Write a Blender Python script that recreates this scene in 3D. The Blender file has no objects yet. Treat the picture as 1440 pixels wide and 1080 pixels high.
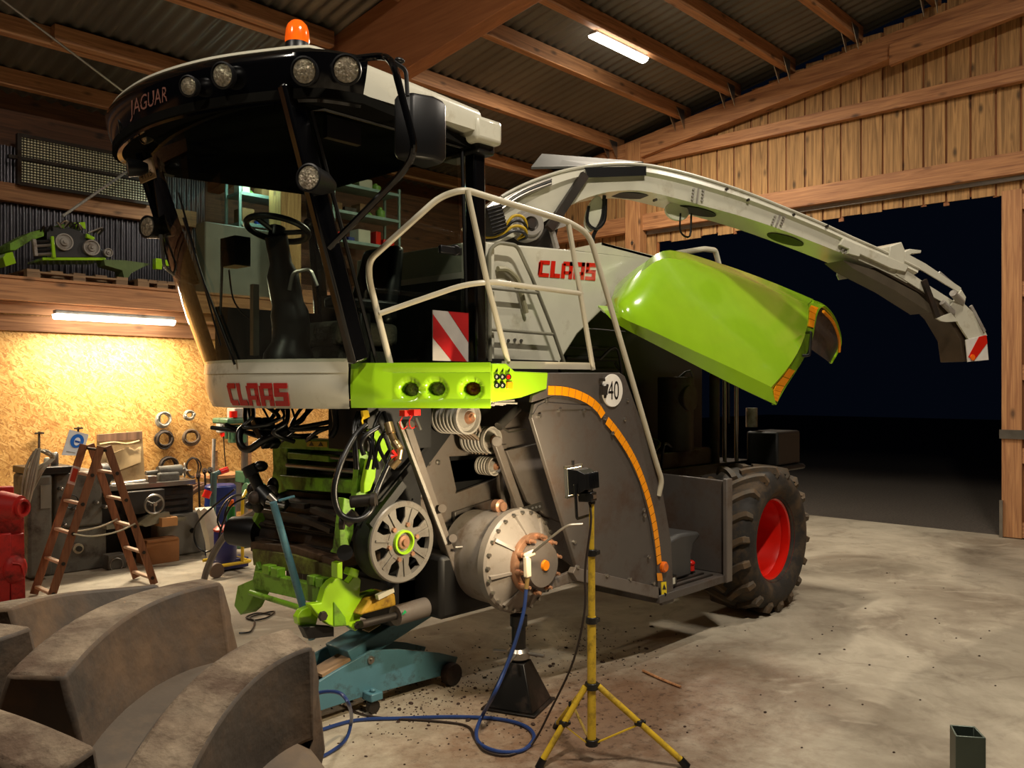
import bpy, bmesh, math, random
from math import sin, cos, pi, radians, sqrt, atan2
from mathutils import Vector as V, Matrix
random.seed(7)
S = bpy.context.scene
C = S.collection
# ---------------------------------------------------------------- camera frame and layout helpers
F = 1200.0; HZ = 545.0; CAMZ = 2.0
A = radians(46.7)
RT = V((cos(A), -sin(A), 0)); FW = V((sin(A), cos(A), 0)); CP = V((0, 0, CAMZ))
def ray(px, py):
    return RT * ((px - 720) / F) + FW + V((0, 0, (HZ - py) / F))
def onX(px, py, x):
    r = ray(px, py); return CP + r * (x / r.x)
def onY(px, py, y):
    r = ray(px, py); return CP + r * (y / r.y)
def onZ(px, py, z):
    r = ray(px, py); return CP + r * ((z - CAMZ) / r.z)
def onD(px, py, d):
    return CP + ray(px, py) * d
def onP(px, py, p, n):
    r = ray(px, py); return CP + r * ((p - CP).dot(n) / r.dot(n))
cam = bpy.data.cameras.new('camera'); co = bpy.data.objects.new('camera', cam); C.objects.link(co)
co.location = CP; co.rotation_euler = (pi / 2, 0, A - pi / 2)
fwd = FW
co.rotation_euler = FW.to_track_quat('-Z', 'Y').to_euler()
cam.sensor_fit = 'HORIZONTAL'; cam.sensor_width = 36; cam.lens = F / 1440 * 36
cam.shift_y = (HZ - 540) / 1440
cam.clip_end = 300; cam.clip_start = 0.05
S.camera = co
S.view_settings.view_transform = 'Standard'; S.view_settings.look = 'None'
S.view_settings.gamma = 1; S.view_settings.exposure = 0.22
S.view_settings.use_curve_mapping = False
S.cycles.use_denoising = True
S.cycles.max_bounces = 8; S.cycles.transparent_max_bounces = 12
S.cycles.sample_clamp_indirect = 6
# ---------------------------------------------------------------- materials
def lin(c):
    return tuple((x / 12.92 if x <= .04045 else ((x + .055) / 1.055) ** 2.4) for x in c) + (1,)
def mat(name, col, rough=.5, metal=0., var=.12, scale=6., bump=0., dirt=None, damt=.35, dscale=3., coat=0., emit=None, estr=0., alpha=1., stretch=(1, 1, 1), srgb=True, spec=.5):
    m = bpy.data.materials.new(name); m.use_nodes = True
    nt = m.node_tree; N = nt.nodes; L = nt.links
    b = N['Principled BSDF']
    c = lin(col) if srgb else tuple(col) + (1,)
    b.inputs['Roughness'].default_value = rough; b.inputs['Metallic'].default_value = metal
    b.inputs['Specular IOR Level'].default_value = spec
    b.inputs['Coat Weight'].default_value = coat; b.inputs['Coat Roughness'].default_value = .08
    tc = N.new('ShaderNodeTexCoord'); mp = N.new('ShaderNodeMapping'); mp.inputs['Scale'].default_value = stretch
    L.new(tc.outputs['Object'], mp.inputs['Vector'])
    no = N.new('ShaderNodeTexNoise'); no.inputs['Scale'].default_value = scale; no.inputs['Detail'].default_value = 6
    L.new(mp.outputs[0], no.inputs['Vector'])
    mr = N.new('ShaderNodeMapRange'); mr.inputs[1].default_value = .3; mr.inputs[2].default_value = .7
    mr.inputs[3].default_value = 1 - var; mr.inputs[4].default_value = 1 + var
    L.new(no.outputs['Fac'], mr.inputs[0])
    mx = N.new('ShaderNodeMix'); mx.data_type = 'RGBA'; mx.blend_type = 'MULTIPLY'; mx.inputs[0].default_value = 1
    mx.inputs[6].default_value = c
    L.new(mr.outputs[0], mx.inputs[7]); out = mx.outputs[2]
    if dirt:
        n2 = N.new('ShaderNodeTexNoise'); n2.inputs['Scale'].default_value = dscale; n2.inputs['Detail'].default_value = 9; n2.inputs['Roughness'].default_value = .7
        L.new(tc.outputs['Object'], n2.inputs['Vector'])
        r2 = N.new('ShaderNodeMapRange'); r2.inputs[1].default_value = .62 - damt * .35; r2.inputs[2].default_value = .78 - damt * .25
        L.new(n2.outputs['Fac'], r2.inputs[0])
        m2 = N.new('ShaderNodeMix'); m2.data_type = 'RGBA'; m2.inputs[7].default_value = lin(dirt)
        L.new(r2.outputs[0], m2.inputs[0]); L.new(out, m2.inputs[6]); out = m2.outputs[2]
        r3 = N.new('ShaderNodeMapRange'); r3.inputs[3].default_value = rough; r3.inputs[4].default_value = .9
        L.new(r2.outputs[0], r3.inputs[0]); L.new(r3.outputs[0], b.inputs['Roughness'])
    L.new(out, b.inputs['Base Color'])
    if bump:
        bp = N.new('ShaderNodeBump'); bp.inputs['Strength'].default_value = bump; bp.inputs['Distance'].default_value = .02
        L.new(no.outputs['Fac'], bp.inputs['Height']); L.new(bp.outputs[0], b.inputs['Normal'])
    if emit:
        b.inputs['Emission Color'].default_value = lin(emit); b.inputs['Emission Strength'].default_value = estr
    b.inputs['Alpha'].default_value = alpha
    return m
def wood(name, c1, c2, along='X', rough=.65, knots=True, gscale=1.):
    m = bpy.data.materials.new(name); m.use_nodes = True
    nt = m.node_tree; N = nt.nodes; L = nt.links; b = N['Principled BSDF']; b.inputs['Roughness'].default_value = rough
    tc = N.new('ShaderNodeTexCoord'); mp = N.new('ShaderNodeMapping')
    s = [14 * gscale] * 3; s['XYZ'.index(along)] = .7 * gscale; mp.inputs['Scale'].default_value = s
    L.new(tc.outputs['Object'], mp.inputs['Vector'])
    n = N.new('ShaderNodeTexNoise'); n.inputs['Scale'].default_value = 1.6; n.inputs['Detail'].default_value = 5; n.inputs['Distortion'].default_value = 1.2
    L.new(mp.outputs[0], n.inputs['Vector'])
    cr = N.new('ShaderNodeValToRGB'); cr.color_ramp.elements[0].position = .32; cr.color_ramp.elements[1].position = .68
    cr.color_ramp.elements[0].color = lin(c1); cr.color_ramp.elements[1].color = lin(c2)
    L.new(n.outputs['Fac'], cr.inputs[0]); out = cr.outputs[0]
    if knots:
        mp2 = N.new('ShaderNodeMapping'); s2 = [5.] * 3; s2['XYZ'.index(along)] = 2.2; mp2.inputs['Scale'].default_value = s2
        L.new(tc.outputs['Object'], mp2.inputs['Vector'])
        vo = N.new('ShaderNodeTexVoronoi'); vo.inputs['Scale'].default_value = 1.; L.new(mp2.outputs[0], vo.inputs['Vector'])
        rr = N.new('ShaderNodeMapRange'); rr.inputs[1].default_value = .06; rr.inputs[2].default_value = .2; rr.inputs[3].default_value = .8; rr.inputs[4].default_value = 0
        L.new(vo.outputs['Distance'], rr.inputs[0])
        mx = N.new('ShaderNodeMix'); mx.data_type = 'RGBA'; mx.inputs[7].default_value = lin(tuple(x * .45 for x in c1))
        L.new(rr.outputs[0], mx.inputs[0]); L.new(out, mx.inputs[6]); out = mx.outputs[2]
    L.new(out, b.inputs['Base Color'])
    bp = N.new('ShaderNodeBump'); bp.inputs['Strength'].default_value = .25; bp.inputs['Distance'].default_value = .01
    L.new(n.outputs['Fac'], bp.inputs['Height']); L.new(bp.outputs[0], b.inputs['Normal'])
    return m
# ---------------------------------------------------------------- mesh builder
def basis(d):
    d = d.normalized(); u = V((0, 0, 1)) if abs(d.z) < .9 else V((1, 0, 0))
    a = d.cross(u).normalized(); return a, a.cross(d).normalized(), d
class MB:
    def __init__(s): s.v = []; s.f = []; s.m = []; s.k = 0
    def add(s, vs, fs, m=None):
        o = len(s.v); s.v += [V(p) for p in vs]
        for f in fs: s.f.append([o + i for i in f]); s.m.append(s.k if m is None else m)
        return s
    def mt(s, k): s.k = k; return s
    def hexa(s, p):
        return s.add(p, [(0, 3, 2, 1), (4, 5, 6, 7), (0, 1, 5, 4), (1, 2, 6, 5), (2, 3, 7, 6), (3, 0, 4, 7)])
    def box(s, c, d, R=None):
        c = V(c); hx, hy, hz = d[0] / 2, d[1] / 2, d[2] / 2
        P = [V((x, y, z)) for z in (-hz, hz) for x, y in ((-hx, -hy), (hx, -hy), (hx, hy), (-hx, hy))]
        if R is not None: P = [R @ p for p in P]
        return s.hexa([c + p for p in P])
    def bb(s, x0, x1, y0, y1, z0, z1): return s.box(((x0 + x1) / 2, (y0 + y1) / 2, (z0 + z1) / 2), (x1 - x0, y1 - y0, z1 - z0))
    def bar(s, p0, p1, w, h, up=None):
        p0, p1 = V(p0), V(p1); d = (p1 - p0).normalized(); up = V(up) if up is not None else (V((0, 0, 1)) if abs(d.z) < .95 else V((1, 0, 0)))
        a = d.cross(up).normalized() * w / 2; b = a.cross(d).normalized() * h / 2
        return s.hexa([p0 - a - b, p0 + a - b, p1 + a - b, p1 - a - b, p0 - a + b, p0 + a + b, p1 + a + b, p1 - a + b])
    def prism(s, P, vec):
        P = [V(p) for p in P]; n = len(P); vec = V(vec)
        return s.add(P + [p + vec for p in P], [list(range(n))[::-1], list(range(n, 2 * n))] + [(i, (i + 1) % n, n + (i + 1) % n, n + i) for i in range(n)])
    def tube(s, P, r, n=10, closed=False, sm=0, caps=True):
        P = [V(p) for p in P]
        if sm: P = spl(P, sm, closed)
        m = len(P); rs = r if isinstance(r, (list, tuple)) else [r] * m
        if len(rs) != m: rs = [rs[min(int(i * len(rs) / m), len(rs) - 1)] for i in range(m)]
        def tan(i):
            if closed: t = P[(i + 1) % m] - P[i - 1]
            else: t = P[min(i + 1, m - 1)] - P[max(i - 1, 0)]
            return t.normalized() if t.length > 1e-9 else V((0, 0, 1))
        t = tan(0); a, b, _ = basis(t); vs = []
        for i in range(m):
            t = tan(i); a = (a - t * a.dot(t)); a = a.normalized() if a.length > 1e-6 else basis(t)[0]; b = t.cross(a)
            k = 1.
            if 0 < i < m - 1 or closed:
                c0 = (P[i] - P[i - 1]).normalized().dot(t); k = 1
            for j in range(n):
                th = 2 * pi * j / n; vs.append(P[i] + (a * cos(th) + b * sin(th)) * rs[i] * k)
        fs = []
        for i in range(m if closed else m - 1):
            i2 = (i + 1) % m
            for j in range(n): fs.append((i * n + j, i * n + (j + 1) % n, i2 * n + (j + 1) % n, i2 * n + j))
        if not closed and caps: fs += [list(range(n))[::-1], list(range((m - 1) * n, m * n))]
        return s.add(vs, fs)
    def cyl(s, p0, p1, r0, r1=None, n=24):
        p0, p1 = V(p0), V(p1); r1 = r0 if r1 is None else r1; a, b, d = basis(p1 - p0)
        vs = [p + (a * cos(2 * pi * j / n) + b * sin(2 * pi * j / n)) * r for p, r in ((p0, r0), (p1, r1)) for j in range(n)]
        return s.add(vs, [(j, (j + 1) % n, n + (j + 1) % n, n + j) for j in range(n)] + [list(range(n))[::-1], list(range(n, 2 * n))])
    def lathe(s, o, ax, prof, n=36, loop=False, cap0=True):
        o = V(o); a, b, d = basis(V(ax)); m = len(prof)
        vs = [o + d * h + (a * cos(2 * pi * j / n) + b * sin(2 * pi * j / n)) * max(r, 1e-4) for r, h in prof for j in range(n)]
        fs = []
        for i in range(m if loop else m - 1):
            k = (i + 1) % m
            for j in range(n): fs.append((i * n + j, i * n + (j + 1) % n, k * n + (j + 1) % n, k * n + j))
        if not loop: fs += ([list(range(n))[::-1]] if cap0 else []) + [list(range((m - 1) * n, m * n))]
        return s.add(vs, fs)
    def ell(s, c, r, n=20, m=12, R=None):
        c = V(c); vs = []; r = (r, r, r) if not isinstance(r, (tuple, list)) else r
        for i in range(m + 1):
            th = pi * i / m
            for j in range(n):
                ph = 2 * pi * j / n; p = V((r[0] * sin(th) * cos(ph), r[1] * sin(th) * sin(ph), r[2] * cos(th)))
                vs.append(c + (R @ p if R is not None else p))
        return s.add(vs, [(i * n + j, (i + 1) * n + j, (i + 1) * n + (j + 1) % n, i * n + (j + 1) % n) for i in range(m) for j in range(n)])
    def torus(s, c, ax, R, r, n=32, m=8):
        c = V(c); a, b, d = basis(V(ax))
        return s.tube([c + (a * cos(2 * pi * j / n) + b * sin(2 * pi * j / n)) * R for j in range(n)], r, m, closed=True)
    def ring(s, c, ax, r0, r1, h, n=36):
        return s.lathe(c, ax, [(r0, -h / 2), (r1, -h / 2), (r1, h / 2), (r0, h / 2)], n, loop=True)
    def sheet(s, G, th):
        """closed slab over a grid of points G[i][j], thickness th along the averaged normal"""
        nu, nv = len(G), len(G[0]); nr = [[None] * nv for _ in range(nu)]
        for i in range(nu):
            for j in range(nv):
                a = V(G[min(i + 1, nu - 1)][j]) - V(G[max(i - 1, 0)][j]); b = V(G[i][min(j + 1, nv - 1)]) - V(G[i][max(j - 1, 0)])
                c = a.cross(b); nr[i][j] = c.normalized() if c.length > 1e-9 else V((0, 0, 1))
        T = [V(G[i][j]) for i in range(nu) for j in range(nv)]; B = [V(G[i][j]) - nr[i][j] * th for i in range(nu) for j in range(nv)]
        N = nu * nv; fs = []
        for i in range(nu - 1):
            for j in range(nv - 1):
                q = (i * nv + j, (i + 1) * nv + j, (i + 1) * nv + j + 1, i * nv + j + 1); fs.append(q); fs.append([N + k for k in q[::-1]])
        for i in range(nu - 1):
            for j in (0, nv - 1):
                a, b = i * nv + j, (i + 1) * nv + j; fs.append((a, b, N + b, N + a) if j else (b, a, N + a, N + b))
        for j in range(nv - 1):
            for i in (0, nu - 1):
                a, b = i * nv + j, i * nv + j + 1; fs.append((a, b, N + b, N + a) if i == 0 else (b, a, N + a, N + b))
        return s.add(T + B, fs)
    def bolt(s, p, ax, r=.012, h=.012): 
        p = V(p); ax = V(ax).normalized(); return s.cyl(p, p + ax * h, r, r * .9, 6)
def spl(P, k, closed=False):
    P = [V(p) for p in P]; n = len(P); out = []
    for i in range(n if closed else n - 1):
        g = lambda q: P[q % n] if closed else P[max(0, min(n - 1, q))]
        a, b, c, d = g(i - 1), g(i), g(i + 1), g(i + 2)
        for j in range(k):
            t = j / k; out.append(.5 * ((2 * b) + (c - a) * t + (2 * a - 5 * b + 4 * c - d) * t * t + (3 * b - a - 3 * c + d) * t ** 3))
    if not closed: out.append(P[-1])
    return out
def rnd(P, r, k=5):
    """polyline with rounded corners"""
    P = [V(p) for p in P]; out = [P[0]]
    for i in range(1, len(P) - 1):
        a, b, c = P[i - 1], P[i], P[i + 1]; u = (a - b); w = (c - b); rr = min(r, u.length * .45, w.length * .45)
        p, q = b + u.normalized() * rr, b + w.normalized() * rr
        for j in range(k + 1):
            t = j / k; out.append(p * (1 - t) ** 2 + b * 2 * t * (1 - t) + q * t * t)
    return out + [P[-1]]
def wpos(o):
    p = V((0, 0, 0))
    while o is not None: p = p + o.location; o = o.parent
    return p
def obj(name, mb, mats, parent=None, bevel=0., sm=35, kind=None, label=None, local=False, segs=2):
    me = bpy.data.meshes.new(name)
    off = V((0, 0, 0)) if (parent is None or local) else wpos(parent)
    me.from_pydata([tuple(p - off) for p in mb.v], [], mb.f)
    mats = mats if isinstance(mats, (list, tuple)) else [mats]
    for m in mats: me.materials.append(m)
    bm = bmesh.new(); bm.from_mesh(me)
    bm.faces.ensure_lookup_table()
    for i, f in enumerate(bm.faces): f.material_index = mb.m[i]; f.smooth = True
    bmesh.ops.recalc_face_normals(bm, faces=bm.faces)
    th = radians(sm)
    for e in bm.edges:
        if len(e.link_faces) == 2 and e.calc_face_angle(0) > th: e.smooth = False
        elif len(e.link_faces) != 2: e.smooth = False
    bm.to_mesh(me); bm.free(); me.update()
    o = bpy.data.objects.new(name, me); C.objects.link(o)
    if parent is not None: o.parent = parent
    if bevel:
        b = o.modifiers.new('edge', 'BEVEL'); b.width = bevel; b.segments = segs; b.limit_method = 'ANGLE'; b.angle_limit = radians(40); b.harden_normals = False
    if kind: o['kind'] = kind
    if label: o['label'] = label
    return o
def thing(name, label, cat, loc=(0, 0, 0), group=None, rz=0):
    o = bpy.data.objects.new(name, None); C.objects.link(o); o.empty_display_size = .1
    o.location = loc; o.rotation_euler = (0, 0, rz); o['label'] = label; o['category'] = cat
    if group: o['group'] = group
    return o
def tag(o, label, cat, group=None):
    o['label'] = label; o['category'] = cat
    if group: o['group'] = group
    return o
def dup(root, loc=None, rz=None, label=None, group=None, parent=None):
    r = root.copy(); C.objects.link(r)
    if parent is not None: r.parent = parent
    if loc is not None: r.location = loc
    if rz is not None: r.rotation_euler = (0, 0, rz)
    if label: r['label'] = label
    if group: r['group'] = group
    for ch in [c for c in bpy.data.objects if c.parent == root]: dup(ch, parent=r)
    return r
def struct(name, mb, m, **k): return obj(name, mb, m, kind='structure', **k)
_t = {}
def nm(base):
    _t[base] = _t.get(base, 0) + 1; return '%s_%d' % (base, _t[base])
def area(name, loc, to, size, sy, power, col=(1, 1, 1), spread=pi):
    l = bpy.data.lights.new(name, 'AREA'); l.shape = 'RECTANGLE'; l.size = size; l.size_y = sy; l.energy = power; l.color = col; l.spread = spread
    o = bpy.data.objects.new(name, l); C.objects.link(o); o.location = loc
    o.rotation_euler = (V(to) - V(loc)).to_track_quat('-Z', 'Y').to_euler(); return o
# ================================================================ shared materials
M = {}
M['beam'] = wood('beam_wood', (.56, .38, .25), (.76, .55, .37), 'X')
M['beamY'] = wood('beam_wood_across', (.56, .37, .24), (.75, .54, .36), 'Y')
M['beamZ'] = wood('beam_wood_upright', (.58, .39, .25), (.76, .56, .37), 'Z')
M['board'] = wood('wall_boards', (.50, .37, .22), (.74, .57, .36), 'Z', rough=.75)
M['black'] = mat('black_plastic', (.05, .05, .055), .38, var=.2)
M['blackgloss'] = mat('black_gloss', (.035, .035, .04), .12, var=.1, coat=.5)
M['rubber'] = mat('rubber', (.09, .085, .08), .7, var=.2, bump=.2)
M['lime'] = mat('lime_paint', (.60, .80, .13), .22, var=.04, coat=.6)
M['limed'] = mat('lime_paint_dirty', (.44, .63, .15), .38, var=.1, dirt=(.20, .16, .09), damt=.42, dscale=5)
M['grey'] = mat('grey_paint', (.40, .37, .345), .35, var=.06, dirt=(.34, .28, .22), damt=.35, dscale=4)
M['greyd'] = mat('grey_paint_dark', (.31, .29, .275), .4, var=.08, dirt=(.27, .2, .15), damt=.4, dscale=3)
M['greyl'] = mat('grey_paint_light', (.60, .58, .55), .35, var=.06, dirt=(.42, .36, .3), damt=.3, dscale=5)
M['white'] = mat('cream_paint', (.80, .79, .72), .3, var=.04, dirt=(.62, .58, .48), damt=.15, dscale=3, coat=.3)
M['rail'] = mat('rail_paint', (.78, .75, .66), .35, var=.05)
M['red'] = mat('red_paint', (.82, .10, .05), .3, var=.08, coat=.3)
M['orange'] = mat('orange_reflector', (1.0, .62, .05), .35, var=.08)
M['steel'] = mat('steel', (.62, .60, .57), .32, .9, var=.15)
M['iron'] = mat('dark_iron', (.22, .20, .18), .5, .5, var=.3, dirt=(.22, .14, .09), damt=.4)
M['copper'] = mat('copper_grease', (.66, .49, .38), .4, .5, var=.25, scale=20)
M['dark'] = mat('dark_chassis', (.05, .047, .045), .55, var=.3)
# ---------------------------------------------------------------- floor
def floor_mat():
    m = bpy.data.materials.new('concrete_floor'); m.use_nodes = True; nt = m.node_tree; N = nt.nodes; L = nt.links; b = N['Principled BSDF']
    tc = N.new('ShaderNodeTexCoord')
    def noise(sc, det=8, ro=.6, st=(1, 1, 1), dist=0):
        mp = N.new('ShaderNodeMapping'); mp.inputs['Scale'].default_value = st; L.new(tc.outputs['Object'], mp.inputs[0])
        n = N.new('ShaderNodeTexNoise'); n.inputs['Scale'].default_value = sc; n.inputs['Detail'].default_value = det; n.inputs['Roughness'].default_value = ro; n.inputs['Distortion'].default_value = dist
        L.new(mp.outputs[0], n.inputs['Vector']); return n.outputs['Fac']
    def ramp(f, a, b_, lo=0, hi=1):
        r = N.new('ShaderNodeMapRange'); r.inputs[1].default_value = a; r.inputs[2].default_value = b_; r.inputs[3].default_value = lo; r.inputs[4].default_value = hi; L.new(f, r.inputs[0]); return r.outputs[0]
    def mix(f, a, c):
        x = N.new('ShaderNodeMix'); x.data_type = 'RGBA'
        L.new(f, x.inputs[0])
        if isinstance(a, tuple): x.inputs[6].default_value = a
        else: L.new(a, x.inputs[6])
        x.inputs[7].default_value = c; return x.outputs[2]
    base = mix(ramp(noise(.55, 10, .65, dist=.6), .34, .66), lin((.50, .45, .38)), lin((.76, .72, .64)))
    base = mix(ramp(noise(2.3, 10, .7, dist=1.), .5, .75, 0, .55), base, lin((.33, .27, .21)))
    base = mix(ramp(noise(1.1, 6, .6, dist=2.5), .56, .66, 0, .45), base, lin((.76, .72, .64)))
    # brown earth worked into the slab below the machine
    gm = N.new('ShaderNodeMapping'); gm.inputs['Location'].default_value = (-4.1 / 1.9, -3.1 / 1.1, 0); gm.inputs['Scale'].default_value = (1 / 1.9, 1 / 1.1, 0)
    L.new(tc.outputs['Object'], gm.inputs[0]); ln = N.new('ShaderNodeVectorMath'); ln.operation = 'LENGTH'; L.new(gm.outputs[0], ln.inputs[0])
    nz = noise(3.5, 9, .75); ad = N.new('ShaderNodeMath'); ad.operation = 'MULTIPLY_ADD'; L.new(nz, ad.inputs[0]); ad.inputs[1].default_value = 1.6; L.new(ln.outputs['Value'], ad.inputs[2])
    base = mix(ramp(ad.outputs[0], 1.1, 1.9, .85, 0), base, lin((.40, .27, .17)))
    sp_ = N.new('ShaderNodeMath'); sp_.operation = 'MULTIPLY'; L.new(ramp(noise(16, 6, .8), .52, .62), sp_.inputs[0]); L.new(ramp(ad.outputs[0], 1.0, 1.8, .75, 0), sp_.inputs[1])
    base = mix(sp_.outputs[0], base, lin((.20, .13, .085)))
    base = mix(ramp(noise(26, 4, .8), .68, .74, 0, .7), base, lin((.16, .10, .07)))
    L.new(base, b.inputs['Base Color'])
    L.new(ramp(noise(3, 5), .3, .7, .55, .8), b.inputs['Roughness'])
    bp = N.new('ShaderNodeBump'); bp.inputs['Strength'].default_value = .35; bp.inputs['Distance'].default_value = .02
    L.new(noise(9, 10, .75), bp.inputs['Height']); L.new(bp.outputs[0], b.inputs['Normal'])
    return m
GX = 12.9; WY = 11.0
b = MB(); b.bb(-6, GX + .05, -6, 13.2, -.2, 0); struct('floor', b, floor_mat())
b = MB(); b.bb(GX + .05, 60, -30, 30, -.25, -.03)
struct('ground', b, mat('yard_gravel', (.30, .27, .24), .9, var=.35, scale=30, bump=.6))
# ---------------------------------------------------------------- OSB wall
def osb():
    m = bpy.data.materials.new('strand_board'); m.use_nodes = True; nt = m.node_tree; N = nt.nodes; L = nt.links; b = N['Principled BSDF']
    tc = N.new('ShaderNodeTexCoord'); prev = None
    col = None
    for k, (rot, sc) in enumerate(((0.2, 1.), (1.0, 1.25), (1.9, .85), (2.6, 1.1))):
        mp0 = N.new('ShaderNodeMapping'); mp0.inputs['Rotation'].default_value = (0, rot, 0); L.new(tc.outputs['Object'], mp0.inputs[0])
        mp = N.new('ShaderNodeMapping'); mp.inputs['Scale'].default_value = (12 * sc, 12 * sc, 60 * sc); mp.inputs['Location'].default_value = (k * 3.1, 0, k * 1.7)
        L.new(mp0.outputs[0], mp.inputs[0])
        vo = N.new('ShaderNodeTexVoronoi'); vo.inputs['Scale'].default_value = 1.0; L.new(mp.outputs[0], vo.inputs['Vector'])
        sp = N.new('ShaderNodeSeparateColor'); L.new(vo.outputs['Color'], sp.inputs[0])
        cr = N.new('ShaderNodeValToRGB'); e = cr.color_ramp.elements; e[0].color = lin((.66, .45, .22)); e[1].color = lin((.92, .74, .46))
        q = e.new(.5); q.color = lin((.83, .62, .33)); L.new(sp.outputs[0], cr.inputs[0])
        if col is None: col = cr.outputs[0]
        else:
            x = N.new('ShaderNodeMix'); x.data_type = 'RGBA'; g = N.new('ShaderNodeMath'); g.operation = 'GREATER_THAN'; g.inputs[1].default_value = .58
            L.new(sp.outputs[1], g.inputs[0]); L.new(g.outputs[0], x.inputs[0]); L.new(col, x.inputs[6]); L.new(cr.outputs[0], x.inputs[7]); col = x.outputs[2]
        prev = vo
    n = N.new('ShaderNodeTexNoise'); n.inputs['Scale'].default_value = .9; n.inputs['Detail'].default_value = 5; L.new(tc.outputs['Object'], n.inputs['Vector'])
    r = N.new('ShaderNodeMapRange'); r.inputs[1].default_value = .35; r.inputs[2].default_value = .7; r.inputs[3].default_value = 1.05; r.inputs[4].default_value = .72; L.new(n.outputs['Fac'], r.inputs[0])
    x = N.new('ShaderNodeMix'); x.data_type = 'RGBA'; x.blend_type = 'MULTIPLY'; x.inputs[0].default_value = 1; L.new(col, x.inputs[6]); L.new(r.outputs[0], x.inputs[7])
    L.new(x.outputs[2], b.inputs['Base Color']); b.inputs['Roughness'].default_value = .55
    return m
OSB = osb()
ZD = 3.18          # mezzanine deck height
b = MB(); b.bb(-6, GX, WY, WY + .02, 0, ZD - .3); struct('wall_workshop', b, OSB)
b = MB(); b.bb(-6, GX, WY - .03, WY + .1, 2.66, 2.84); struct('trim_1', b, M['beam'])
# mezzanine edge beam and joist strip
p0, p1 = onY(0, 386, WY - .2), onY(0, 421, WY - .2)
b = MB(); b.bb(-6, GX, WY - .2, WY - .02, p1.z, p0.z - .03); struct('trim_2', b, M['beam'], bevel=.006)
ZF = p0.z
b = MB(); b.bb(-6, GX, WY - .22, 13.2, ZF - .03, ZF); struct('floor_mezzanine', b, M['beam'])
b = MB(); b.bb(-6, GX, WY - .1, WY - .02, p1.z - .14, p1.z - .005); struct('trim_3', b, M['beam'])
# upper wall behind the mezzanine: corrugated sheet
YU = 12.6
def corr(x0, x1, y, z0, z1, pitch=.076, amp=.02):
    n = int((x1 - x0) / pitch * 6); G = [[V((x0 + (x1 - x0) * i / n, y + amp * sin(2 * pi * i / 6), z)) for z in (z0, z1)] for i in range(n + 1)]
    b = MB(); b.sheet(G, .004); return b
CORR = mat('corrugated_metal', (.34, .33, .35), .28, .75, var=.3, scale=2.5, stretch=(4, 1, .6))
struct('wall_mezzanine', corr(-2, 6.4, YU, ZF, 5.2), CORR, sm=80)
b = MB(); b.bb(-3, GX, YU + .12, YU + .16, ZF, 6.0); struct('wall_upper', b, wood('dark_boards', (.30, .19, .12), (.45, .29, .18), 'X'))
z1 = onY(0, 255, YU - .1).z; z2 = onY(0, 281, YU - .1).z
b = MB(); b.bb(-3, 6.2, YU - .12, YU + .0, z2, z1); struct('trim_4', b, M['beam'], bevel=.005)
z3 = onY(0, 232, YU - .1).z
b = MB(); b.bb(-3, 3.3, YU - .1, YU + .02, z1 + .15, z3 + .15); struct('trim_5', b, M['beam'], bevel=.005)
# ---------------------------------------------------------------- gable wall with doorway
DY1 = onX(1412, 700, GX).y        # right jamb
ZH = 4.62
ybs = []
y = 13.0; i = 0; bw = .30
b = MB(); random.seed(3)
def rz(y): return 8.13 - .19 * y * 1.0
bt = MB()
while y > -5:
    w = bw * random.uniform(.92, 1.06); zlow = ZH - .05 * random.random()
    if not (DY1 < y < 8.75): zlow = 0 if y < DY1 else 0.
    if 8.75 > y > DY1: b.bb(GX, GX + .025, y - w + .03, y, zlow, rz(y) + .05)
    else: b.bb(GX, GX + .025, y - w + .03, y, 0, rz(y) + .05)
    bt.bb(GX + .02, GX + .045, y - w - .02, y - w + .055, zlow + (.0 if zlow else 0) - .06 * (zlow > 0) + .09 * random.random() * (zlow > 0), rz(y) + .05)
    y -= w
struct('wall_gable', b, M['board'])
struct('trim_6', bt, wood('batten_boards', (.45, .26, .14), (.62, .40, .22), 'Z'))
# header beam, upper rail, rafter of the gable
ph0, ph1 = onX(1440, 212, GX - .15), onX(1440, 243, GX - .15)
b = MB(); b.bb(GX - .17, GX - .01, -5, 13, ph1.z, ph0.z); struct('trim_7', b, M['beamY'], bevel=.006)
q0, q1 = onX(933, 213, GX - .12), onX(1440, 98, GX - .12)
sl = (q1.z - q0.z) / (q1.y - q0.y)
def ybeam(xa, xb, ya, yb, zf, h):
    b = MB(); b.hexa([V((xa, ya, zf(ya))), V((xb, ya, zf(ya))), V((xb, yb, zf(yb))), V((xa, yb, zf(yb))), V((xa, ya, zf(ya) + h)), V((xb, ya, zf(ya) + h)), V((xb, yb, zf(yb) + h)), V((xa, yb, zf(yb) + h))]); return b
struct('trim_8', ybeam(GX - .13, GX - .01, 9.6, -5, lambda y: q0.z + sl * (y - q0.y) - .14, .2), M['beamY'], bevel=.005)
g0, g1 = onX(889, 227, GX - .2), onX(1395, 27, GX - .2); sg = (g1.z - g0.z) / (g1.y - g0.y)
struct('trim_9', ybeam(GX - .24, GX - .02, 13, -5, lambda y: g0.z + sg * (y - g0.y), .36), M['beamY'], bevel=.008)
struct('trim_10', ybeam(GX - .3, GX - .2, onX(1250, 70, GX - .3).y, -5, lambda y: g0.z + sg * (y - g0.y) - .12, .3), M['beamY'], bevel=.008)
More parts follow.
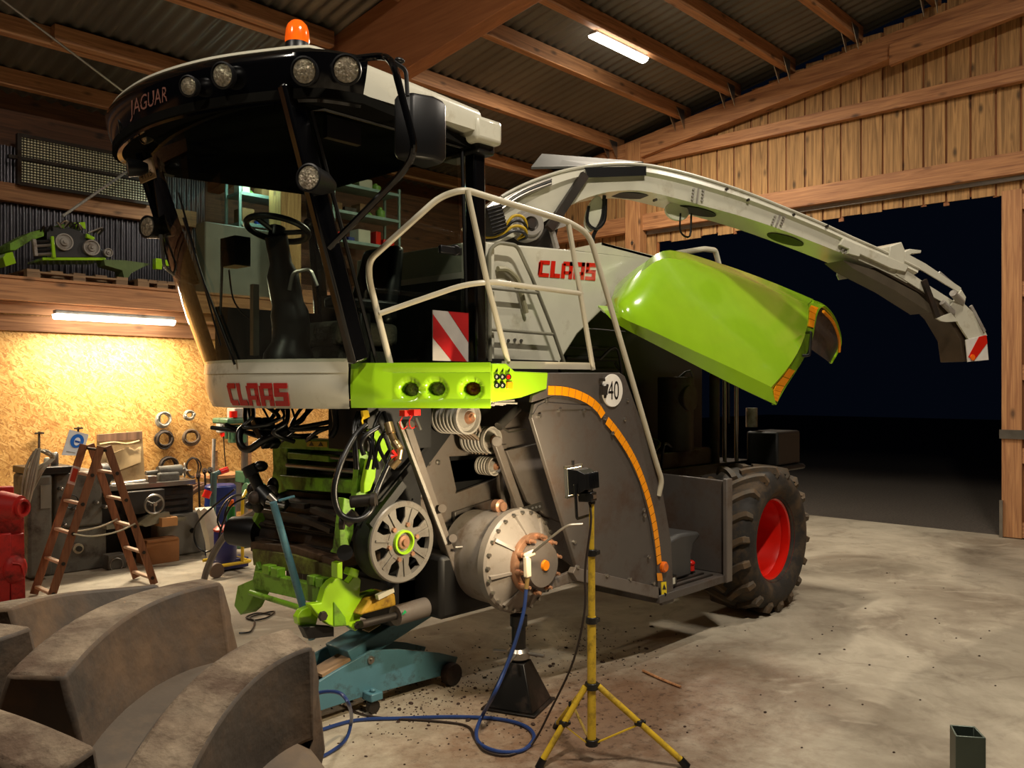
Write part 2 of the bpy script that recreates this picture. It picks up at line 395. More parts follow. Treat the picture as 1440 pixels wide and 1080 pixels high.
# post left of the doorway and right door leaf with its frame
pp = onX(892, 300, GX - .2)
b = MB(); b.bb(GX - .26, GX - .04, pp.y - .16, pp.y + .16, 0, onX(885, 203, GX - .2).z); struct('trim_11', b, M['beamZ'], bevel=.006)
b = MB()
for yy, zz in ((0, 4.35), (0, 4.6), (0, 3.2)): b.cyl((GX - .26, pp.y, zz), (GX - .275, pp.y, zz), .025)
struct('trim_12', b, M['steel'])
# door rail
r0, r1 = onX(985, 327, GX + .02), onX(1440, 243, GX + .02)
r0, r1 = onX(945, 322, GX - .02), onX(1440, 243, GX - .02)
b = MB(); zr = r1.z - .02; b.bb(GX - .06, GX - .005, -5, 9.2, zr - .07, zr); struct('trim_13', b, mat('galvanised_rail', (.62, .62, .60), .35, .7))
# standing door leaf at the right edge
D = thing('sliding_door_leaf', 'brown boarded sliding door leaf standing at the edge of the dark doorway', 'door', (GX - .1, DY1, 0))
b = MB(); b.bb(GX - .13, GX - .03, DY1 - .24, DY1, .01, 4.62); obj('stile', b, M['beamZ'], D, bevel=.005)
b = MB(); b.bb(GX - .06, GX - .03, DY1 - 1.6, DY1 - .24, .01, 4.6); obj('board_panel', b, wood('door_boards', (.42, .24, .13), (.58, .36, .2), 'Z'), D)
for zz in (.02, 1.0, 2.1, 3.2, 4.35): b = MB(); b.bb(GX - .12, GX - .06, DY1 - 1.6, DY1 - .24, zz, zz + .2); obj('rail', b, M['beamY'], D)
b = MB(); b.bb(GX - .16, GX - .13, DY1 - .8, DY1 + .02, 1.32, 1.44); obj('latch_plate', b, M['steel'], D)
b = MB(); b.bb(GX - .16, GX - .13, DY1 - .02, DY1 + .02, .0, .5); obj('edge_guard', b, M['steel'], D)
# ---------------------------------------------------------------- roof
def roofz(y): return 8.13 - .19 * y      # underside of the purlins
PT = .2                                  # purlin height
n = int(19 / .03); amp = .022
G = []
x0 = -4.
nx = int((GX + .3 - x0) / .03)
for i in range(nx + 1):
    x = x0 + i * .03; G.append([V((x, yy, roofz(yy) + PT + .03 + amp * sin(2 * pi * x / .177))) for yy in (13.6, 10, 6, 2, -5)])
b = MB(); b.sheet(G, .006)
struct('ceiling', b, mat('roof_sheet', (.40, .385, .35), .42, .35, var=.25, scale=1.2, stretch=(1, .3, 1)), sm=80)
for yy in (12.1, 10.95, 9.36, 7.95, 7.0, 6.05, 4.99, 3.9, 2.8, 1.7, .6):
    z = roofz(yy); b = MB(); w = .12
    b.hexa([V((-4, yy - w / 2, z)), V((GX, yy - w / 2, z)), V((GX, yy + w / 2, z)), V((-4, yy + w / 2, z)), V((-4, yy - w / 2, z + PT + .02)), V((GX, yy - w / 2, z + PT + .02)), V((GX, yy + w / 2, z + PT)), V((-4, yy + w / 2, z + PT))])
    struct('trim_%d' % (20 + int(yy * 10)), b, M['beam'], bevel=.006)
# doubled purlin stubs near the big rafter, brackets at the gable
for yy in (10.95, 9.36, 7.95):
    b = MB(); b.bb(3.6, 6.4, yy - .2, yy - .07, roofz(yy - .1), roofz(yy - .1) + .2); struct(nm('trim_900'), b, M['beam'], bevel=.006)
b = MB()
for yy in (9.36, 7.95, 7.0, 6.05, 4.99, 3.9, 2.8):
    for dy in (-.09, .09):
        z = roofz(yy); b.add([V((GX - .26, yy + dy, z + .12)), V((GX - .26, yy + dy, z - .2)), V((GX - .5, yy + dy, z + .12)), V((GX - .26, yy + dy + .01, z + .12)), V((GX - .26, yy + dy + .01, z - .2)), V((GX - .5, yy + dy + .01, z + .12))], [(0, 1, 2), (3, 5, 4), (0, 3, 4, 1), (1, 4, 5, 2), (2, 5, 3, 0)])
struct('trim_901', b, M['steel'])
# big glued rafter across the hall
RX = 6.5
struct('trim_902', ybeam(RX, RX + .22, 13, -5, lambda y: 6.9 - .143 * y, 1.02), wood('glulam', (.56, .35, .21), (.66, .43, .27), 'Y', knots=False, gscale=.6), bevel=.01)
# upright post between mezzanine and rafter (seen through the cab)
pq = onY(403, 290, WY + .1)
b = MB(); b.bb(pq.x - .17, pq.x + .17, WY - .02, WY + .3, ZF, 5.6); struct('trim_903', b, wood('pale_post', (.62, .47, .27), (.80, .66, .42), 'Z'))
b = MB(); b.tube([onY(-10, -10, 9.0), onY(175, 130, 9.0)], .012, 6); 
tag(obj('steel_cable', b, M['steel']), 'thin steel cable running down from the roof behind the cab', 'cable')
# ================================================================ forage harvester
def glassmat(name, tint, ior=1.5):
    m = bpy.data.materials.new(name); m.use_nodes = True; nt = m.node_tree; N = nt.nodes; L = nt.links
    o = N['Material Output']; N.remove(N['Principled BSDF'])
    t = N.new('ShaderNodeBsdfTransparent'); t.inputs[0].default_value = tint + (1,)
    g = N.new('ShaderNodeBsdfGlossy'); g.inputs['Roughness'].default_value = .02; gb = N.new('ShaderNodeNewGeometry'); iv = N.new('ShaderNodeMath'); iv.operation = 'SUBTRACT'; iv.inputs[0].default_value = 1; L.new(gb.outputs['Backfacing'], iv.inputs[1]); mu = N.new('ShaderNodeMath'); mu.operation = 'MULTIPLY'; L.new(iv.outputs[0], mu.inputs[1])
    f = N.new('ShaderNodeFresnel'); f.inputs[0].default_value = ior
    x = N.new('ShaderNodeMixShader'); L.new(f.outputs[0], mu.inputs[0]); L.new(mu.outputs[0], x.inputs[0]); L.new(t.outputs[0], x.inputs[1]); L.new(g.outputs[0], x.inputs[2]); L.new(x.outputs[0], o.inputs[0])
    return m
GL = glassmat('cab_glass', (.80, .84, .80), 1.33)
LENS = mat('lamp_lens', (.62, .58, .5), .12, .55, var=.5, scale=60, bump=.6, coat=.6)
AMBER = mat('amber_beacon', (1., .42, .08), .12, var=.25, scale=25, coat=.8, emit=(1, .36, .06), estr=.35)
H = thing('forage_harvester', 'large lime green and cream forage harvester with its front wheel removed, standing in the hall', 'harvester', (5., 4.9, 0))
# ---------------- text tools
def smap(f, n=.002):
    """box-like lettering: f(u, v, w) -> point"""
    return f
LET = {'C': [(0, .12, .32, .88), (.08, .76, .85, 1), (.08, 0, .85, .24), (.0, .1, .3, .9)], 'L': [(0, 0, .34, 1), (.3, 0, .8, .25)],
       'A': [(0, 0, .3, .88), (.12, .76, .9, 1), (.62, 0, .92, 1), (.2, .26, .8, .44)], 'S': [(.02, .76, .85, 1), (0, .42, .32, .98), (.02, .4, .85, .6), (.56, .02, .88, .6), (0, 0, .86, .22)]}
def blocktext(b, f, s='CLAAS', lean=.12):
    x = 0; ws = {'C': .95, 'L': .88, 'A': 1.02, 'S': .9}; tot = sum(ws[c] for c in s)
    for c in s:
        for (u0, v0, u1, v1) in LET[c]:
            k = 3
            for i in range(k):
                a, d = u0 + (u1 - u0) * i / k, u0 + (u1 - u0) * (i + 1) / k
                P = [f((x + uu + lean * (vv - .5)) / tot, vv, ww) for ww in (0, .003) for uu, vv in ((a, v0), (d, v0), (d, v1), (a, v1))]
                b.hexa(P)
        x += ws[c]
    return b
def fonttext(s, f, h=1.):
    cu = bpy.data.curves.new('txt', 'FONT'); cu.body = s; cu.size = 1; o = bpy.data.objects.new('txt', cu); C.objects.link(o)
    dg = bpy.context.evaluated_depsgraph_get(); me = bpy.data.meshes.new_from_object(o.evaluated_get(dg))
    vs = [v.co.copy() for v in me.vertices]; fs = [list(p.vertices) for p in me.polygons]
    bpy.data.objects.remove(o); bpy.data.meshes.remove(me); bpy.data.curves.remove(cu)
    x0 = min(v.x for v in vs); x1 = max(v.x for v in vs); y0 = min(v.y for v in vs); y1 = max(v.y for v in vs)
    b = MB(); b.add([f((v.x - x0) / (x1 - x0), (v.y - y0) / (y1 - y0), 0) for v in vs], fs); return b
def quadmap(p00, p10, p01, p11, n):
    p00, p10, p01, p11, n = map(V, (p00, p10, p01, p11, n))
    return lambda u, v, w: (p00 * (1 - u) * (1 - v) + p10 * u * (1 - v) + p01 * (1 - u) * v + p11 * u * v) + n * w
# ---------------- cab shell
def cfb(t, z=None): return V((3.04 - .40 * max(0, sin(pi * t)) ** .7, 4.05 + 1.70 * t, 0))
def cft(t): return V((2.5 - .20 * max(0, sin(pi * t)) ** .7, 4.0 + 1.8 * t, 0))
ZB, ZT = 2.11, 3.56
def wsp(t, v):
    p = cfb(t).lerp(cft(t), v); p.x -= .05 * sin(pi * v); p.z = ZB + (ZT - ZB) * v; return p
b = MB(); b.sheet([[wsp(i / 28, j / 10) for j in range(11)] for i in range(29)], .006)
obj('windshield', b, GL, H, sm=60)
# door glass, far glass, rear glass
def sideY(x, z, far=False):
    y = 4.05 - .05 * (z - ZB) / (ZT - ZB); return 9.8 - y if far else y
xr_b, xr_t = 3.93, 3.84
b = MB(); b.sheet([[V((3.04 + (2.5 - 3.04) * v + (xr_b + (xr_t - xr_b) * v - 3.04 - (2.5 - 3.04) * v) * u, sideY(0, ZB + (ZT - ZB) * v), ZB + (ZT - ZB) * v)) for v in (0, .5, 1)] for u in (0, .5, 1)], .006)
door = obj('door_glass', b, GL, H)
b = MB(); b.sheet([[V((3.04 - .54 * v + (xr_b - 3.04 + .45 * v) * u, sideY(0, ZB + (ZT - ZB) * v, True), ZB + (ZT - ZB) * v)) for v in (0.25, .5, 1)] for u in (0, .5, 1)], .006)
obj('far_side_glass', b, GL, H)
b = MB(); b.sheet([[V((xr_b - .02 - .09 * v, 4.1 + 1.6 * u, ZB + (ZT - ZB) * v)) for v in (.45, 1)] for u in (0, 1)], .006); obj('rear_glass', b, GL, H)
b = MB(); b.bb(3.86, 3.96, 4.1, 5.7, 1.95, 2.72); obj('rear_panel', b, M['dark'], H)
b = MB(); b.bb(3.0, 3.95, 5.72, 5.76, 1.95, 2.58); obj('far_side_panel', b, M['dark'], H)
def pillar(name, p0, p1, w, d, m='blackgloss'):
    b = MB(); b.bar(p0, p1, w, d, up=(0, 1, 0)); return obj(name, b, M[m], H, bevel=.015)
pillar('pillar', (2.985, 4.03, 2.15), (2.49, 3.98, 3.62), .12, .07)
pillar('pillar', (3.03, 5.77, 2.02), (2.49, 5.82, 3.62), .1, .07)
pillar('pillar', (3.95, 4.04, 2.0), (3.86, 3.97, 3.62), .10, .1)
pillar('pillar', (3.95, 5.76, 2.0), (3.86, 5.83, 3.62), .10, .08)
b = MB(); b.tube([V((3.10, 4.015, 2.15)), V((2.62, 3.965, 3.5)), V((2.7, 3.965, 3.53)), V((3.74, 3.965, 3.53)), V((3.84, 4.01, 2.15))], .012, 6); obj('door_seal', b, M['black'], H)
b = MB(); b.cyl(onY(640, 352, 4.0), onY(640, 352, 3.93), .035); b.bar(onY(618, 350, 3.94), onY(648, 354, 3.94), .03, .05); obj('door_handle', b, M['black'], H, bevel=.006)
# cab floor
b = MB(); P = [cfb(i / 14) for i in range(15)]; P = [p * 1 for p in P] + [V((3.95, 5.75, 0)), V((3.95, 4.05, 0))]
b.prism([V((p.x + .03, p.y, 1.93)) for p in P], (0, 0, .1)); obj('cab_floor', b, M['dark'], H)
# white band with lettering
def band(t, v, off=0.):
    p = cfb(t); e = 1e-3; q = cfb(min(1, t + e)) - cfb(max(0, t - e)); n = V((-q.y, q.x, 0)).normalized()
    prof = .07 * sin(min(1, max(0, v)) * pi * .55 + .25) - .05
    return V((p.x, p.y, 1.875 + .245 * v)) + n * (prof + off)
T0, T1 = .03, .97
b = MB(); b.sheet([[band(T0 + (T1 - T0) * i / 40, j / 8) for j in range(9)] for i in range(41)], -.01)
fb = obj('front_band', b, M['white'], H, sm=50)
b = MB(); b.sheet([[band(T0 + (T1 - T0) * i / 40, .86 + j * .17, .006) for j in range(3)] for i in range(41)], -.008); obj('band_ledge', b, M['white'], fb)
# lettering sits between pixels 318 and 405
def tfor(px, y=555):
    best = min((abs((lambda d: 720 + F * d.dot(RT) / d.dot(FW) - px)(band(k / 400, .4) - CP)), k / 400) for k in range(10, 340)); return best[1]
ta, tb = tfor(321), tfor(406)
b = MB(); blocktext(b, lambda u, v, w: band(ta + (tb - ta) * u, .06 + .56 * v, .004 + w)); obj('lettering', b, mat('red_letters', (.72, .14, .13), .35), fb)
# ---------------- roof
vis = [(2.80, 3.70), (2.56, 3.80), (2.38, 4.08), (2.22, 4.45), (2.13, 4.9), (2.14, 5.35), (2.22, 5.72), (2.36, 5.97), (2.56, 6.08), (2.80, 6.12)]
vp = spl([V((x, y, 0)) for x, y in vis], 6)
def ringpt(p, s, z, cx=3.0): 
    return V((cx + (p.x - cx) * s, 4.9 + (p.y - 4.9) * s, z))
b = MB(); G = []
for p in vp:
    G.append([ringpt(p, 1.0 - .07 * (1 - v) ** 1.5, 3.52 + .24 * v) for v in (0, .12, .3, .6, .85, 1)] + [ringpt(p, .975, 3.785)])
b.sheet(G, -.03); visor = obj('light_visor', b, M['blackgloss'], H, sm=50)
# visor underside / roof liner
out = [ringpt(p, .96, 0) for p in vp] + [V((3.85, 5.85, 0)), V((3.85, 3.95, 0))]
b = MB(); b.prism([V((p.x, p.y, 3.535)) for p in out], (0, 0, .05)); obj('roof_liner', b, mat('liner_felt', (.09, .088, .08), 1., spec=0.), H)
# white roof shell
ro = [ringpt(p, .985, 0) for p in vp]; ro[0] = V((2.8, 3.84, 0)); rear = [V((3.3, 5.97, 0)), V((3.8, 5.95, 0)), V((3.92, 5.8, 0)), V((3.92, 4.0, 0)), V((3.8, 3.85, 0)), V((3.3, 3.83, 0))]
ol = [p for p in ro if True] + rear
for p in ol:
    if p.y < 3.84: p.y = 3.84
    if p.y > 5.96: p.y = 5.96
def inn(p, s, z=9):
    if z < 3.785: s = .94 if p.x < 2.76 else 1.
    return V((3.0 + (p.x - 3.0) * s, 4.9 + (p.y - 4.9) * s, 0))
b = MB(); nn = len(ol); zs = [(1., 3.62), (1.0, 3.66), (1.0, 3.77), (.995, 3.79), (.985, 3.808), (.95, 3.822), (.85, 3.83), (.6, 3.835), (.3, 3.84)]
vs = []
for s_, z_ in zs: vs += [V((inn(p, s_, z_).x, inn(p, s_, z_).y, z_ - (.05 * max(0, (p.x - 2.8)) if z_ > 3.7 else 0))) for p in ol]
fs = [(i * nn + j, i * nn + (j + 1) % nn, (i + 1) * nn + (j + 1) % nn, (i + 1) * nn + j) for i in range(len(zs) - 1) for j in range(nn)] + [list(range(nn))[::-1], list(range((len(zs) - 1) * nn, len(zs) * nn))]
b.add(vs, fs); roof = obj('cab_roof', b, M['white'], H, sm=40)
b = MB(); b.box((2.62, 5.72, 3.87), (.35, .3, .1)); obj('roof_box', b, M['white'], roof, bevel=.03)
b = MB(); b.bb(3.74, 3.98, 3.83, 4.2, 3.56, 3.72); obj('rear_corner_cap', b, M['white'], roof, bevel=.03)
b = MB(); b.bb(3.80, 3.96, 3.88, 4.25, 3.5, 3.60); obj('corner_bracket', b, M['black'], H, bevel=.02)
# beacon
bc = onX(418, 70, 2.62)
b = MB(); b.lathe((bc.x, bc.y, 3.825), (0, 0, 1), [(.072, 0), (.075, .015), (.068, .03), (.066, .075), (.06, .08)], 28); bb_ = obj('beacon_base', b, M['black'], H)
b = MB(); b.lathe((bc.x, bc.y, 3.9), (0, 0, 1), [(.066, 0), (.068, .02), (.064, .07), (.055, .1), (.036, .122), (.012, .132)], 28); obj('amber_dome', b, AMBER, bb_)
# visor lamps
def lamp(px, py, d, r, ax, ln=.07, parent=H, rx=1., name='work_lamp', lens=LENS, shell='black'):
    p = onD(px, py, d); ax = V(ax).normalized()
    b = MB(); b.lathe(p, ax, [(r * .55, -ln), (r * .95, -ln * .6), (r * 1.1, -.01), (r * 1.12, .006), (r * 1.0, .008), (r * .97, -.004)], 28)
    o = obj(name, b, M[shell], parent)
    b = MB(); b.lathe(p - ax * .006, ax, [(r * .98, 0), (r * .9, .008), (r * .5, .013), (.002, .015)], 28); obj('lens', b, lens, o)
    return o
lamp(487, 98, 4.42, .072, (-.75, -.55, -.25)); lamp(428, 100, 4.45, .068, (-.8, -.5, -.25))
lamp(313, 106, 4.55, .064, (-.85, -.4, -.2)); lamp(265, 121, 4.64, .052, (-.9, -.45, -.2))
lamp(168, 177, 5.3, .045, (-.8, .3, -.1)); lamp(201, 190, 5.25, .05, (-1, 0, -.4))
# word on the visor
def onring(u, v, w):
    i = 27 + 15 * (1 - u); k = min(int(i), len(vp) - 2); p = vp[k].lerp(vp[k + 1], i - k); s = 1.0 - .07 * (1 - v) ** 1.5
    q = ringpt(p, s + .004, 3.52 + .24 * v); return q
def visorpt(px, v):
    best = None
    for k in range(0, len(vp) - 1):
        for f in range(8):
            p = vp[k].lerp(vp[k + 1], f / 8); q = ringpt(p, 1.0 - .07 * (1 - v) ** 1.5 + .004, 3.52 + .24 * v); d = q - CP; x = 720 + F * d.dot(RT) / d.dot(FW)
            if q.y < 5.85 and (best is None or abs(x - px) < best[0]): best = (abs(x - px), q)
    return best[1]
b = fonttext('JAGUAR', lambda u, v, w: visorpt(183 + 52 * u, .32 + .42 * v)); obj('lettering', b, mat('visor_letters', (.55, .38, .34), .4), visor)
# ---------------- mirror and arms
b = MB(); b.tube(rnd([onY(480, 85, 3.72), onY(540, 78, 3.5), onY(553, 88, 3.38), onY(586, 214, 3.33), onY(560, 250, 3.5), onY(463, 348, 3.98)], .09), .019, 10); arm = obj('mirror_arm', b, M['blackgloss'], H)
b = MB(); b.tube(rnd([onY(549, 84, 3.45), onY(571, 98, 3.43), onY(573, 135, 3.42)], .03), .012, 8); b.ell(onY(562, 85, 3.44), (.03, .02, .015)); obj('mirror_clamp', b, M['black'], arm)
def mirror(px0, py0, px1, py1, Y, name='mirror'):
    a, c = onY(px0, py0, Y), onY(px1, py1, Y); b = MB()
    cx = (a.x + c.x) / 2; zz0, zz1 = c.z, a.z; w = c.x - a.x
    P = [(-.5, 0), (-.38, -.09), (.1, -.13), (.46, -.11), (.5, -.05), (.5, .05), (.4, .07), (-.5, .02)]
    vs = []; 
    for z, s in ((zz0, .86), (zz0 + .03, 1), (zz1 - .03, 1), (zz1, .86)): vs += [V((cx + x * w * s, Y + y * s, z)) for x, y in P]
    k = len(P); b.add(vs, [(i * k + j, i * k + (j + 1) % k, (i + 1) * k + (j + 1) % k, (i + 1) * k + j) for i in range(3) for j in range(k)] + [list(range(k))[::-1], list(range(3 * k, 4 * k))])
    return obj(name, b, M['black'], H, bevel=.012)
mirror(557, 131, 611, 236, 3.53)
# far side mirror arm, lamps and plate
b = MB(); b.tube(rnd([onD(195, 215, 5.5), onD(206, 262, 5.55), onD(247, 388, 5.65), onD(272, 398, 5.7)], .05), .022, 8); b.tube(rnd([onD(215, 215, 5.6), onD(276, 400, 5.75)], .05), .026, 8); obj('mirror_arm', b, M['blackgloss'], H)
b = MB(); b.tube(rnd([onD(226, 330, 5.5), onD(231, 376, 5.5), onD(252, 392, 5.6)], .03), .011, 8); obj('grab_rail', b, M['steel'], H)
lamp(207, 319, 5.5, .066, (-.9, -.25, -.02), .2); lamp(181, 236, 5.2, .05, (-.9, .3, -.1), .11)
lamp(434, 250, 4.5, .068, (-.9, -.4, -.02), .22)
b = MB(); q = [onD(192, 231, 5.3), onD(212, 221, 5.3), onD(218, 249, 5.3), onD(197, 258, 5.3)]; b.prism(q, (.012, 0, 0)); lp = obj('number_plate', b, mat('plate_tan', (.62, .50, .36), .5), H)
f = quadmap(q[3], q[2], q[0], q[1], (-.004, -.004, 0)); b = fonttext('LL', lambda u, v, w: f(.15 + .3 * u, .58 + .3 * v, 1)); obj('plate_letters', b, M['black'], lp)
b = fonttext('4115', lambda u, v, w: f(.12 + .76 * u, .12 + .32 * v, 1)); obj('plate_letters', b, M['black'], lp)
# wipers
b = MB(); b.tube([wsp(.42, .02) + V((-.03, 0, 0)), wsp(.46, .35) + V((-.03, 0, 0)), wsp(.5, .62) + V((-.03, 0, 0))], .008, 6); b.tube([wsp(.46, .1) + V((-.04, 0, 0)), wsp(.5, .72) + V((-.035, 0, 0))], .006, 6); obj('wiper', b, M['black'], H)
b = MB(); b.tube([onY(466, 150, 3.96), onY(482, 151, 3.93), onY(556, 162, 3.95)], .014, 8); b.bb(2.72, 2.95, 3.96, 4.0, 3.38, 3.5); obj('side_wiper', b, M['black'], H)
# ---------------- cab inside
st = thing  # naming aid
b = MB(); cw = onD(390, 322, 5.35); ax = V((.25, .1, 1)).normalized(); b.torus(cw, ax, .19, .02, 40, 10)
a_, c_, _ = basis(ax)
for th in (.3, 2.4, 4.5): b.tube([cw - ax * .03, cw + (a_ * cos(th) + c_ * sin(th)) * .19], .016, 8)
b.ell(cw + a_ * .0 + V((.14, -.13, .04)), .03); b.cyl(cw - ax * .06, cw + ax * .01, .05); obj('steering_wheel', b, M['black'], H)
b = MB(); b.tube([cw - ax * .05, cw + V((.05, .0, -.35)), V((cw.x + .1, cw.y, 2.35)), V((cw.x + .05, cw.y, 2.0))], [.07, .1, .12, .16], 14, sm=5); obj('steering_column', b, M['black'], H, sm=60)
b = MB(); b.bb(3.25, 3.75, 4.6, 5.1, 2.28, 2.44); b.bb(3.3, 3.7, 4.65, 5.05, 2.02, 2.28); se = obj('driver_seat', b, mat('seat_fabric', (.22, .21, .17), .9, var=.35, scale=40, bump=.5), H, bevel=.04)
b = MB(); b.hexa([V((3.62, 4.6, 2.44)), V((3.76, 4.6, 2.44)), V((3.76, 5.1, 2.44)), V((3.62, 5.1, 2.44)), V((3.76, 4.66, 3.0)), V((3.86, 4.66, 3.0)), V((3.86, 5.04, 3.0)), V((3.76, 5.04, 3.0))]); obj('backrest', b, M['black'], se, bevel=.04)
b = MB(); b.bb(3.1, 3.6, 4.42, 4.56, 2.5, 2.57); b.bb(3.3, 3.4, 4.45, 4.53, 2.1, 2.5); obj('arm_console', b, M['black'], H, bevel=.02)
b = MB(); b.tube(rnd([onD(407, 408, 5.2), onD(412, 383, 5.2), onD(436, 378, 5.2), onD(446, 402, 5.2)], .03), .012, 8); obj('console_grip', b, M['steel'], H)
b = MB(); b.box(onD(331, 355, 5.9), (.12, .2, .2)); b.tube([onD(331, 352, 5.9), onD(313, 350, 5.8), onD(310, 445, 5.6)], .01, 6); obj('cab_monitor', b, M['black'], H, bevel=.02)
b = MB(); b.tube([onD(322, 380, 5.7), onD(328, 420, 5.6), onD(343, 442, 5.5), onD(360, 452, 5.5)], .006, 6, sm=5); obj('cab_cable', b, M['black'], H)
b = MB(); b.bar(onD(358, 400, 5.3), onD(358, 500, 5.3), .04, .04); obj('bracket_post', b, M['steel'], H)
# ---------------- green lamp panel on the corner
PA, PB_ = V((3.02, 4.13, 0)), V((3.49, 3.45, 0)); pd = (PB_ - PA).normalized(); pn = V((pd.y, -pd.x, 0)); pn = -pn if pn.dot(FW) > 0 else pn
PL = (PB_ - PA).length
def lampcenter(px, py): 
    p = onP(px, py, PA, pn); return ((p - PA).dot(pd), p.z)
LC = [lampcenter(577, 548), lampcenter(614, 547), lampcenter(664, 547)]
def panel_pt(u, v):
    s = u * PL; z = 1.885 + .255 * v
    dep = 0.
    for (cs, cz) in LC:
        r = sqrt(((s - cs) / 1.15) ** 2 + (z - cz) ** 2); dep = max(dep, .075 * (1 - min(1, max(0, (r - .052) / .010))))
    dep2 = .018 * min(1, max(0, (.92 - v) * 9)) * min(1, max(0, (u - .17) * 8)) * min(1, max(0, (v - .06) * 8))
    return V((PA.x + pd.x * s, PA.y + pd.y * s, z)) + pn * (.02 - dep - dep2 + (.015 * sin(pi * min(1, v * 1.0)) if dep == 0 else 0))
b = MB(); b.sheet([[panel_pt(i / 120, j / 36) for j in range(37)] for i in range(121)], -.02 if True else .02)
lpn = obj('lamp_panel', b, M['lime'], H, sm=60)
for i, (cs, cz) in enumerate(LC):
    p = V((PA.x + pd.x * cs, PA.y + pd.y * cs, cz)) + pn * -.05
    b = MB(); b.lathe(p, pn, [(.044, -.01), (.044, .01), (.03, .02), (.004, .024)], 24)
    if i == 2: b.ell(p + pn * .012 + V((0, 0, .012)), .016)
    obj('headlamp_lens', b, LENS if i < 2 else mat('indicator_lens', (.55, .2, .1), .15, .3, var=.5, scale=50, coat=.6), lpn)
b = MB()
for s in (.28, .36, .42, .5): b.box(V((PA.x + pd.x * (s + .1), PA.y + pd.y * (s + .1), 1.905)) + pn * .028, (.012, .012, .012))
obj('rivets', b, M['iron'], lpn)
# corner control panel along the side
YS = 3.45
poly = [(692, 511), (712, 511), (724, 522), (771, 524), (769, 547), (733, 559), (690, 566)]
b = MB(); b.prism([onY(x, y, YS - .01) for x, y in poly], (0, .06, 0)); cp_ = obj('control_panel', b, M['lime'], H, bevel=.006)
b = MB()
for i, px in enumerate((698, 706, 714)):
    for py in (530, 542):
        if i == 2 and py == 542: continue
        p = onY(px, py, YS - .012); b.cyl(p, p + V((0, -.014, 0)), .0185, .016, 18)
obj('push_button', b, M['black'], cp_)
p = onY(714.5, 530, YS - .027); b = MB(); b.cyl(p, p + V((0, -.008, 0)), .013, .011, 18); obj('red_button', b, M['red'], cp_)
b = MB()
for px, py in ((698.5, 530), (706.5, 530), (698.5, 542), (706.5, 542)):
    p = onY(px, py, YS - .027); b.torus(p, (0, 1, 0), .006, .0022, 12, 5)
obj('button_symbol', b, M['white'], cp_)
p = onY(716, 542, YS - .012); b = MB(); b.box(p, (.05, .02, .042)); obj('reflector', b, M['orange'], cp_, bevel=.004)
b = MB(); 
for px in (698, 706, 715): p = onY(px, 520, YS - .012); b.add([p + V((-.01, 0, -.01)), p + V((.012, 0, -.01)), p + V((.012, 0, .01))], [(0, 1, 2)])
obj('pictogram', b, M['black'], cp_)
# warning plate red and white
yw = 3.98
P = [onY(608, 436, yw), onY(658, 434, yw), onY(660, 507, yw), onY(608, 507, yw)]
x0, x1, z1_, z0_ = P[0].x, P[1].x, P[0].z, P[3].z
b = MB(); b.bb(x0, x1, yw - .004, yw, z0_, z1_); wpz = obj('warning_plate', b, mat('plate_white', (.70, .67, .64), .5), H)
def stripe(b, pts, y): b.prism([V((x0 + (x1 - x0) * u, y, z0_ + (z1_ - z0_) * v)) for u, v in pts], (0, -.002, 0))
b = MB(); stripe(b, [(0, .92), (0, .45), (.52, 0), (.95, 0)], yw - .004); stripe(b, [(.42, 1), (1, 1), (1, .4)], yw - .004); obj('warning_stripe', b, mat('plate_red', (.66, .09, .10), .45), wpz)
# ---------------- handrails and ladder
def onPan(px, py, off=0.): return onP(px, py, PA + pn * off, pn)
rr = .019
R1 = [onPan(550, 516), onD(519, 393, 4.93), onD(519, 366, 4.9), onD(618, 277, 4.84), onD(652, 266, 4.83), onY(800, 312, YS + .05), onY(829, 330, YS + .03), onY(924, 655, YS - .02), onY(931, 676, YS - .02), onY(926, 697, YS)]
b = MB(); b.tube(rnd(R1, .1, 7), rr, 12); hr = obj('handrail', b, M['rail'], H)
b = MB(); b.tube(rnd([onD(534, 441, 4.94), onD(650, 401, 4.92), onD(690, 396, 4.94), onY(818, 413, YS + .05)], .1, 6), rr * .85, 10); obj('mid_rail', b, M['rail'], hr)
b = MB(); b.tube([onD(657, 267, 4.84), onD(685, 397, 4.94), onY(714, 508, YS + .06)], rr * .9, 10); obj('rail_post', b, M['rail'], hr)
b = MB(); b.tube([onY(799, 313, YS + .05), onY(816, 412, YS + .05), onY(834, 520, YS + .05)], rr * .9, 10); obj('rail_post', b, M['rail'], hr)
b = MB(); b.bar(onY(708, 513, YS + .07), onY(834, 515, YS + .07), .03, .045); obj('platform_edge', b, M['rail'], H)
YI = 4.12
b = MB(); b.tube(rnd([onY(689, 508, YI), onY(688, 352, YI), onY(700, 341, YI), onY(727, 345, YI), onY(748, 390, YI), onY(778, 466, YI), onY(795, 515, YI)], .05), .014, 10); lg = obj('inner_rail', b, mat('rail_green_grey', (.50, .49, .42), .35), H)
for (a0, a1) in (((690, 405), (756, 412)), ((690, 463), (777, 470))):
    b = MB(); b.tube([onY(*a0, YI), onY(*a1, YI)], .012, 8); obj('cross_rail', b, lg.data.materials[0], lg)
b = MB(); b.bb(onY(700, 515, YS + .1).x, onY(835, 515, YS + .1).x, YS + .08, 4.15, 2.07, 2.10); obj('platform', b, M['dark'], H)
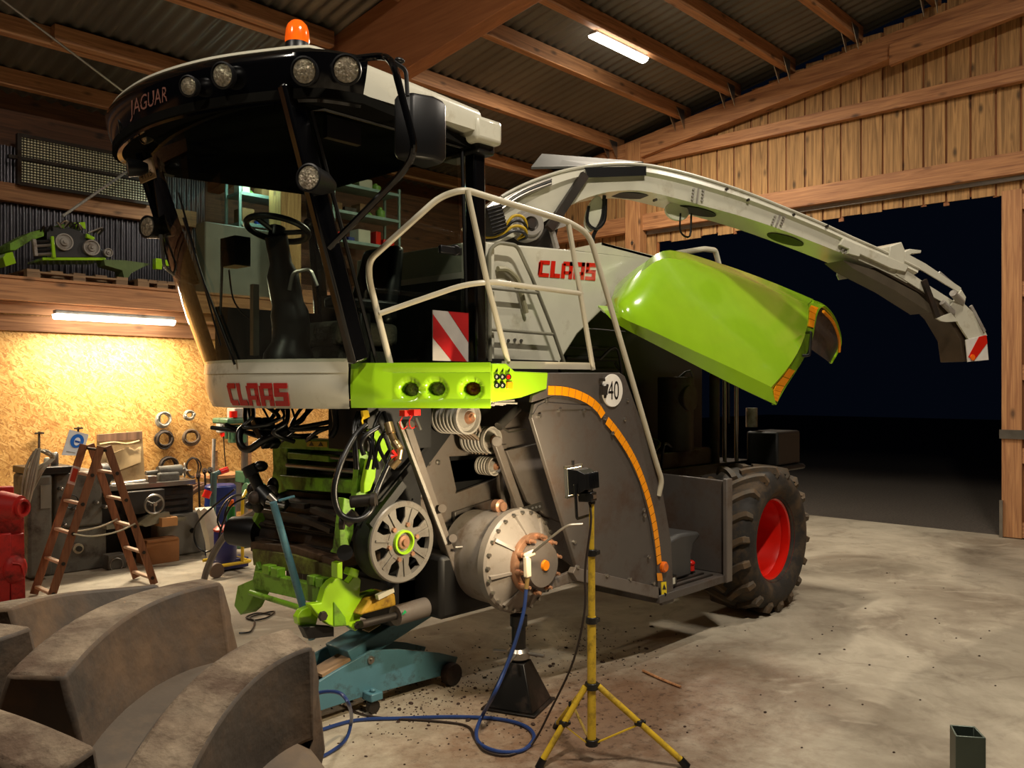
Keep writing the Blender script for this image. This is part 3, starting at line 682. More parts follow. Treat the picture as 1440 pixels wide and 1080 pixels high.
# ---------------- white body side
YBd = 4.2
poly = [(668, 338), (735, 345), (800, 351), (925, 364), (880, 404), (812, 470), (790, 505), (786, 514), (668, 512)]
b = MB(); b.prism([onY(x, y, YBd) for x, y in poly], (0, 1.35, 0)); body = obj('body_panel', b, M['white'], H, bevel=.012)
P = [onY(668, 338, YBd), onY(800, 351, YBd)]
a0, a1, a2, a3 = onY(757, 389, YBd - .002), onY(838, 395, YBd - .002), onY(757, 366, YBd - .002), onY(838, 370, YBd - .002)
b = MB(); blocktext(b, quadmap(a0, a1, a2, a3, (0, -.8, 0))); obj('lettering', b, M['red'], body)
b = MB(); b.prism([onY(800, 351, YBd), onY(846, 341, YBd + .0), onY(922, 360, YBd), onY(925, 366, YBd)], (0, .03, 0)); b.prism([onY(846, 341, YBd), onY(870, 352, YBd + .5), onY(930, 362, YBd + .6), onY(925, 362, YBd)], (0, 0, -.02)); obj('hopper_flange', b, M['white'], body)
b = MB(); x_ = onY(680, 400, YBd); b.bb(x_.x - .02, x_.x + .06, YBd - .05, YBd, 2.15, 3.0); obj('edge_strip', b, M['white'], body, bevel=.01)
b = MB(); b.tube(rnd([onY(700, 378, YBd - .03), onY(712, 378, YBd - .03), onY(728, 392, YBd - .03), onY(740, 440, YBd - .03)], .05), .02, 8); obj('pressed_rib', b, mat('olive_strip', (.62, .60, .48), .4), body)
b = MB(); 
for k in range(4): b.cyl(onY(706 + k * 9, 478 + (k % 2), YBd), onY(706 + k * 9, 478 + (k % 2), YBd - .01), .012)
obj('bolt_row', b, M['steel'], body)
b = MB(); a0 = onY(689, 520, 4.3); b.bb(4.0, 4.9, 4.14, 4.2, 1.9, 2.2); obj('lower_body', b, M['dark'], H)
# ---------------- dark engine bay
b = MB(); b.bb(4.3, 8.0, 4.75, 5.6, .7, 2.75); b.bb(4.1, 5.2, 4.45, 5.6, .7, 2.05); eb = obj('engine_bay', b, M['dark'], H, bevel=.02)
random.seed(5)
b = MB(); b.bb(5.3, 6.2, 4.45, 4.75, 1.5, 2.5); 
for k in range(9): b.bb(5.35, 6.15, 4.43, 4.46, 1.6 + k * .09, 1.63 + k * .09)
obj('radiator_box', b, M['dark'], eb, bevel=.01)
b = MB(); b.bb(6.5, 7.6, 4.35, 4.7, 1.25, 1.4); b.bb(6.4, 8.2, 4.3, 5.5, 1.15, 1.25); b.cyl((7.0, 4.45, 1.4), (7.0, 4.45, 2.1), .17); b.cyl((7.0, 4.45, 1.9), (7.0, 4.28, 1.9), .13); obj('engine_block', b, M['iron'], eb, bevel=.01)
for (x, y0, r) in ((7.55, 4.35, .05), (7.75, 4.35, .02), (7.9, 4.3, .02)):
    b = MB(); b.cyl((x, y0, 1.25), (x, y0, 2.2), r, n=14); obj('pipe', b, M['steel'] if r < .03 else M['iron'], eb)
p = onY(1057, 587, 4.3); b = MB(); b.cyl(p - V((0, 0, .1)), p + V((0, 0, .1)), .06, n=16); obj('filter_canister', b, M['greyl'], eb)
for k in range(10):
    b = MB(); x = random.uniform(5.2, 7.9); z = random.uniform(1.3, 2.3); b.tube([(x, 4.4, z), (x + random.uniform(-.3, .3), 4.3, z + random.uniform(-.3, .1)), (x + random.uniform(-.4, .4), 4.38, z - random.uniform(.2, .7))], .014, 6, sm=5); obj('engine_hose', b, M['black'], eb)
b = MB(); b.bb(7.6, 8.65, 3.9, 5.5, 1.15, 1.2); b.bb(8.1, 8.62, 3.95, 4.3, 1.2, 1.55); obj('rear_counterweight', b, M['dark'], H, bevel=.03)
b = MB(); b.bb(4.4, 8.3, 4.55, 4.75, .55, .8); b.bb(4.4, 8.3, 5.05, 5.25, .55, .8); obj('chassis_beam', b, M['dark'], H)
b = MB(); b.cyl((7.1, 4.0, .62), (7.1, 5.8, .62), .09); obj('rear_axle', b, M['dark'], H)
# ---------------- opened lime side hood
HP0, HP1, HP2 = onY(936, 366, 3.9), onY(1133, 430, 3.9), onY(1082, 545, 3.42)
hn = (HP1 - HP0).cross(HP2 - HP0).normalized(); hn = hn if hn.dot(HP0 - CP) < 0 else -hn
rows2 = [[(868, 405), (884, 390), (908, 372), (941, 355), (1005, 371), (1074, 395), (1142, 423)],
         [(866, 412), (882, 400), (905, 384), (938, 366), (1000, 382), (1066, 405), (1134, 430)],
         [(862, 424), (874, 424), (894, 422), (924, 424), (984, 444), (1050, 467), (1124, 487)],
         [(857, 434), (868, 441), (886, 451), (913, 464), (964, 489), (1022, 516), (1082, 545)],
         [(841, 433), (856, 445), (880, 460), (908, 476), (964, 506), (1022, 537), (1089, 569)]]
offr = [-.13, 0., .045, 0., -.07]; offc = [-.22, -.10, -.03, 0, 0, 0, 0]
rs_ = [spl([V((x, y, 0)) for x, y in r], 5) for r in rows2]; oc_ = spl([V((o_, 0, 0)) for o_ in offc], 5)
def hpt(i, v):
    col = [rs_[j][i] for j in range(5)]; k = min(int(v), 3); t = v - k
    if k in (0, 3): p = col[k].lerp(col[k + 1], t); off = offr[k] + (offr[k + 1] - offr[k]) * t
    else:
        u = v - 1; p = col[1] * ((1 - u) * (2 - u) / 2) + col[2] * (u * (2 - u)) + col[3] * (u * (u - 1) / 2); off = offr[2] * sin(pi * u / 2)
    off += oc_[i].x
    return onP(p.x, p.y, HP0 + hn * off, hn)
vv_ = [0, .5, 1] + [1 + 2 * k / 10 for k in range(1, 10)] + [3, 3.5, 4]
b = MB(); b.sheet([[hpt(i, v) for v in vv_] for i in range(len(rs_[0]))], .02); hood = obj('side_hood', b, M['lime'], H, sm=24)
# rear return of the hood
inn_ = [(1142, 423, 4.05), (1133, 430, 3.9), (1123, 487, 3.6), (1082, 545, 3.42), (1089, 569, 3.46)]
IN = [hpt(len(rs_[0]) - 1, 4 * k / 20) for k in range(21)]
outp = [(1160, 430), (1150, 440), (1138, 490), (1103, 548), (1092, 569)]
OU = [onP(p.x, p.y, HP0 + hn * -.09, hn) for p in spl([V((x, y, 0)) for x, y in outp], 5)]
b = MB(); b.sheet([[IN[i].lerp(OU[i], k / 3) for k in range(4)] for i in range(len(IN))], .02); obj('hood_return', b, M['lime'], hood, sm=50)
n = len(IN)
def seg(i): k = min(int(i), n - 2); return IN[k].lerp(IN[k + 1], i - k), OU[k].lerp(OU[k + 1], i - k)
outn = V((.3, -1, .1)).normalized()
for (s0, s1, cnt) in ((3.5, 7.5, 4), (12.6, 18.6, 6)):
    for k in range(cnt):
        a, c = s0 + (s1 - s0) * (k + .04) / cnt, s0 + (s1 - s0) * (k + .96) / cnt
        (i0, o0), (i1, o1) = seg(a), seg(c)
        b = MB(); q = [i0.lerp(o0, .22), i0.lerp(o0, .8), i1.lerp(o1, .8), i1.lerp(o1, .22)]; b.prism([x - CP for x in q], (0, 0, 0)) if False else b.hexa([x + outn * .004 for x in q] + [x + outn * .009 for x in q]); obj('reflective_tape', b, M['orange'], hood)
b = MB(); b.tube(rnd([onY(1134, 468, 3.62), onY(1141, 467, 3.55), onY(1138, 500, 3.5), onY(1128, 500, 3.55)], .02), .014, 8); obj('hood_handle', b, M['black'], hood)
# far return: grey inner skin with lime edge
far = [(1142, 424, 4.1), (1158, 431, 4.2), (1172, 447, 4.35), (1180, 470, 4.5), (1180, 488, 4.55), (1168, 510, 4.6), (1140, 490, 4.3), (1143, 460, 4.25)]
P = [onY(*p) for p in far]
b = MB(); c0 = sum(P, V((0, 0, 0))) / len(P)
vs = P + [c0 + V((.12, .05, 0))]; b.add(vs + [p + V((.015, .015, 0)) for p in vs], [(i, (i + 1) % 8, 8) for i in range(8)] + [(9 + (i + 1) % 8, 9 + i, 17) for i in range(8)] + [(i, 9 + i, 9 + (i + 1) % 8, (i + 1) % 8) for i in range(8)]); obj('hood_inner_skin', b, M['greyd'], hood)
b = MB(); b.tube(spl([onY(*p) for p in far[:6]], 6), .022, 8); obj('hood_lip', b, M['lime'], hood)
b = MB(); b.tube(spl([onY(x + 0, y + 7, Y - .06) for x, y, Y in far[1:5]], 5), .018, 8); obj('hood_lip_tape', b, M['orange'], hood)
b = MB()
for s in (-1, 1): b.bar(onY(1040 - 4, 512 + s * 2, 3.485), onY(1040 + 5, 512 - s * 3, 3.485), .006, .01)
obj('hood_latch', b, M['black'], hood)
b = MB(); b.tube(rnd([onY(930, 360, 4.5), onY(990, 350, 4.5), onY(1006, 352, 4.5), onY(1011, 372, 4.5)], .04), .028, 10); obj('grab_bar', b, M['white'], H)
# ---------------- discharge spout
SB = V((4.72, 4.93, 0)); ST = onD(1372, 480, 8.95); sdir = V((ST.x - SB.x, ST.y - SB.y, 0)).normalized(); sn = V((sdir.y, -sdir.x, 0))
if sn.dot(FW) > 0: sn = -sn
def onS(px, py, off=0.): return onP(px, py, SB + sn * off, sn)
top = [(668, 312), (684, 292), (704, 276), (732, 261), (762, 249), (800, 238), (850, 231), (900, 231), (950, 240), (1000, 254), (1050, 271), (1100, 291), (1150, 312), (1200, 335), (1250, 357), (1292, 378)]
bot = [(690, 345), (712, 338), (738, 326), (765, 312), (790, 296), (818, 281), (855, 270), (900, 268), (947, 278), (995, 291), (1042, 304), (1090, 320), (1138, 338), (1186, 357), (1236, 378), (1276, 398)]
W2 = .17
Tn = spl([onS(*p, off=.17) for p in top], 3); Bn = spl([onS(*p, off=.17) for p in bot], 3)
G = []
for t, q in zip(Tn, Bn):
    d = (q - t); mid = t + d * .38; fl = sn * .03
    prof = [t - sn * .34, t - sn * .34 + d * 0 + V((0, 0, 0)), t, t + d * .06 + fl * .4, mid + fl, mid + d * .12 + fl * .0, q, q - sn * .34]
    G.append([t - sn * .34 + sn * .0, t, t + d * .30 + fl, t + d * .42, q, q - sn * .34])
vs = []; fs = []; k = 6
b = MB()
for row in G: vs += row
for i in range(len(G) - 1):
    for j in range(k): fs.append((i * k + j, i * k + (j + 1) % k, (i + 1) * k + (j + 1) % k, (i + 1) * k + j))
fs += [list(range(k))[::-1], list(range((len(G) - 1) * k, len(G) * k))]
b.add(vs, fs); sp = obj('discharge_spout', b, M['white'], H, sm=30)
# pressed ridge, seams and bolts on the spout
b = MB(); b.tube([t + (q - t) * .02 + sn * .012 for t, q in zip(Tn[6:], Bn[6:])], .014, 8); obj('top_bead', b, M['white'], sp)
for idx in (26, 33, 39):
    t, q = Tn[idx], Bn[idx]; b = MB(); b.bar(t + (q - t) * .42 + sn * .01, q + sn * .01, .012, .012); 
    for f_ in (.5, .62, .75, .88): b.bolt(t + (q - t) * f_ + sn * .0 + sdir * .05, sn, .012, .02); b.bolt(t + (q - t) * f_ - sdir * .05, sn, .012, .02)
    obj('seam_bolts', b, M['greyl'], sp)
for px, py in ((922, 283), (1022, 268), (1052, 283), (1116, 304), (1163, 320)):
    p = onS(px, py - 2, .2); b = MB(); b.cyl(p - sn * .03, p + sn * .012, .012); obj('spout_bolt', b, M['iron'], sp)
# oval hatches on the underside
for (px, py, flap) in ((880, 268, (838, 300, 12, 30)), (982, 292, (952, 300, 16, 14)), (1105, 326, None)):
    c = onS(px, py + 2, .0); c = c + V((0, 0, -.0)); i = min(range(len(Bn)), key=lambda k_: (Bn[k_] - c - sn * .17).length); tg = (Bn[min(i + 1, len(Bn) - 1)] - Bn[i - 1]).normalized(); nb = tg.cross(sn).normalized(); nb = nb if nb.z < 0 else -nb
    c = Bn[i] - sn * .17; b = MB(); vs = []
    R = Matrix((tg, sn, nb)).transposed(); n_ = 20
    b.prism([c + tg * .2 * cos(2 * pi * j / n_) + sn * .11 * sin(2 * pi * j / n_) + nb * .002 for j in range(n_)], nb * .008); obj('oval_hatch', b, M['dark'], sp)
MG = mat('hatch_cover', (.80, .80, .72), .4, var=.1)
for (px, py, rw, rh, ang) in ((833, 302, 11, 27, .35), (950, 298, 17, 13, .4)):
    c = onS(px, py, .0); n_ = 22; P = []
    for j in range(n_):
        th = 2 * pi * j / n_; dx, dy = rw * cos(th), rh * sin(th); P.append(onS(px + dx * cos(ang) - dy * sin(ang) * .8, py + dx * sin(ang) * .8 + dy * cos(ang), .0))
    b = MB(); b.prism(P, sn * .03); hc = obj('hatch_cover', b, MG, sp, bevel=.006)
b = MB(); b.tube([onS(850, 275, .03), onS(846, 310, .03), onS(835, 330, .03), onS(833, 352, .03)], .016, 8, sm=4); obj('rubber_strap', b, M['black'], sp)
b = MB(); b.tube([onS(828, 290, .05), onS(826, 312, .05), onS(838, 322, .05), onS(850, 310, .05), onS(852, 280, .05)], .014, 8, sm=4); obj('rubber_strap', b, M['black'], sp)
b = MB(); b.tube([onS(957, 300, .03), onS(957, 326, .03), onS(970, 332, .03), onS(972, 300, .03)], .009, 6, sm=4); obj('rubber_strap', b, M['black'], sp)
# base bearing, hoses, black bellows at the spout foot
c = onS(744, 316, .2); b = MB(); b.lathe(c, sn, [(.13, -.12), (.13, 0), (.12, .02), (.1, .02), (.09, .05), (.06, .05), (.055, .02), (.03, .02)], 32); obj('pivot_bearing', b, M['greyl'], sp)
b = MB(); b.cyl(c + sn * .02, c + sn * .06, .04); obj('pivot_pin', b, M['iron'], sp)
b = MB(); b.prism([onS(680, 336, .1), onS(700, 300, .1), onS(790, 300, .1), onS(778, 350, .1), onS(690, 350, .1)], -sn * .5); obj('spout_foot', b, M['iron'], H)
for off in (0, .035, .07):
    b = MB(); b.tube([onS(676 + off * 60, 318 - off * 40, .22), onS(705, 288 + off * 90, .22), onS(735, 268 + off * 90, .22), onS(775, 252 + off * 90, .22)], .013, 8, sm=5); obj('hydraulic_pipe', b, M['steel'] if off != .035 else M['black'], sp)
b = MB(); b.bar(onS(772, 322, .24), onS(822, 246, .2), .05, .07); obj('lift_strut', b, M['iron'], sp)
b = MB(); b.prism([onS(822, 236, .205), onS(908, 234, .205), onS(908, 247, .205), onS(826, 250, .205)], sn * .01); obj('cable_channel', b, M['black'], sp)
c = onS(693, 309, .34); b = MB()
b.box(c, (.17, .1, .2), Matrix.Rotation(-.35, 3, 'Y'))
for k in range(7): b.box(c + Matrix.Rotation(-.35, 3, 'Y') @ V((0, -.052, -.08 + k * .027)), (.175, .01, .012), Matrix.Rotation(-.35, 3, 'Y'))
obj('hose_bellows', b, M['black'], H, bevel=.02)
for k in range(4):
    b = MB(); b.tube([onS(676, 326 + 4 * k, .3), onS(694, 328 + 3 * k, .3), onS(708, 320 + 4 * k, .32), onS(722, 304 + 7 * k, .34), onS(736, 306 + 7 * k, .34), onS(740, 322 + 4 * k, .3), onS(728, 338, .26)], .012, 8, sm=6); obj('hydraulic_hose', b, M['black'] if k % 2 else mat('yellow_sleeve', (.8, .66, .1), .4), H)
b = MB(); b.bar(onS(775, 320, .2), onS(783, 350, .2), .03, .04); b.bar(onS(775, 320, .2), onS(800, 312, .2), .03, .05); obj('support_bracket', b, M['greyl'], H)
p0, p1 = onS(752, 232, -.5), onS(860, 228, -.5)
b = MB(); b.prism([onS(747, 238, -.3), onS(762, 219, -.9), onS(905, 230, -.9), onS(850, 236, -.3)], (0, 0, .02)); obj('top_shield', b, mat('shield_grey', (.20, .20, .17), .7), sp)
# end section
b = MB(); b.prism([onS(x, y, .185) for x, y in ((1183, 336), (1275, 374), (1270, 383), (1250, 378), (1178, 345))], sn * .03); obj('actuator_channel', b, M['white'], sp, bevel=.005)
b = MB(); b.prism([onS(x, y, .19) for x, y in ((1192, 349), (1207, 354), (1205, 361), (1190, 357))], sn * .03); obj('channel_clip', b, M['white'], sp)
b = MB(); b.prism([onS(x, y, .2) for x, y in ((1252, 346), (1268, 340), (1273, 352), (1272, 378), (1253, 380), (1250, 362))], -sn * .42); obj('head_bracket', b, M['white'], sp, bevel=.008)
b = MB(); b.prism([onS(x, y, .15) for x, y in ((1272, 354), (1280, 350), (1296, 352), (1295, 356), (1282, 357), (1274, 362))], -sn * .3); obj('head_tab', b, M['white'], sp, bevel=.005)
# open channel beyond the head: two side cheeks and dark inner flap
for off, mm in ((.17, 'white'),):
    b = MB(); b.prism([onS(x, y, off) for x, y in ((1272, 356), (1300, 371), (1350, 405), (1350, 413), (1298, 382), (1270, 367))], sn * .015); b.prism([onS(x, y, off - .02) for x, y in ((1262, 374), (1300, 400), (1338, 424), (1335, 432), (1296, 411), (1256, 386))], sn * .03); obj('cheek_plate', b, M[mm], sp)
b = MB(); b.prism([onS(x, y, .19) for x, y in ((1185, 366), (1230, 380), (1290, 412), (1318, 438), (1308, 440), (1258, 408), (1200, 378))], -sn * .24); obj('lower_channel', b, mat('channel_brown', (.30, .27, .22), .5), sp)  # dark brown rubber strip under the spout end
fl = [(1166, 362), (1185, 368), (1235, 390), (1290, 425), (1318, 440), (1336, 462), (1350, 505), (1322, 510), (1318, 480), (1300, 450), (1270, 420), (1220, 393)]
b = MB(); b.prism([onS(x, y, -.12) for x, y in fl], sn * .28); obj('rubber_deflector', b, mat('brown_rubber', (.26, .21, .16), .45, var=.25), sp, bevel=.01)
b = MB(); b.bar(onS(1299, 394, .2), onS(1318, 446, .2), .03, .06); obj('flap_lever', b, M['iron'], sp)
b = MB(); b.prism([onS(x, y, .2) for x, y in ((1315, 448), (1335, 440), (1345, 452), (1330, 453), (1322, 452))], sn * .02); b.prism([onS(x, y, .19) for x, y in ((1335, 430), (1350, 408), (1356, 418), (1354, 428), (1372, 445), (1386, 472), (1376, 475), (1360, 478), (1345, 455), (1338, 440))], sn * .02); obj('end_plate', b, M['white'], sp)
b = MB(); b.bar(onS(1320, 384, .1), onS(1345, 405, .1), .02, .04); obj('linkage_rod', b, M['greyl'], sp)
b = MB(); b.bar(onS(1300, 378, .1), onS(1340, 402, .12), .03, .025); obj('linkage_rod', b, M['greyl'], sp)
b = MB(); b.bar(onS(1365, 430, .2), onS(1384, 466, .22), .02, .03); obj('linkage_rod', b, M['greyl'], sp)
b = MB(); b.cyl(onS(1340, 412, .25), onS(1352, 425, .2), .035); b.cyl(onS(1325, 425, .2), onS(1340, 440, .2), .03); obj('linkage_knuckle', b, M['greyl'], sp)
mk = [(1357, 478), (1386, 471), (1389, 506), (1360, 509)]; mq = [onS(x, y, .215) for x, y in mk]
b = MB(); b.prism(mq, sn * .01); mo = obj('marker_board', b, mat('marker_white', (.88, .86, .83), .5), sp)
fm = quadmap(mq[3], mq[2], mq[0], mq[1], sn)
b = MB(); b.prism([fm(u, v, .012) for u, v in ((.02, .22), (.28, 0.02), (1.0, .68), (.98, 1.), (.62, 1.0))], sn * .002); obj('marker_stripe', b, M['red'], mo)
b = MB(); p = fm(.2, .18, .016); b.cyl(p, p + sn * .01, .03); obj('marker_reflector', b, mat('reflector_orange', (1, .45, .1), .3), mo)
b = MB(); b.prism([onS(x, y, -.1) for x, y in ((1177, 375), (1205, 381), (1208, 389), (1179, 394), (1176, 388))], sn * .012); obj('latch_triangle', b, M['white'], sp)
b = MB(); b.bar(onS(1282, 414 + 20, -.1), onS(1291, 434, -.1), .02, .02); obj('small_clip', b, M['steel'], sp)
# ---------------- fender, side panel and reflective arc
b = MB(); fpoly = [(771, 524), (872, 524), (879, 529), (905, 600), (930, 680), (944, 760), (948, 846), (932, 852), (926, 838), (924, 790), (915, 735), (900, 678), (878, 630), (852, 590), (820, 562), (790, 553), (748, 566), (750, 556), (769, 547)]
b.prism([onY(x, y, YS) for x, y in fpoly], (0, .03, 0)); fen = obj('fender', b, M['greyd'], H, bevel=.006)
b = MB(); spoly = [(752, 568), (790, 551), (822, 561), (854, 589), (880, 628), (902, 676), (917, 733), (926, 790), (927, 826), (812, 800), (748, 588)]
b.prism([onY(x, y, YS + .012) for x, y in spoly], (0, .03, 0)); spn = obj('side_panel', b, M['greyd'], H, bevel=.004)
b = MB(); b.prism([onY(x, y, YS + .004) for x, y in ((757, 571), (766, 566), (835, 571), (838, 575), (766, 576), (750, 583))], (0, .02, 0)); obj('panel_fold', b, M['greyd'], spn)
b = MB(); b.prism([onY(x, y, YS) for x, y in ((806, 806), (810, 798), (928, 826), (931, 842), (924, 842), (812, 817))], (0, .05, 0)); obj('lower_rail', b, M['grey'], H, bevel=.004)
b = MB(); b.prism([onY(x, y, YS + .05) for x, y in ((812, 800), (812, 817), (745, 838), (745, 828))], (0, .03, 0)); obj('lower_rail', b, M['grey'], H, bevel=.004)
arc1 = spl([onY(x, y, YS) for x, y in ((770, 549), (792, 550), (812, 555), (830, 564), (843, 576), (848, 585))], 8)
arc2 = spl([onY(x, y, YS) for x, y in ((853, 591), (867, 608), (884, 634), (897, 660), (908, 690), (917, 723), (923, 757), (927, 793))], 10)
def along(P, s):
    L_ = [0]
    for i in range(1, len(P)): L_.append(L_[-1] + (P[i] - P[i - 1]).length)
    t = s * L_[-1]
    for i in range(1, len(P)):
        if L_[i] >= t - 1e-9: k = (t - L_[i - 1]) / (L_[i] - L_[i - 1]); return P[i - 1].lerp(P[i], k), (P[i] - P[i - 1]).normalized()
    return P[-1], (P[-1] - P[-2]).normalized()
for P, cnt in ((arc1, 9), (arc2, 20)):
    for k in range(cnt):
        q = []
        for s, sg_ in ((k + .05, 1), (k + .95, 1), (k + .95, -1), (k + .05, -1)):
            p, t = along(P, s / cnt); nrm = V((t.z, 0, -t.x)); q.append(p + nrm * .028 * sg_ + V((0, -.004, 0)))
        b = MB(); b.prism(q, (0, .003, 0)); obj('reflective_tape', b, M['orange'], fen)
b = MB(); b.prism([onY(x, y, YS - .004) for x, y in ((924, 806), (931, 806), (932, 817), (925, 817))], (0, .003, 0)); obj('reflective_tape', b, M['orange'], fen)
b = MB(); b.prism([onY(x, y, YS - .004) for x, y in ((930, 819), (937, 818), (938, 842), (931, 843))], (0, .003, 0)); wl = obj('warning_label', b, mat('label_yellow', (.95, .85, .1), .4), fen)
b = MB(); b.add([onY(931.5, 829, YS - .006), onY(937, 829, YS - .006), onY(934, 821, YS - .006)], [(0, 1, 2)]); b.cyl(onY(934.5, 836, YS - .005), onY(934.5, 836, YS - .007), .014, n=12); obj('label_pictogram', b, M['black'], wl)
p = onY(932, 797, YS); b = MB(); b.lathe(p, (0, -1, 0), [(.04, 0), (.04, .02), (.03, .03), (.012, .026)], 20); obj('round_reflector', b, mat('round_orange', (.95, .45, .08), .3, coat=.5), fen)
for px, py in ((861, 609), (878, 590), (882, 563), (850, 588), (905, 717), (906, 725), (912, 783)):
    p = onY(px, py, YS); b = MB(); b.lathe(p, (0, -1, 0), [(.014, 0), (.013, .01), (.006, .014)], 10); obj('fender_screw', b, M['steel'], fen)
for px, py in ((851, 809), (884, 814), (917, 820), (785, 577), (820, 578), (767, 563), (757, 585), (806, 762), (810, 797)):
    p = onY(px, py, YS + .012); b = MB(); b.bolt(p, (0, -1, 0), .014, .02); obj('panel_bolt', b, M['steel'], spn)
# speed disc 40
c = onY(860, 549, YS); b = MB(); b.cyl(c, c + V((0, -.012, 0)), .11, n=40); sd = obj('speed_disc', b, mat('disc_white', (.92, .90, .86), .4), H)
b = fonttext('40', lambda u, v, w: c + V((-.055 + .12 * u, -.0135, -.062 + .125 * v))); obj('speed_number', b, M['black'], sd)
b = MB(); b.box(c + V((-.115, -.02, .0)), (.05, .03, .06)); b.box(c + V((-.13, -.02, .07)), (.03, .03, .02)); b.bar(c + V((-.1, -.02, -.05)), c + V((-.07, -.02, .04)), .012, .012); obj('hinge', b, M['iron'], sd)
# ---------------- step, mudguard and toolbox in front of the rear wheel
XM = 6.16
b = MB(); b.hexa([V((XM, 3.45, .5)), V((XM + .03, 3.45, .5)), V((XM + .03, 4.1, .5)), V((XM, 4.1, .5)), V((XM, 3.45, 1.25)), V((XM + .03, 3.45, 1.25)), V((XM + .03, 4.1, 1.27)), V((XM, 4.1, 1.27))]); mg = obj('mudguard', b, M['greyd'], H, bevel=.008)
b = MB(); b.bb(XM - .03, XM + .06, 3.42, 3.46, .44, 1.27); obj('mudguard_edge', b, M['grey'], mg, bevel=.008)
b = MB(); b.bb(5.2, XM + .03, 3.44, 4.1, .44, .5); obj('step_plate', b, M['greyd'], H, bevel=.006)
b = MB(); b.bb(5.15, XM, 4.1, 4.13, .5, 1.27); obj('step_back_wall', b, M['greyd'], H)
b = MB()
for k in range(7): b.bb(5.3, 6.05, 3.5 + k * .08, 3.52 + k * .08, .5, .512)
obj('step_grip', b, M['iron'], H)
tb = thing('toolbox', 'dark plastic hooded toolbox on the step in front of the rear wheel', 'box', (5.75, 3.85, .5))
b = MB(); P = [(0, 0), (0, .22), (.06, .31), (.2, .34), (.42, .33), (.45, .3), (.36, .24), (.33, .16), (.33, 0)]
b.prism([V((5.5 + u * 1.2, 3.6, .513 + z)) for u, z in P], (0, .42, 0)); obj('body', b, mat('toolbox_grey', (.25, .245, .24), .45), tb, bevel=.02)
b = MB(); b.cyl((5.98, 3.66, .53), (5.98, 3.66, .57), .03); b.ell((5.98, 3.66, .59), (.035, .035, .025)); obj('red_cap', b, M['red'], tb)
bt = thing('battery_pack', 'small black cordless tool battery on the step edge beside the fender', 'battery', (5.42, 3.52, .51))
b = MB(); b.bb(5.34, 5.50, 3.48, 3.6, .515, .6); obj('case', b, M['black'], bt, bevel=.012)
b = MB(); b.bb(5.48, 5.508, 3.5, 3.57, .54, .58); b.bb(5.4, 5.46, 3.474, 3.482, .54, .585); obj('label_patch', b, M['white'], bt)
# ---------------- tyres
def tyre_body(prof, c, ax, n=96):
    b = MB(); b.lathe(c, ax, prof, n, loop=True); return b
def lugs(b, c, ax, up, R, W, nl, hgt, lw, sweep, n=12, curve=1.8, inner=0., phase=0., out=.02, grow=0., slope=.35, stag=.5, crown=.0, two=False):
    """curved tread bars; sweep > 0 turns the shoulder end back against the rolling direction"""
    d = V(ax).normalized(); a = (V(up) - d * V(up).dot(d)).normalized(); q = a.cross(d) ; c = V(c)
    def P(sarc, ax_, r): ph = sarc / R; return c + d * ax_ + (a * cos(ph) + q * sin(ph)) * r
    for s in (1, -1):
        for k in range(nl):
            s0 = (2 * pi * (k + (stag if s < 0 else 0)) / nl + phase) * R; path = []
            for i in range(n + 1):
                t = i / n; path.append((inner + t * (W / 2 + out - inner), s0 - sweep * R * (1 - (1 - t) ** curve)))
            rows = []
            for i in range(n + 1):
                p0, p1 = path[max(i - 1, 0)], path[min(i + 1, n)]; tx, ty = p1[0] - p0[0], p1[1] - p0[1]; l_ = sqrt(tx * tx + ty * ty); nx, ny = -ty / l_, tx / l_
                x, y = path[i]; w = lw * (1 + grow * i / n) / 2; sk = hgt * slope; cr = crown * (i / n) ** 2
                f = lambda o_, r: P(y + ny * o_, s * (x + nx * o_), r)
                lo = R - hgt - .015 - crown * 1.2 * (i / n) ** 2
                rows.append([f(-w - sk, lo), f(-w, R - cr), f(w, R - cr), f(w + sk, lo)])
            x, y = path[-1]
            for (dx, dr, ww) in ((.012, hgt * .6, 1.), (.03, hgt * 1.6, .9)):
                p0, p1 = path[-2], path[-1]; tx, ty = p1[0] - p0[0], p1[1] - p0[1]; l_ = sqrt(tx * tx + ty * ty); nx, ny = -ty / l_, tx / l_; w = lw * (1 + grow) / 2 * ww; sk = hgt * slope
                f = lambda o_, r, e: P(y + ny * o_, s * (x + dx - e + nx * o_), r)
                rows.append([f(-w - sk, R - hgt - crown * 1.2 - dr * .6 - .015, .02), f(-w, R - crown - dr, 0), f(w, R - crown - dr, 0), f(w + sk, R - hgt - crown * 1.2 - dr * .6 - .015, .02)])
            vs = [p for r_ in rows for p in r_]; m_ = len(rows)
            fs = [(i * 4 + j, i * 4 + j + 1, i * 4 + j + 5, i * 4 + j + 4) for i in range(m_ - 1) for j in range(3)] + [(0, 1, 2, 3), ((m_ - 1) * 4 + 3, (m_ - 1) * 4 + 2, (m_ - 1) * 4 + 1, (m_ - 1) * 4)] + [(i * 4 + 3, i * 4, i * 4 + 4, i * 4 + 7) for i in range(m_ - 1)]
            b.add(vs, fs, 1)
            if two:
                n_f = len(fs); tops = set(3 * i + 1 for i in range(m_ - 1))
                for i_ in range(n_f):
                    if i_ not in tops: b.m[len(b.m) - n_f + i_] = 2
    return b
RUBBER = mat('dusty_rubber', (.15, .135, .12), .75, var=.25, scale=9, bump=.3, dirt=(.34, .27, .19), damt=.45, dscale=5)
LUGM = mat('lug_rubber', (.30, .26, .21), .75, var=.3, scale=8, bump=.3, dirt=(.40, .31, .21), damt=.5, dscale=7)
WC = V((7.12, 3.72, .652)); RW = .655; WW = .5
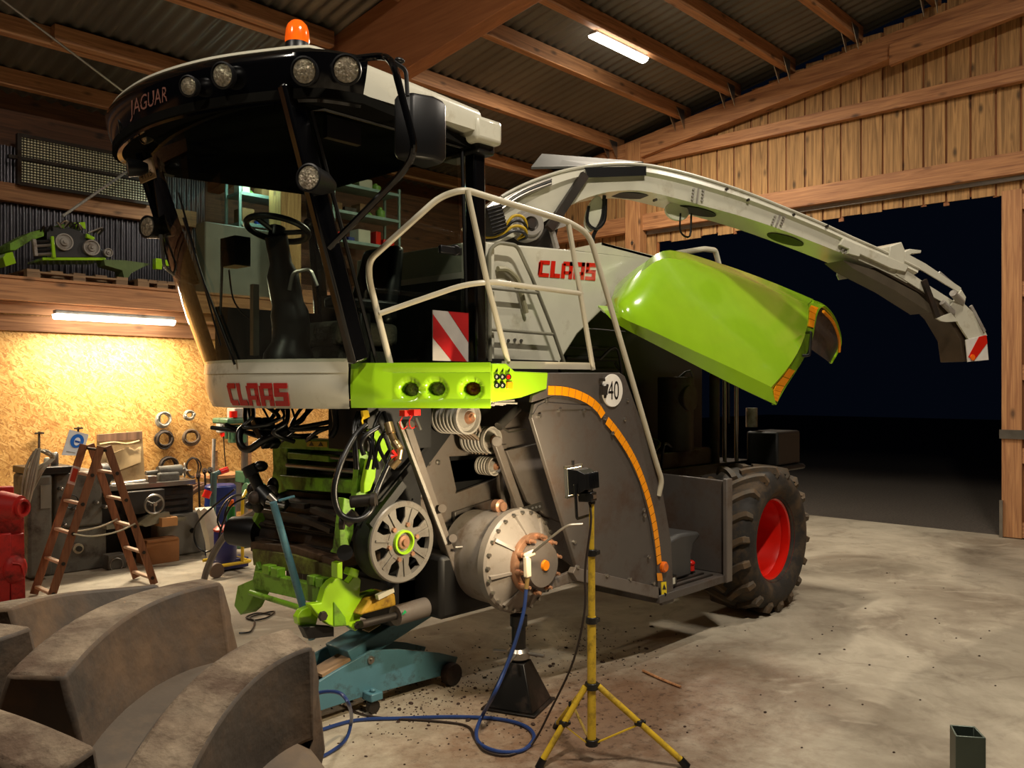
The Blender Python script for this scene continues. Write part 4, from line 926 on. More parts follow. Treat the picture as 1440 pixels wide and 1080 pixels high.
whl = bpy.data.objects.new('rear_wheel', None); C.objects.link(whl); whl.parent = H; whl.location = WC - H.location
h = WW / 2
prof = [(RW - .045, -h * .85), (RW - .035, -h * .4), (RW - .035, h * .4), (RW - .045, h * .85), (RW - .08, h), (RW - .14, h + .03), (.46, h + .03), (.40, h), (.375, h - .03), (.36, h - .04), (.36, -h + .04), (.40, -h), (.46, -h - .03), (RW - .14, -h - .03), (RW - .08, -h)]
b = tyre_body(prof, WC, (0, 1, 0)); lugs(b, WC, (0, -1, 0), (0, 0, 1), RW, WW, 18, .04, .045, -.30, curve=1.5, crown=.012, out=.0)
ty = obj('tyre', b, [RUBBER, LUGM], whl, sm=38)
b = MB(); b.lathe(WC - V((0, .23, 0)), (0, 1, 0), [(.375, 0), (.385, .012), (.37, .03), (.345, .045), (.34, .10), (.348, .12), (.33, .17), (.325, .27), (.30, .33), (.29, .38), (.14, .41), (.13, .37), (.05, .37), (.0, .37)], 56, cap0=False); obj('rim', b, M['red'], whl, sm=40)
fw2 = dup(whl, parent=H); fw2.location = V((7.12, 6.1, .652)) - H.location
M['hub'] = mat('hub_grey', (.50, .47, .44), .32, var=.08, dirt=(.36, .3, .24), damt=.3, dscale=5)
# ---------------- front hub
HB = V((3.945, 3.65, .91)); AX = V((0, -1, 0))
b = MB(); b.lathe(HB, AX, [(.28, -.42), (.295, -.25), (.30, -.06), (.325, -.05), (.325, .0), (.31, .015), (.29, .02), (.20, .085), (.165, .10), (.16, .13), (0, .13)], 56); hub = obj('wheel_hub', b, M['hub'], H, sm=30)
for k in range(8):
    th = 2 * pi * k / 8 + .2; dr = V((cos(th), 0, sin(th))); b = MB(); b.hexa([HB + dr * .17 + AX * .05 - dr.cross(AX) * .012, HB + dr * .17 + AX * .05 + dr.cross(AX) * .012, HB + dr * .3 + AX * .01 + dr.cross(AX) * .016, HB + dr * .3 + AX * .01 - dr.cross(AX) * .016, HB + dr * .17 + AX * .115 - dr.cross(AX) * .008, HB + dr * .17 + AX * .115 + dr.cross(AX) * .008, HB + dr * .3 + AX * .035 + dr.cross(AX) * .01, HB + dr * .3 + AX * .035 - dr.cross(AX) * .01]); obj('hub_rib', b, M['hub'], hub)
for k in range(24):
    th = 2 * pi * k / 24; p = HB + V((cos(th), 0, sin(th))) * .306; b = MB(); b.bolt(p + AX * .015, AX, .013, .018); obj('flange_bolt', b, M['steel'], hub)
b = MB(); b.lathe(HB + AX * .12, AX, [(.185, -.03), (.19, 0), (.185, .012), (.15, .015), (.15, -.02)], 40); obj('stud_ring', b, M['copper'], hub)
for k in range(10):
    th = 2 * pi * k / 10 + .15; p = HB + V((cos(th), 0, sin(th))) * .17; b = MB(); b.cyl(p + AX * .11, p + AX * .165, .019, .018, 12); b.cyl(p + AX * .165, p + AX * .2, .012, .01, 10); obj('wheel_stud', b, M['copper'], hub)
b = MB(); b.lathe(HB + AX * .13, AX, [(.145, 0), (.145, .05), (.135, .07), (.05, .076), (0, .076)], 44); cap = obj('hub_cap', b, M['grey'], hub)
b = MB(); b.cyl(HB + AX * .205, HB + AX * .222, .034, .03, 24); obj('cap_plug', b, mat('plug_orange', (.95, .55, .05), .4), cap)
b = MB(); b.cyl(HB - AX * .2, V((3.945, 4.9, .91)), .17, n=24); b.bb(3.7, 4.2, 4.1, 5.7, .72, 1.1); obj('front_axle', b, M['dark'], H, bevel=.02)
M['spoke'] = mat('cast_grey', (.50, .48, .45), .35, .3, var=.1, dirt=(.3, .25, .2), damt=.3, dscale=8)
# ---------------- feeder plates and pulleys
def plate(name, pts, Y, th, m, par=H, bevel=.004):
    b = MB(); b.prism([onY(x, y, Y) for x, y in pts], (0, th, 0)); return obj(name, b, M[m] if isinstance(m, str) else m, par, bevel=bevel)
plate('side_plate', [(560, 702), (598, 640), (650, 578), (668, 580), (672, 640), (632, 642), (642, 688), (641, 694), (700, 672), (716, 640), (735, 690), (740, 712), (690, 735), (672, 770), (655, 828), (600, 828), (590, 770)], 4.22, .03, 'grey')
plate('side_plate', [(700, 600), (735, 578), (760, 585), (796, 700), (812, 800), (770, 770), (740, 700), (712, 640)], 3.98, .03, 'grey')
plate('lower_plate', [(640, 720), (700, 700), (770, 720), (812, 800), (770, 832), (640, 825)], 4.18, .03, 'greyd')
plate('inner_guard', [(712, 634), (762, 622), (792, 690), (800, 740), (768, 726), (742, 705)], 3.9, .03, 'grey')
b = MB(); b.bb(3.95, 4.6, 4.3, 5.5, 1.35, 1.9); b.bb(3.6, 4.6, 4.3, 5.5, .75, 1.5); obj('chopper_housing', b, M['dark'], H)
b = MB(); b.prism([onY(x, y, 4.2) for x, y in ((520, 590), (660, 575), (560, 712), (545, 770), (520, 770))], (0, .05, 0)); obj('dark_shield', b, M['dark'], H)
b = MB(); b.bar(onY(610, 676, 4.5), onY(700, 668, 4.5), .1, .12); obj('chute_edge', b, M['steel'], H)
def pulley(px, py, Y, r, ln, grooves, name='belt_pulley'):
    c = onY(px, py, Y); prof = [(r * .35, .0), (r * .45, .012), (r * .62, -.03), (r * .8, -.025), (r * .88, .0), (r, .0), (r, -.02)]
    g = (ln - .03) / grooves
    for k in range(grooves):
        z = -.02 - k * g; prof += [(r, z - g * .15), (r * .86, z - g * .5), (r, z - g * .85)]
    prof += [(r, -ln), (r * .3, -ln)]
    b = MB(); b.lathe(c, (0, -1, 0), prof, 44); o = obj(name, b, M['greyl'], H, sm=30)
    b = MB(); b.lathe(c, (0, -1, 0), [(r * .38, -.03), (r * .38, .01), (r * .3, .03), (r * .15, .02), (0, .02)], 20); b.bolt(c + V((0, -.01, 0)), (0, -1, 0), r * .18, .03); obj('hub_nut', b, M['copper'], o); return c
c1 = pulley(659, 587, 3.92, .11, .24, 6); c2 = pulley(693, 619, 3.92, .09, .22, 6); c3 = pulley(696, 656, 3.92, .062, .13, 4)
b = MB()
for k in range(5):
    y = 3.97 + k * .033; b.tube([V((c1.x + .1, y, c1.z + .02)), V((c2.x + .0, y, c2.z - .09)), V((c2.x - .075, y, c2.z)), V((c1.x + .06, y, c1.z - .1))], .012, 6, sm=4)
obj('drive_belt', b, mat('belt_brown', (.42, .36, .30), .6), H)
b = MB(); b.bar(onY(697, 620, 3.84), onY(733, 722, 3.84), .035, .06); b.bar(onY(706, 625, 3.98), onY(712, 716, 3.98), .035, .06); b.cyl(onY(699, 621, 3.84), onY(699, 621, 3.8), .035); ta_ = obj('tension_arm', b, M['grey'], H, bevel=.005)
b = MB(); b.cyl(onY(732, 720, 3.84), onY(732, 720, 3.78), .028); obj('arm_bolt', b, M['steel'], ta_)
b = MB(); b.cyl(onY(701, 600, 3.86), onY(728, 574, 3.86), .03); obj('tension_cylinder', b, M['steel'], H)
b = MB(); q = [onY(x, y, 3.78) for x, y in ((735, 714), (762, 706), (764, 712), (763, 717), (737, 724))]; b.prism(q, (0, .012, 0)); zb = obj('zinc_bracket', b, M['steel'], H)
for px in (741, 749, 754, 759): b = MB(); b.cyl(onY(px, 716 - (px - 741) * .22, 3.78), onY(px, 716 - (px - 741) * .22, 3.774), .008); obj('bracket_hole', b, M['dark'], zb)
p = onY(704, 712, 3.8); b = MB(); b.lathe(p, (0, -1, 0), [(.04, -.05), (.045, 0), (.03, .01), (.03, .03), (0, .03)], 18); obj('idler_boss', b, M['copper'], H)
b = MB(); b.tube([onY(640, 770, 3.9), onY(652, 769, 3.88), onY(690, 758, 3.85)], .008, 6); b.tube([onY(705, 600, 3.9), onY(716, 608, 3.9), onY(740, 604, 3.9)], .007, 6); obj('bent_rod', b, M['steel'], H)
# long strut
b = MB(); b.bar(onY(567, 592, 3.98), onY(640, 806, 3.98), .055, .07, up=(0, 1, 0)); stt = obj('support_strut', b, M['grey'], H, bevel=.006)
b = MB(); b.bar(onY(561, 592, 3.94), onY(627, 765, 3.94), .012, .02); obj('strut_edge', b, M['greyl'], stt)
for px, py in ((577, 598), (622, 715), (637, 757)): b = MB(); b.cyl(onY(px, py, 3.95), onY(px, py, 3.9), .026, n=18); obj('strut_lug', b, M['grey'], stt)
for px, py in ((602, 651), (615, 650), (577, 702), (593, 698)): b = MB(); b.lathe(onY(px, py, 4.22), (0, -1, 0), [(.018, 0), (.018, .012), (.008, .02)], 12); obj('plate_bolt', b, M['steel'], H)
b = MB(); b.bar(onY(520, 740, 4.0), onY(566, 680, 4.0), .04, .05); b.bar(onY(505, 742, 4.1), onY(600, 628, 4.15), .02, .03); obj('dark_link', b, M['dark'], H)
# big spoked drive wheel
PC = onY(566, 762, 3.98); PR = .245; PX = V((0, -1, 0))
b = MB(); b.lathe(PC, PX, [(PR, -.16), (PR * 1.0, -.02), (PR * .99, -.01), (PR * .9, -.01), (PR * .9, -.16)], 56, loop=True); dw = obj('drive_wheel', b, M['rubber'], H, sm=30)
b = MB(); b.lathe(PC, PX, [(PR * 1.0, -.015), (PR * 1.0, .0), (PR * .97, .008), (PR * .86, .004), (PR * .84, -.03), (PR * .9, -.04)], 56, loop=True); obj('wheel_rim', b, M['spoke'], dw)
for k in range(7):
    th = 2 * pi * k / 7 + .3; dr = V((cos(th), 0, sin(th))); tr = dr.cross(PX); b = MB()
    P = [dr * PR * .32 - tr * .045, dr * PR * .32 + tr * .045, dr * PR * .88 + tr * .06, dr * PR * .6 + tr * .034, dr * PR * .88 - tr * .06]
    P = [dr * PR * .3 - tr * .05, dr * PR * .3 + tr * .05, dr * PR * .6 + tr * .035, dr * PR * .88 + tr * .062, dr * PR * .88 - tr * .062, dr * PR * .6 - tr * .035]
    b.prism([PC + p + PX * -.012 for p in P], PX * .012); b.bar(PC + dr * PR * .4 + PX * .006, PC + dr * PR * .84 + PX * .004, .01, .012); obj('spoke', b, M['spoke'], dw)
b = MB(); b.cyl(PC - PX * .03, PC + PX * .004, PR * .45, n=36); obj('hub_plate', b, M['spoke'], dw)
for k in range(6):
    th = 2 * pi * k / 6 + .2; p = PC + V((cos(th), 0, sin(th))) * PR * .43; b = MB(); b.bolt(p, PX, .016, .018); obj('wheel_bolt', b, M['copper'], dw)
b = MB(); b.lathe(PC, PX, [(.075, -.01), (.072, .025), (.06, .027), (.055, .0), (.03, .0), (.03, -.02)], 30, loop=True); obj('lime_collar', b, M['lime'], dw)
b = MB(); b.lathe(PC, PX, [(.045, -.02), (.04, .02), (.022, .022), (.02, .035), (0, .035)], 20); obj('centre_bolt', b, M['copper'], dw)
b = MB(); b.cyl(PC - PX * .02, PC - PX * .3, .06); obj('drive_shaft', b, M['iron'], dw)
# ---------------- lime intake unit
XI = 3.15
def fx(px, py, X=XI): return onX(px, py, X)
IU = None
b = MB(); b.prism([fx(*p) for p in ((385, 615), (516, 621), (516, 637), (385, 630))], (.12, 0, 0)); IU = obj('intake_frame', b, M['limed'], H, bevel=.008)
def ipart(name, pts, X, th, m='limed', par=None, bevel=.005):
    b = MB(); b.prism([onX(x, y, X) for x, y in pts], (th, 0, 0)); return obj(name, b, M[m] if isinstance(m, str) else m, par or IU, bevel=bevel)
ipart('frame_side', [(382, 612), (404, 615), (403, 690), (378, 700), (384, 660)], 3.16, .25)
ipart('frame_beam', [(393, 668), (505, 677), (503, 697), (490, 694), (400, 688)], 3.12, .2)
ipart('frame_beam', [(404, 636), (462, 641), (462, 650), (404, 645)], 3.13, .08)
for a0, a1, rr_ in (((462, 643), (512, 648), .012), ((404, 654), (512, 664), .016)):
    b = MB(); b.cyl(onX(*a0, 3.15), onX(*a1, 3.15), rr_, n=16); obj('chrome_rod', b, M['steel'], IU)
ipart('warning_label', [(431, 620), (460, 621), (460, 629), (431, 628)], 3.145, .004, mat('label_ochre', (.72, .6, .16), .5))
ipart('label_mark', [(434, 627), (441, 627), (437.5, 621)], 3.142, .002, 'black'); ipart('label_mark', [(447, 627.5), (454, 627.5), (450.5, 621.5)], 3.142, .002, 'black')
def splate(name, pts, Y, th, m='lime', par=None, bevel=.005):
    b = MB(); b.prism([onY(x, y, Y) for x, y in pts], (0, th, 0)); return obj(name, b, M[m] if isinstance(m, str) else m, par or IU, bevel=bevel)
splate('side_lug', [(518, 605), (530, 602), (541, 618), (546, 632), (534, 650), (528, 640), (531, 622)], 4.08, .03)
splate('side_lug', [(519, 645), (530, 648), (528, 672), (521, 690), (512, 694), (512, 680)], 4.08, .04)
splate('side_cheek', [(506, 632), (520, 636), (514, 700), (500, 700)], 4.14, .05, 'limed')
b = MB(); b.cyl(onX(400, 645, 3.4), onX(505, 655, 3.4), .09, n=18); obj('upper_roll', b, M['iron'], IU)
# feed rolls with bars
def roll(pa, pb, X, r, nb, name='feed_roll'):
    a, c = onX(*pa, X), onX(*pb, X); b = MB(); b.cyl(a, c, r * .82, n=20); ax, q, d = basis(c - a)
    for k in range(nb):
        th = 2 * pi * k / nb; dr = ax * cos(th) + q * sin(th); b.bar(a + dr * r * .9, c + dr * r * .9, .03, .04, up=dr)
    return obj(name, b, M['iron'], IU, bevel=.004)
roll((388, 715), (497, 730), 3.2, .13, 8); roll((372, 752), (495, 772), 3.22, .14, 8)
b = MB(); b.bb(3.42, 3.6, 4.2, 5.5, .6, 1.62); obj('intake_cavity', b, M['dark'], IU)
for a0, a1 in (((392, 707), (432, 712)), ((440, 716), (490, 735)), ((421, 727), (468, 746))):
    b = MB(); b.bar(onX(*a0, 3.02), onX(*a1, 3.05), .05, .03); obj('feed_bar', b, M['iron'], IU)
ipart('lower_tray', [(352, 762), (412, 768), (470, 787), (470, 800), (412, 783), (352, 775)], 3.0, .35, mat('rusty_tray', (.30, .22, .15), .7, var=.4, scale=12, bump=.4))
ipart('tray_front', [(354, 772), (412, 780), (470, 798), (470, 816), (452, 812), (356, 795)], 2.98, .04, mat('old_lime', (.42, .46, .16), .55, var=.3, scale=10, dirt=(.28, .22, .12), damt=.55, dscale=6))
ipart('lower_beam', [(358, 803), (460, 828), (457, 848), (430, 845), (356, 828)], 2.92, .06)
for px, py in ((373, 800), (385, 804), (436, 815), (448, 818)): ipart('beam_block', [(px - 5, py - 6), (px + 5, py - 4), (px + 5, py + 9), (px - 5, py + 7)], 2.9, .06)
b = MB(); b.cyl(onX(352, 833, 2.9), onX(435, 859, 2.9), .018, n=14); obj('cross_tube', b, M['limed'], IU)
ipart('end_lug', [(334, 824), (345, 819), (355, 815), (360, 790), (364, 800), (356, 838), (346, 858), (338, 865), (329, 852)], 2.95, .12)
splate('corner_bracket', [(466, 818), (476, 812), (490, 820), (500, 808), (508, 815), (506, 838), (530, 830), (540, 835), (523, 853), (507, 868), (506, 884), (500, 888), (490, 880), (470, 882), (462, 878), (448, 866), (436, 850), (452, 848), (458, 828)], 4.18, .06, 'lime')
splate('corner_gusset', [(418, 868), (424, 858), (438, 852), (448, 866), (444, 882), (430, 886), (420, 878)], 4.3, .05, 'lime')
splate('corner_recess', [(470, 846), (486, 868), (488, 880), (470, 881)], 4.17, .01, 'limed')
splate('side_rim', [(478, 735), (486, 745), (492, 770), (478, 776)], 4.1, .05, 'limed')
splate('side_cheek', [(484, 700), (500, 705), (497, 750), (488, 780), (472, 778), (476, 772)], 4.12, .06, 'limed')
splate('side_cheek', [(474, 792), (482, 790), (482, 815), (474, 813)], 4.12, .06, 'lime'); splate('side_cheek', [(494, 798), (506, 802), (503, 814), (490, 808)], 4.12, .06, 'lime')
b = MB(); b.cyl(onY(485, 777, 4.1), onY(485, 777, 4.0), .045, n=20); obj('round_boss', b, M['black'], IU)
b = MB(); b.bolt(onY(453, 866, 4.16), (0, -1, 0), .03, .02); b.bolt(onY(503, 879, 4.16), (0, -1, 0), .028, .01); obj('pin_eye', b, M['iron'], IU)
splate('under_shoe', [(426, 882), (445, 880), (470, 882), (470, 895), (434, 899)], 4.24, .06, 'black')
b = MB(); b.hexa([onY(507, 866, 4.1), onY(522, 842, 4.1), onY(556, 834, 4.1), onY(558, 852, 4.1)] + [onY(507, 866, 4.1) + V((0, .2, 0)), onY(522, 842, 4.1) + V((0, .2, 0)), onY(556, 834, 4.1) + V((0, .2, 0)), onY(558, 852, 4.1) + V((0, .2, 0))]); obj('yellow_guard', b, mat('old_yellow', (.70, .55, .14), .6, var=.2, dirt=(.35, .22, .08), damt=.45, dscale=14), H, bevel=.015)
b = MB(); b.bar(onY(530, 840, 4.07), onY(552, 829, 4.07), .03, .03); obj('white_wedge', b, M['white'], H)
b = MB(); b.cyl(onY(556, 866, 4.1), onY(604, 852, 4.1), .062, n=24); lc = obj('lift_cylinder', b, M['grey'], H)
b = MB(); b.cyl(onY(508, 878, 4.1), onY(556, 866, 4.1), .024, n=16); obj('piston_rod', b, M['iron'], lc)
b = MB(); p = onY(568, 862, 4.03); b.add([p + V((-.02, -.003, -.01)), p + V((.02, -.003, 0)), p + V((.005, -.003, .02))], [(0, 1, 2)]); obj('green_mark', b, mat('green_mark', (.1, .6, .35), .4), lc)
# underside of the axle and jacking point
b = MB(); b.bb(3.35, 4.35, 4.2, 5.2, .5, .8); b.bb(3.55, 4.1, 3.95, 4.3, .55, .95); obj('axle_housing', b, M['dark'], H, bevel=.03)
plate('under_skirt', [(615, 800), (700, 790), (772, 810), (772, 832), (640, 862), (612, 845)], 4.1, .04, 'dark')
# hoses and fittings below the cab
random.seed(11)
BH = M['black']
def hose(pts, r=.016, m=BH, name='hydraulic_hose'):
    b = MB(); b.tube(pts, r, 8, sm=6); return obj(name, b, m, H, sm=60)
hose([onD(352, 596, 5.6), onD(338, 606, 5.5), onD(338, 625, 5.45), onD(350, 632, 5.4), onD(372, 618, 5.35), onD(402, 606, 5.4)], .024)
hose([onD(515, 597, 4.95), onD(498, 615, 4.9), onD(480, 650, 4.8), onD(470, 690, 4.75), on_ if False else onD(478, 722, 4.75), onD(500, 731, 4.75), onD(520, 720, 4.8), onD(530, 690, 4.9), onD(545, 655, 4.95), onD(556, 630, 5.0)], .018)
hose([onD(533, 600, 4.95), onD(515, 612, 4.9), onD(508, 625, 4.9), onD(512, 640, 4.9)], .015)
for k in range(16):
    x = random.uniform(345, 470); y = random.uniform(578, 592); d = random.uniform(5.3, 5.9)
    hose([onD(x, 572, d), onD(x + random.uniform(-18, 18), y + 8, d - .1), onD(x + random.uniform(-30, 40), y + 22, d - .15), onD(x + random.uniform(-50, 60), y + random.uniform(5, 38), d - .05)], random.choice((.008, .012, .015)))
for k in range(6):
    x = random.uniform(500, 548); hose([onD(x, 580, 5.1), onD(x + random.uniform(-10, 14), 600, 5.0), onD(x + random.uniform(-20, 20), 625, 4.95), onD(x + random.uniform(-20, 10), 660, 4.95)], .011)
hose([onD(470, 575, 5.2), onD(472, 600, 5.2), onD(465, 614, 5.2)], .02)
b = MB(); b.bb(3.1, 3.6, 4.1, 4.5, 1.62, 1.88); obj('under_cab_block', b, M['dark'], H)
for px in (357, 345): b = MB(); b.bar(onD(360 + (px - 345), 590, 5.5), onD(376 + (px - 345), 628, 5.4), .06, .06); obj('hose_block', b, M['black'], H, bevel=.01)
# rear-left black jointed part
b = MB(); b.cyl(onD(349, 655, 5.4), onD(356, 668, 5.4), .045, .05); b.cyl(onD(356, 668, 5.4), onD(366, 690, 5.4), .036); b.cyl(onD(366, 690, 5.4), onD(380, 705, 5.35), .05); obj('drive_joint', b, M['black'], IU)
for k in range(14): b = MB(); b.ell(onD(random.uniform(355, 400), random.uniform(655, 715), random.uniform(5.35, 5.6)), (random.uniform(.03, .06), .04, random.uniform(.03, .06)), 10, 6); obj('gear_lump', b, M['black'] if k % 3 else M['iron'], IU)
b = MB(); b.lathe(onX(352, 748, 3.1), (-.4, 1, 0), [(.02, -.1), (.1, -.08), (.11, 0), (.1, .15), (.02, .16)], 26); obj('roll_end_drum', b, M['black'], IU, sm=40)
splate('left_arm', [(372, 700), (378, 702), (372, 735), (354, 765), (350, 750), (362, 725)], 5.35, .05, 'limed')
# coupling, clips and flags
b = MB(); P_ = [onD(546, 595, 4.95), onD(550, 610, 4.93), onD(555, 622, 4.92), onD(562, 632, 4.9), onD(560, 645, 4.9), onD(550, 656, 4.9)]
for k in range(5): b.cyl(P_[k], P_[k + 1], .022 if k % 2 else .027, n=12)
cpl = obj('brass_coupling', b, mat('brass', (.75, .65, .48), .3, .9), H)
b = MB(); b.tube([onD(551, 634, 4.86), onD(556, 640, 4.86), onD(550, 642, 4.86)], .014, 6); obj('red_clip', b, M['red'], cpl)
for px, py in ((570, 581), (583, 580)):
    b = MB(); p = onD(px, py, 4.85); b.box(p, (.05, .05, .035)); b.tube([p, p + V((-.04, 0, -.05)), p + V((-.02, 0, -.09)), p + V((.02, 0, -.07))], .004, 5, sm=4); obj('red_dust_cap', b, M['red'], H, bevel=.01)
b = MB(); b.cyl(onD(584, 588, 4.85), onD(591, 605, 4.85), .012, n=10); obj('steel_nipple', b, M['steel'], H)
b = MB(); b.prism([onD(510, 578, 4.95), onD(518, 577, 4.95), onD(520, 586, 4.95), onD(512, 590, 4.95)], (0, .02, 0)); b.tube([onD(511, 586, 4.94), onD(509, 592, 4.94), onD(511, 598, 4.94)], .006, 6); obj('yellow_tag', b, mat('tag_yellow', (.85, .7, .12), .5), H)
for (a0, a1) in (((493, 706), (530, 702)), ((500, 722), (486, 735))):
    b = MB(); b.cyl(onD(*a0, 4.85), onD(*a1, 4.85), .035, n=16); b.cyl(onD(a1[0] - 8, a1[1], 4.8), onD(a1[0] - 2, a1[1], 4.8), .04, n=16); obj('valve_body', b, M['iron'], IU)
b = MB()
for k in range(9): b.cyl(onD(675 + 2.5 * k, 566 + random.uniform(-2, 4), 5.1), onD(695 + 4 * k, 563 + random.uniform(-2, 8), 5.2), .006, n=6)
obj('cable_bundle', b, M['greyl'], H)
# ================================================================ removed front tyre close to the camera
def camxy(x, d, z=0.): return V((0, 0, 0)) + RT * x + FW * d + V((0, 0, z))
th = .696; ax_t = (RT * cos(th) + FW * sin(th)).normalized()
TW = .466; TR = .884
tc_ = camxy(-.325, .994) - ax_t * TW / 2; tc_ = V((tc_.x, tc_.y, TR)); h = TW / 2; e_t = RT * sin(th) - FW * cos(th)
TYM = mat('worn_tyre', (.30, .26, .215), .68, var=.35, scale=5, bump=.5, dirt=(.46, .38, .29), damt=.5, dscale=4)
TYL = mat('worn_tyre_bars', (.50, .44, .36), .8, var=.35, scale=22, bump=1., dirt=(.30, .23, .17), damt=.62, dscale=9)
prof = [(TR - .084, -h * .7), (TR - .078, -h * .3), (TR - .076, 0), (TR - .078, h * .3), (TR - .084, h * .7), (TR - .088, h * .93), (TR - .105, h * 1.02), (TR - .3, h + .04), (.47, h), (.42, h - .04), (.40, h - .05), (.40, -h + .05), (.42, -h + .04), (.47, -h), (TR - .3, -h - .04), (TR - .105, -h * 1.02), (TR - .088, -h * .93)]
b = tyre_body(prof, tc_, ax_t, 120)
sg_ = 1 if V((0, 0, 1)).cross(ax_t).dot(e_t) > 0 else -1
lugs(b, tc_, ax_t, (0, 0, 1), TR, TW, 23, .078, .047, .245 * sg_, n=18, curve=1.78, inner=0.0, phase=.445 * sg_, crown=.0, out=.0, stag=.45, slope=.3, grow=.0, two=True)
TYW = mat('worn_tyre_walls', (.27, .235, .20), .7, var=.35, scale=8, bump=.6, dirt=(.42, .33, .24), damt=.5, dscale=5)
TYRE = obj('harvester_tyre', b, [TYM, TYL, TYW], sm=50, bevel=.005)
tag(TYRE, 'huge dusty lugged tyre standing close to the camera in front of the harvester', 'tyre')
# ================================================================ tripod work light
tp = onD(832, 1048, 4.55)
T = thing('tripod_work_light', 'yellow tripod with a lit black floodlight aimed at the harvester', 'work light', (tp.x, tp.y, 0))
YEL = mat('tripod_yellow', (.80, .66, .16), .4, var=.15, dirt=(.42, .34, .14), damt=.35, dscale=9)
X_, Y_ = tp.x, tp.y
b = MB(); b.cyl((X_, Y_, .12), (X_, Y_, .78), .0235, n=20); b.cyl((X_, Y_, .76), (X_, Y_, 1.12), .019, n=20); b.cyl((X_, Y_, 1.1), (X_, Y_, 1.40), .014, n=20); obj('pole', b, YEL, T)
for z, r in ((.76, .031), (1.12, .027), (.41, .036), (.11, .034)): b = MB(); b.cyl((X_, Y_, z - .018), (X_, Y_, z + .018), r, n=20); b.box((X_ + .02, Y_ - .02, z), (.035, .02, .024)); obj('collar', b, M['black'], T, bevel=.003)
feet = [onZ(757, 1079, .01), onZ(967, 1077, .01), onZ(782, 1021, .01)]
hubp = V((X_, Y_, .41)); low = V((X_, Y_, .11))
for f in feet:
    d = V((f.x - X_, f.y - Y_, 0)).normalized(); top_ = hubp + d * .035; b = MB(); b.cyl(top_, f, .0165, .0165, 16); lgo = obj('leg', b, YEL, T)
    m_ = top_.lerp(f, .46); b = MB(); b.bar(m_ + V((0, 0, -.01)), low + d * .03, .014, .006); obj('brace', b, YEL, T)
    b = MB(); b.box(m_, (.04, .04, .03)); b.cyl(m_ - V((0, 0, .0)), m_ + V((.03, -.02, .0)), .012, n=10); obj('leg_clamp', b, M['black'], lgo, bevel=.005)
    b = MB(); b.cyl(f + V((0, 0, -.006)), f + (top_ - f).normalized() * .05, .021, n=14); obj('rubber_foot', b, M['black'], lgo)
ln_ = (RT * -.86 + FW * .5 + V((0, 0, -.06))).normalized(); lsd = V((0, 0, 1)).cross(ln_).normalized(); lup = ln_.cross(lsd)
hc_ = onD(820, 676, 4.55); RL = Matrix((ln_, lsd, lup)).transposed()
b = MB(); q = lambda x, y, z: hc_ + RL @ V((x, y, z))
def frus(b, x0, w0, h0, x1, w1, h1): b.hexa([q(x0, -w0, -h0), q(x0, w0, -h0), q(x0, w0, h0), q(x0, -w0, h0), q(x1, -w1, -h1), q(x1, w1, -h1), q(x1, w1, h1), q(x1, -w1, h1)])
frus(b, .05, .085, .07, -.01, .08, .06); frus(b, -.01, .08, .06, -.05, .06, .035)
for k in range(9): yk = -.06 + k * .015; b.box(hc_ + RL @ V((-.035, yk, 0)), (.06, .004, .085), RL)
hd = obj('lamp_housing', b, M['black'], T, bevel=.003)
b = MB()
for (y, z, sy, sz) in ((0, .078, .2, .014), (0, -.078, .2, .014), (.093, 0, .014, .17), (-.093, 0, .014, .17)): b.box(hc_ + RL @ V((.055, y, z)), (.014, sy, sz), RL)
obj('glass_frame', b, mat('frame_alu', (.75, .73, .66), .35, .6), hd)
b = MB(); b.box(hc_ + RL @ V((.052, 0, 0)), (.004, .175, .145), RL); obj('glowing_glass', b, mat('halogen_glow', (1, 1, 1), .4, emit=(1, .90, .68), estr=32), hd)
b = MB(); b.box(hc_ + RL @ V((-.02, .0, -.085)), (.08, .07, .05), RL); obj('junction_box', b, M['black'], hd, bevel=.006)
b = MB(); b.cyl(hc_ + RL @ V((.05, .01, .085)), hc_ + RL @ V((.05, .01, .11)), .009, n=10); b.box(hc_ + RL @ V((-.062, .0, -.085)), (.004, .04, .02), RL); obj('frame_screw', b, M['steel'], hd)
b = MB(); tz = V((X_, Y_, 1.40)); b.tube(rnd([hc_ + RL @ V((0, .1, -.01)), hc_ + RL @ V((0, .1, -.19)), hc_ + RL @ V((0, -.1, -.19)), hc_ + RL @ V((0, -.1, -.01))], .015), .008, 8); b.cyl(tz - V((0, 0, .02)), V((X_, Y_, 1.43)), .02, n=14); obj('bracket', b, M['black'], T)
b = MB(); b.tube([hc_ + RL @ V((-.03, 0, -.11)), onD(831, 735, 4.5), onD(823, 800, 4.48), onD(822, 860, 4.46), onD(806, 930, 4.55), onD(776, 995, 4.7), onZ(748, 1046, .02), onZ(715, 1062, .01), onZ(682, 1056, .01), onZ(668, 1038, .01), onZ(655, 1020, .01), onZ(600, 1013, .01), onZ(545, 1010, .01), onZ(505, 1003, .01), onZ(470, 985, .01)], .0065, 6, sm=6); obj('power_cable', b, mat('cable_brown', (.16, .11, .09), .5), T)
LAMP_P = hc_ + RL @ V((.075, 0, 0)); LAMP_D = ln_
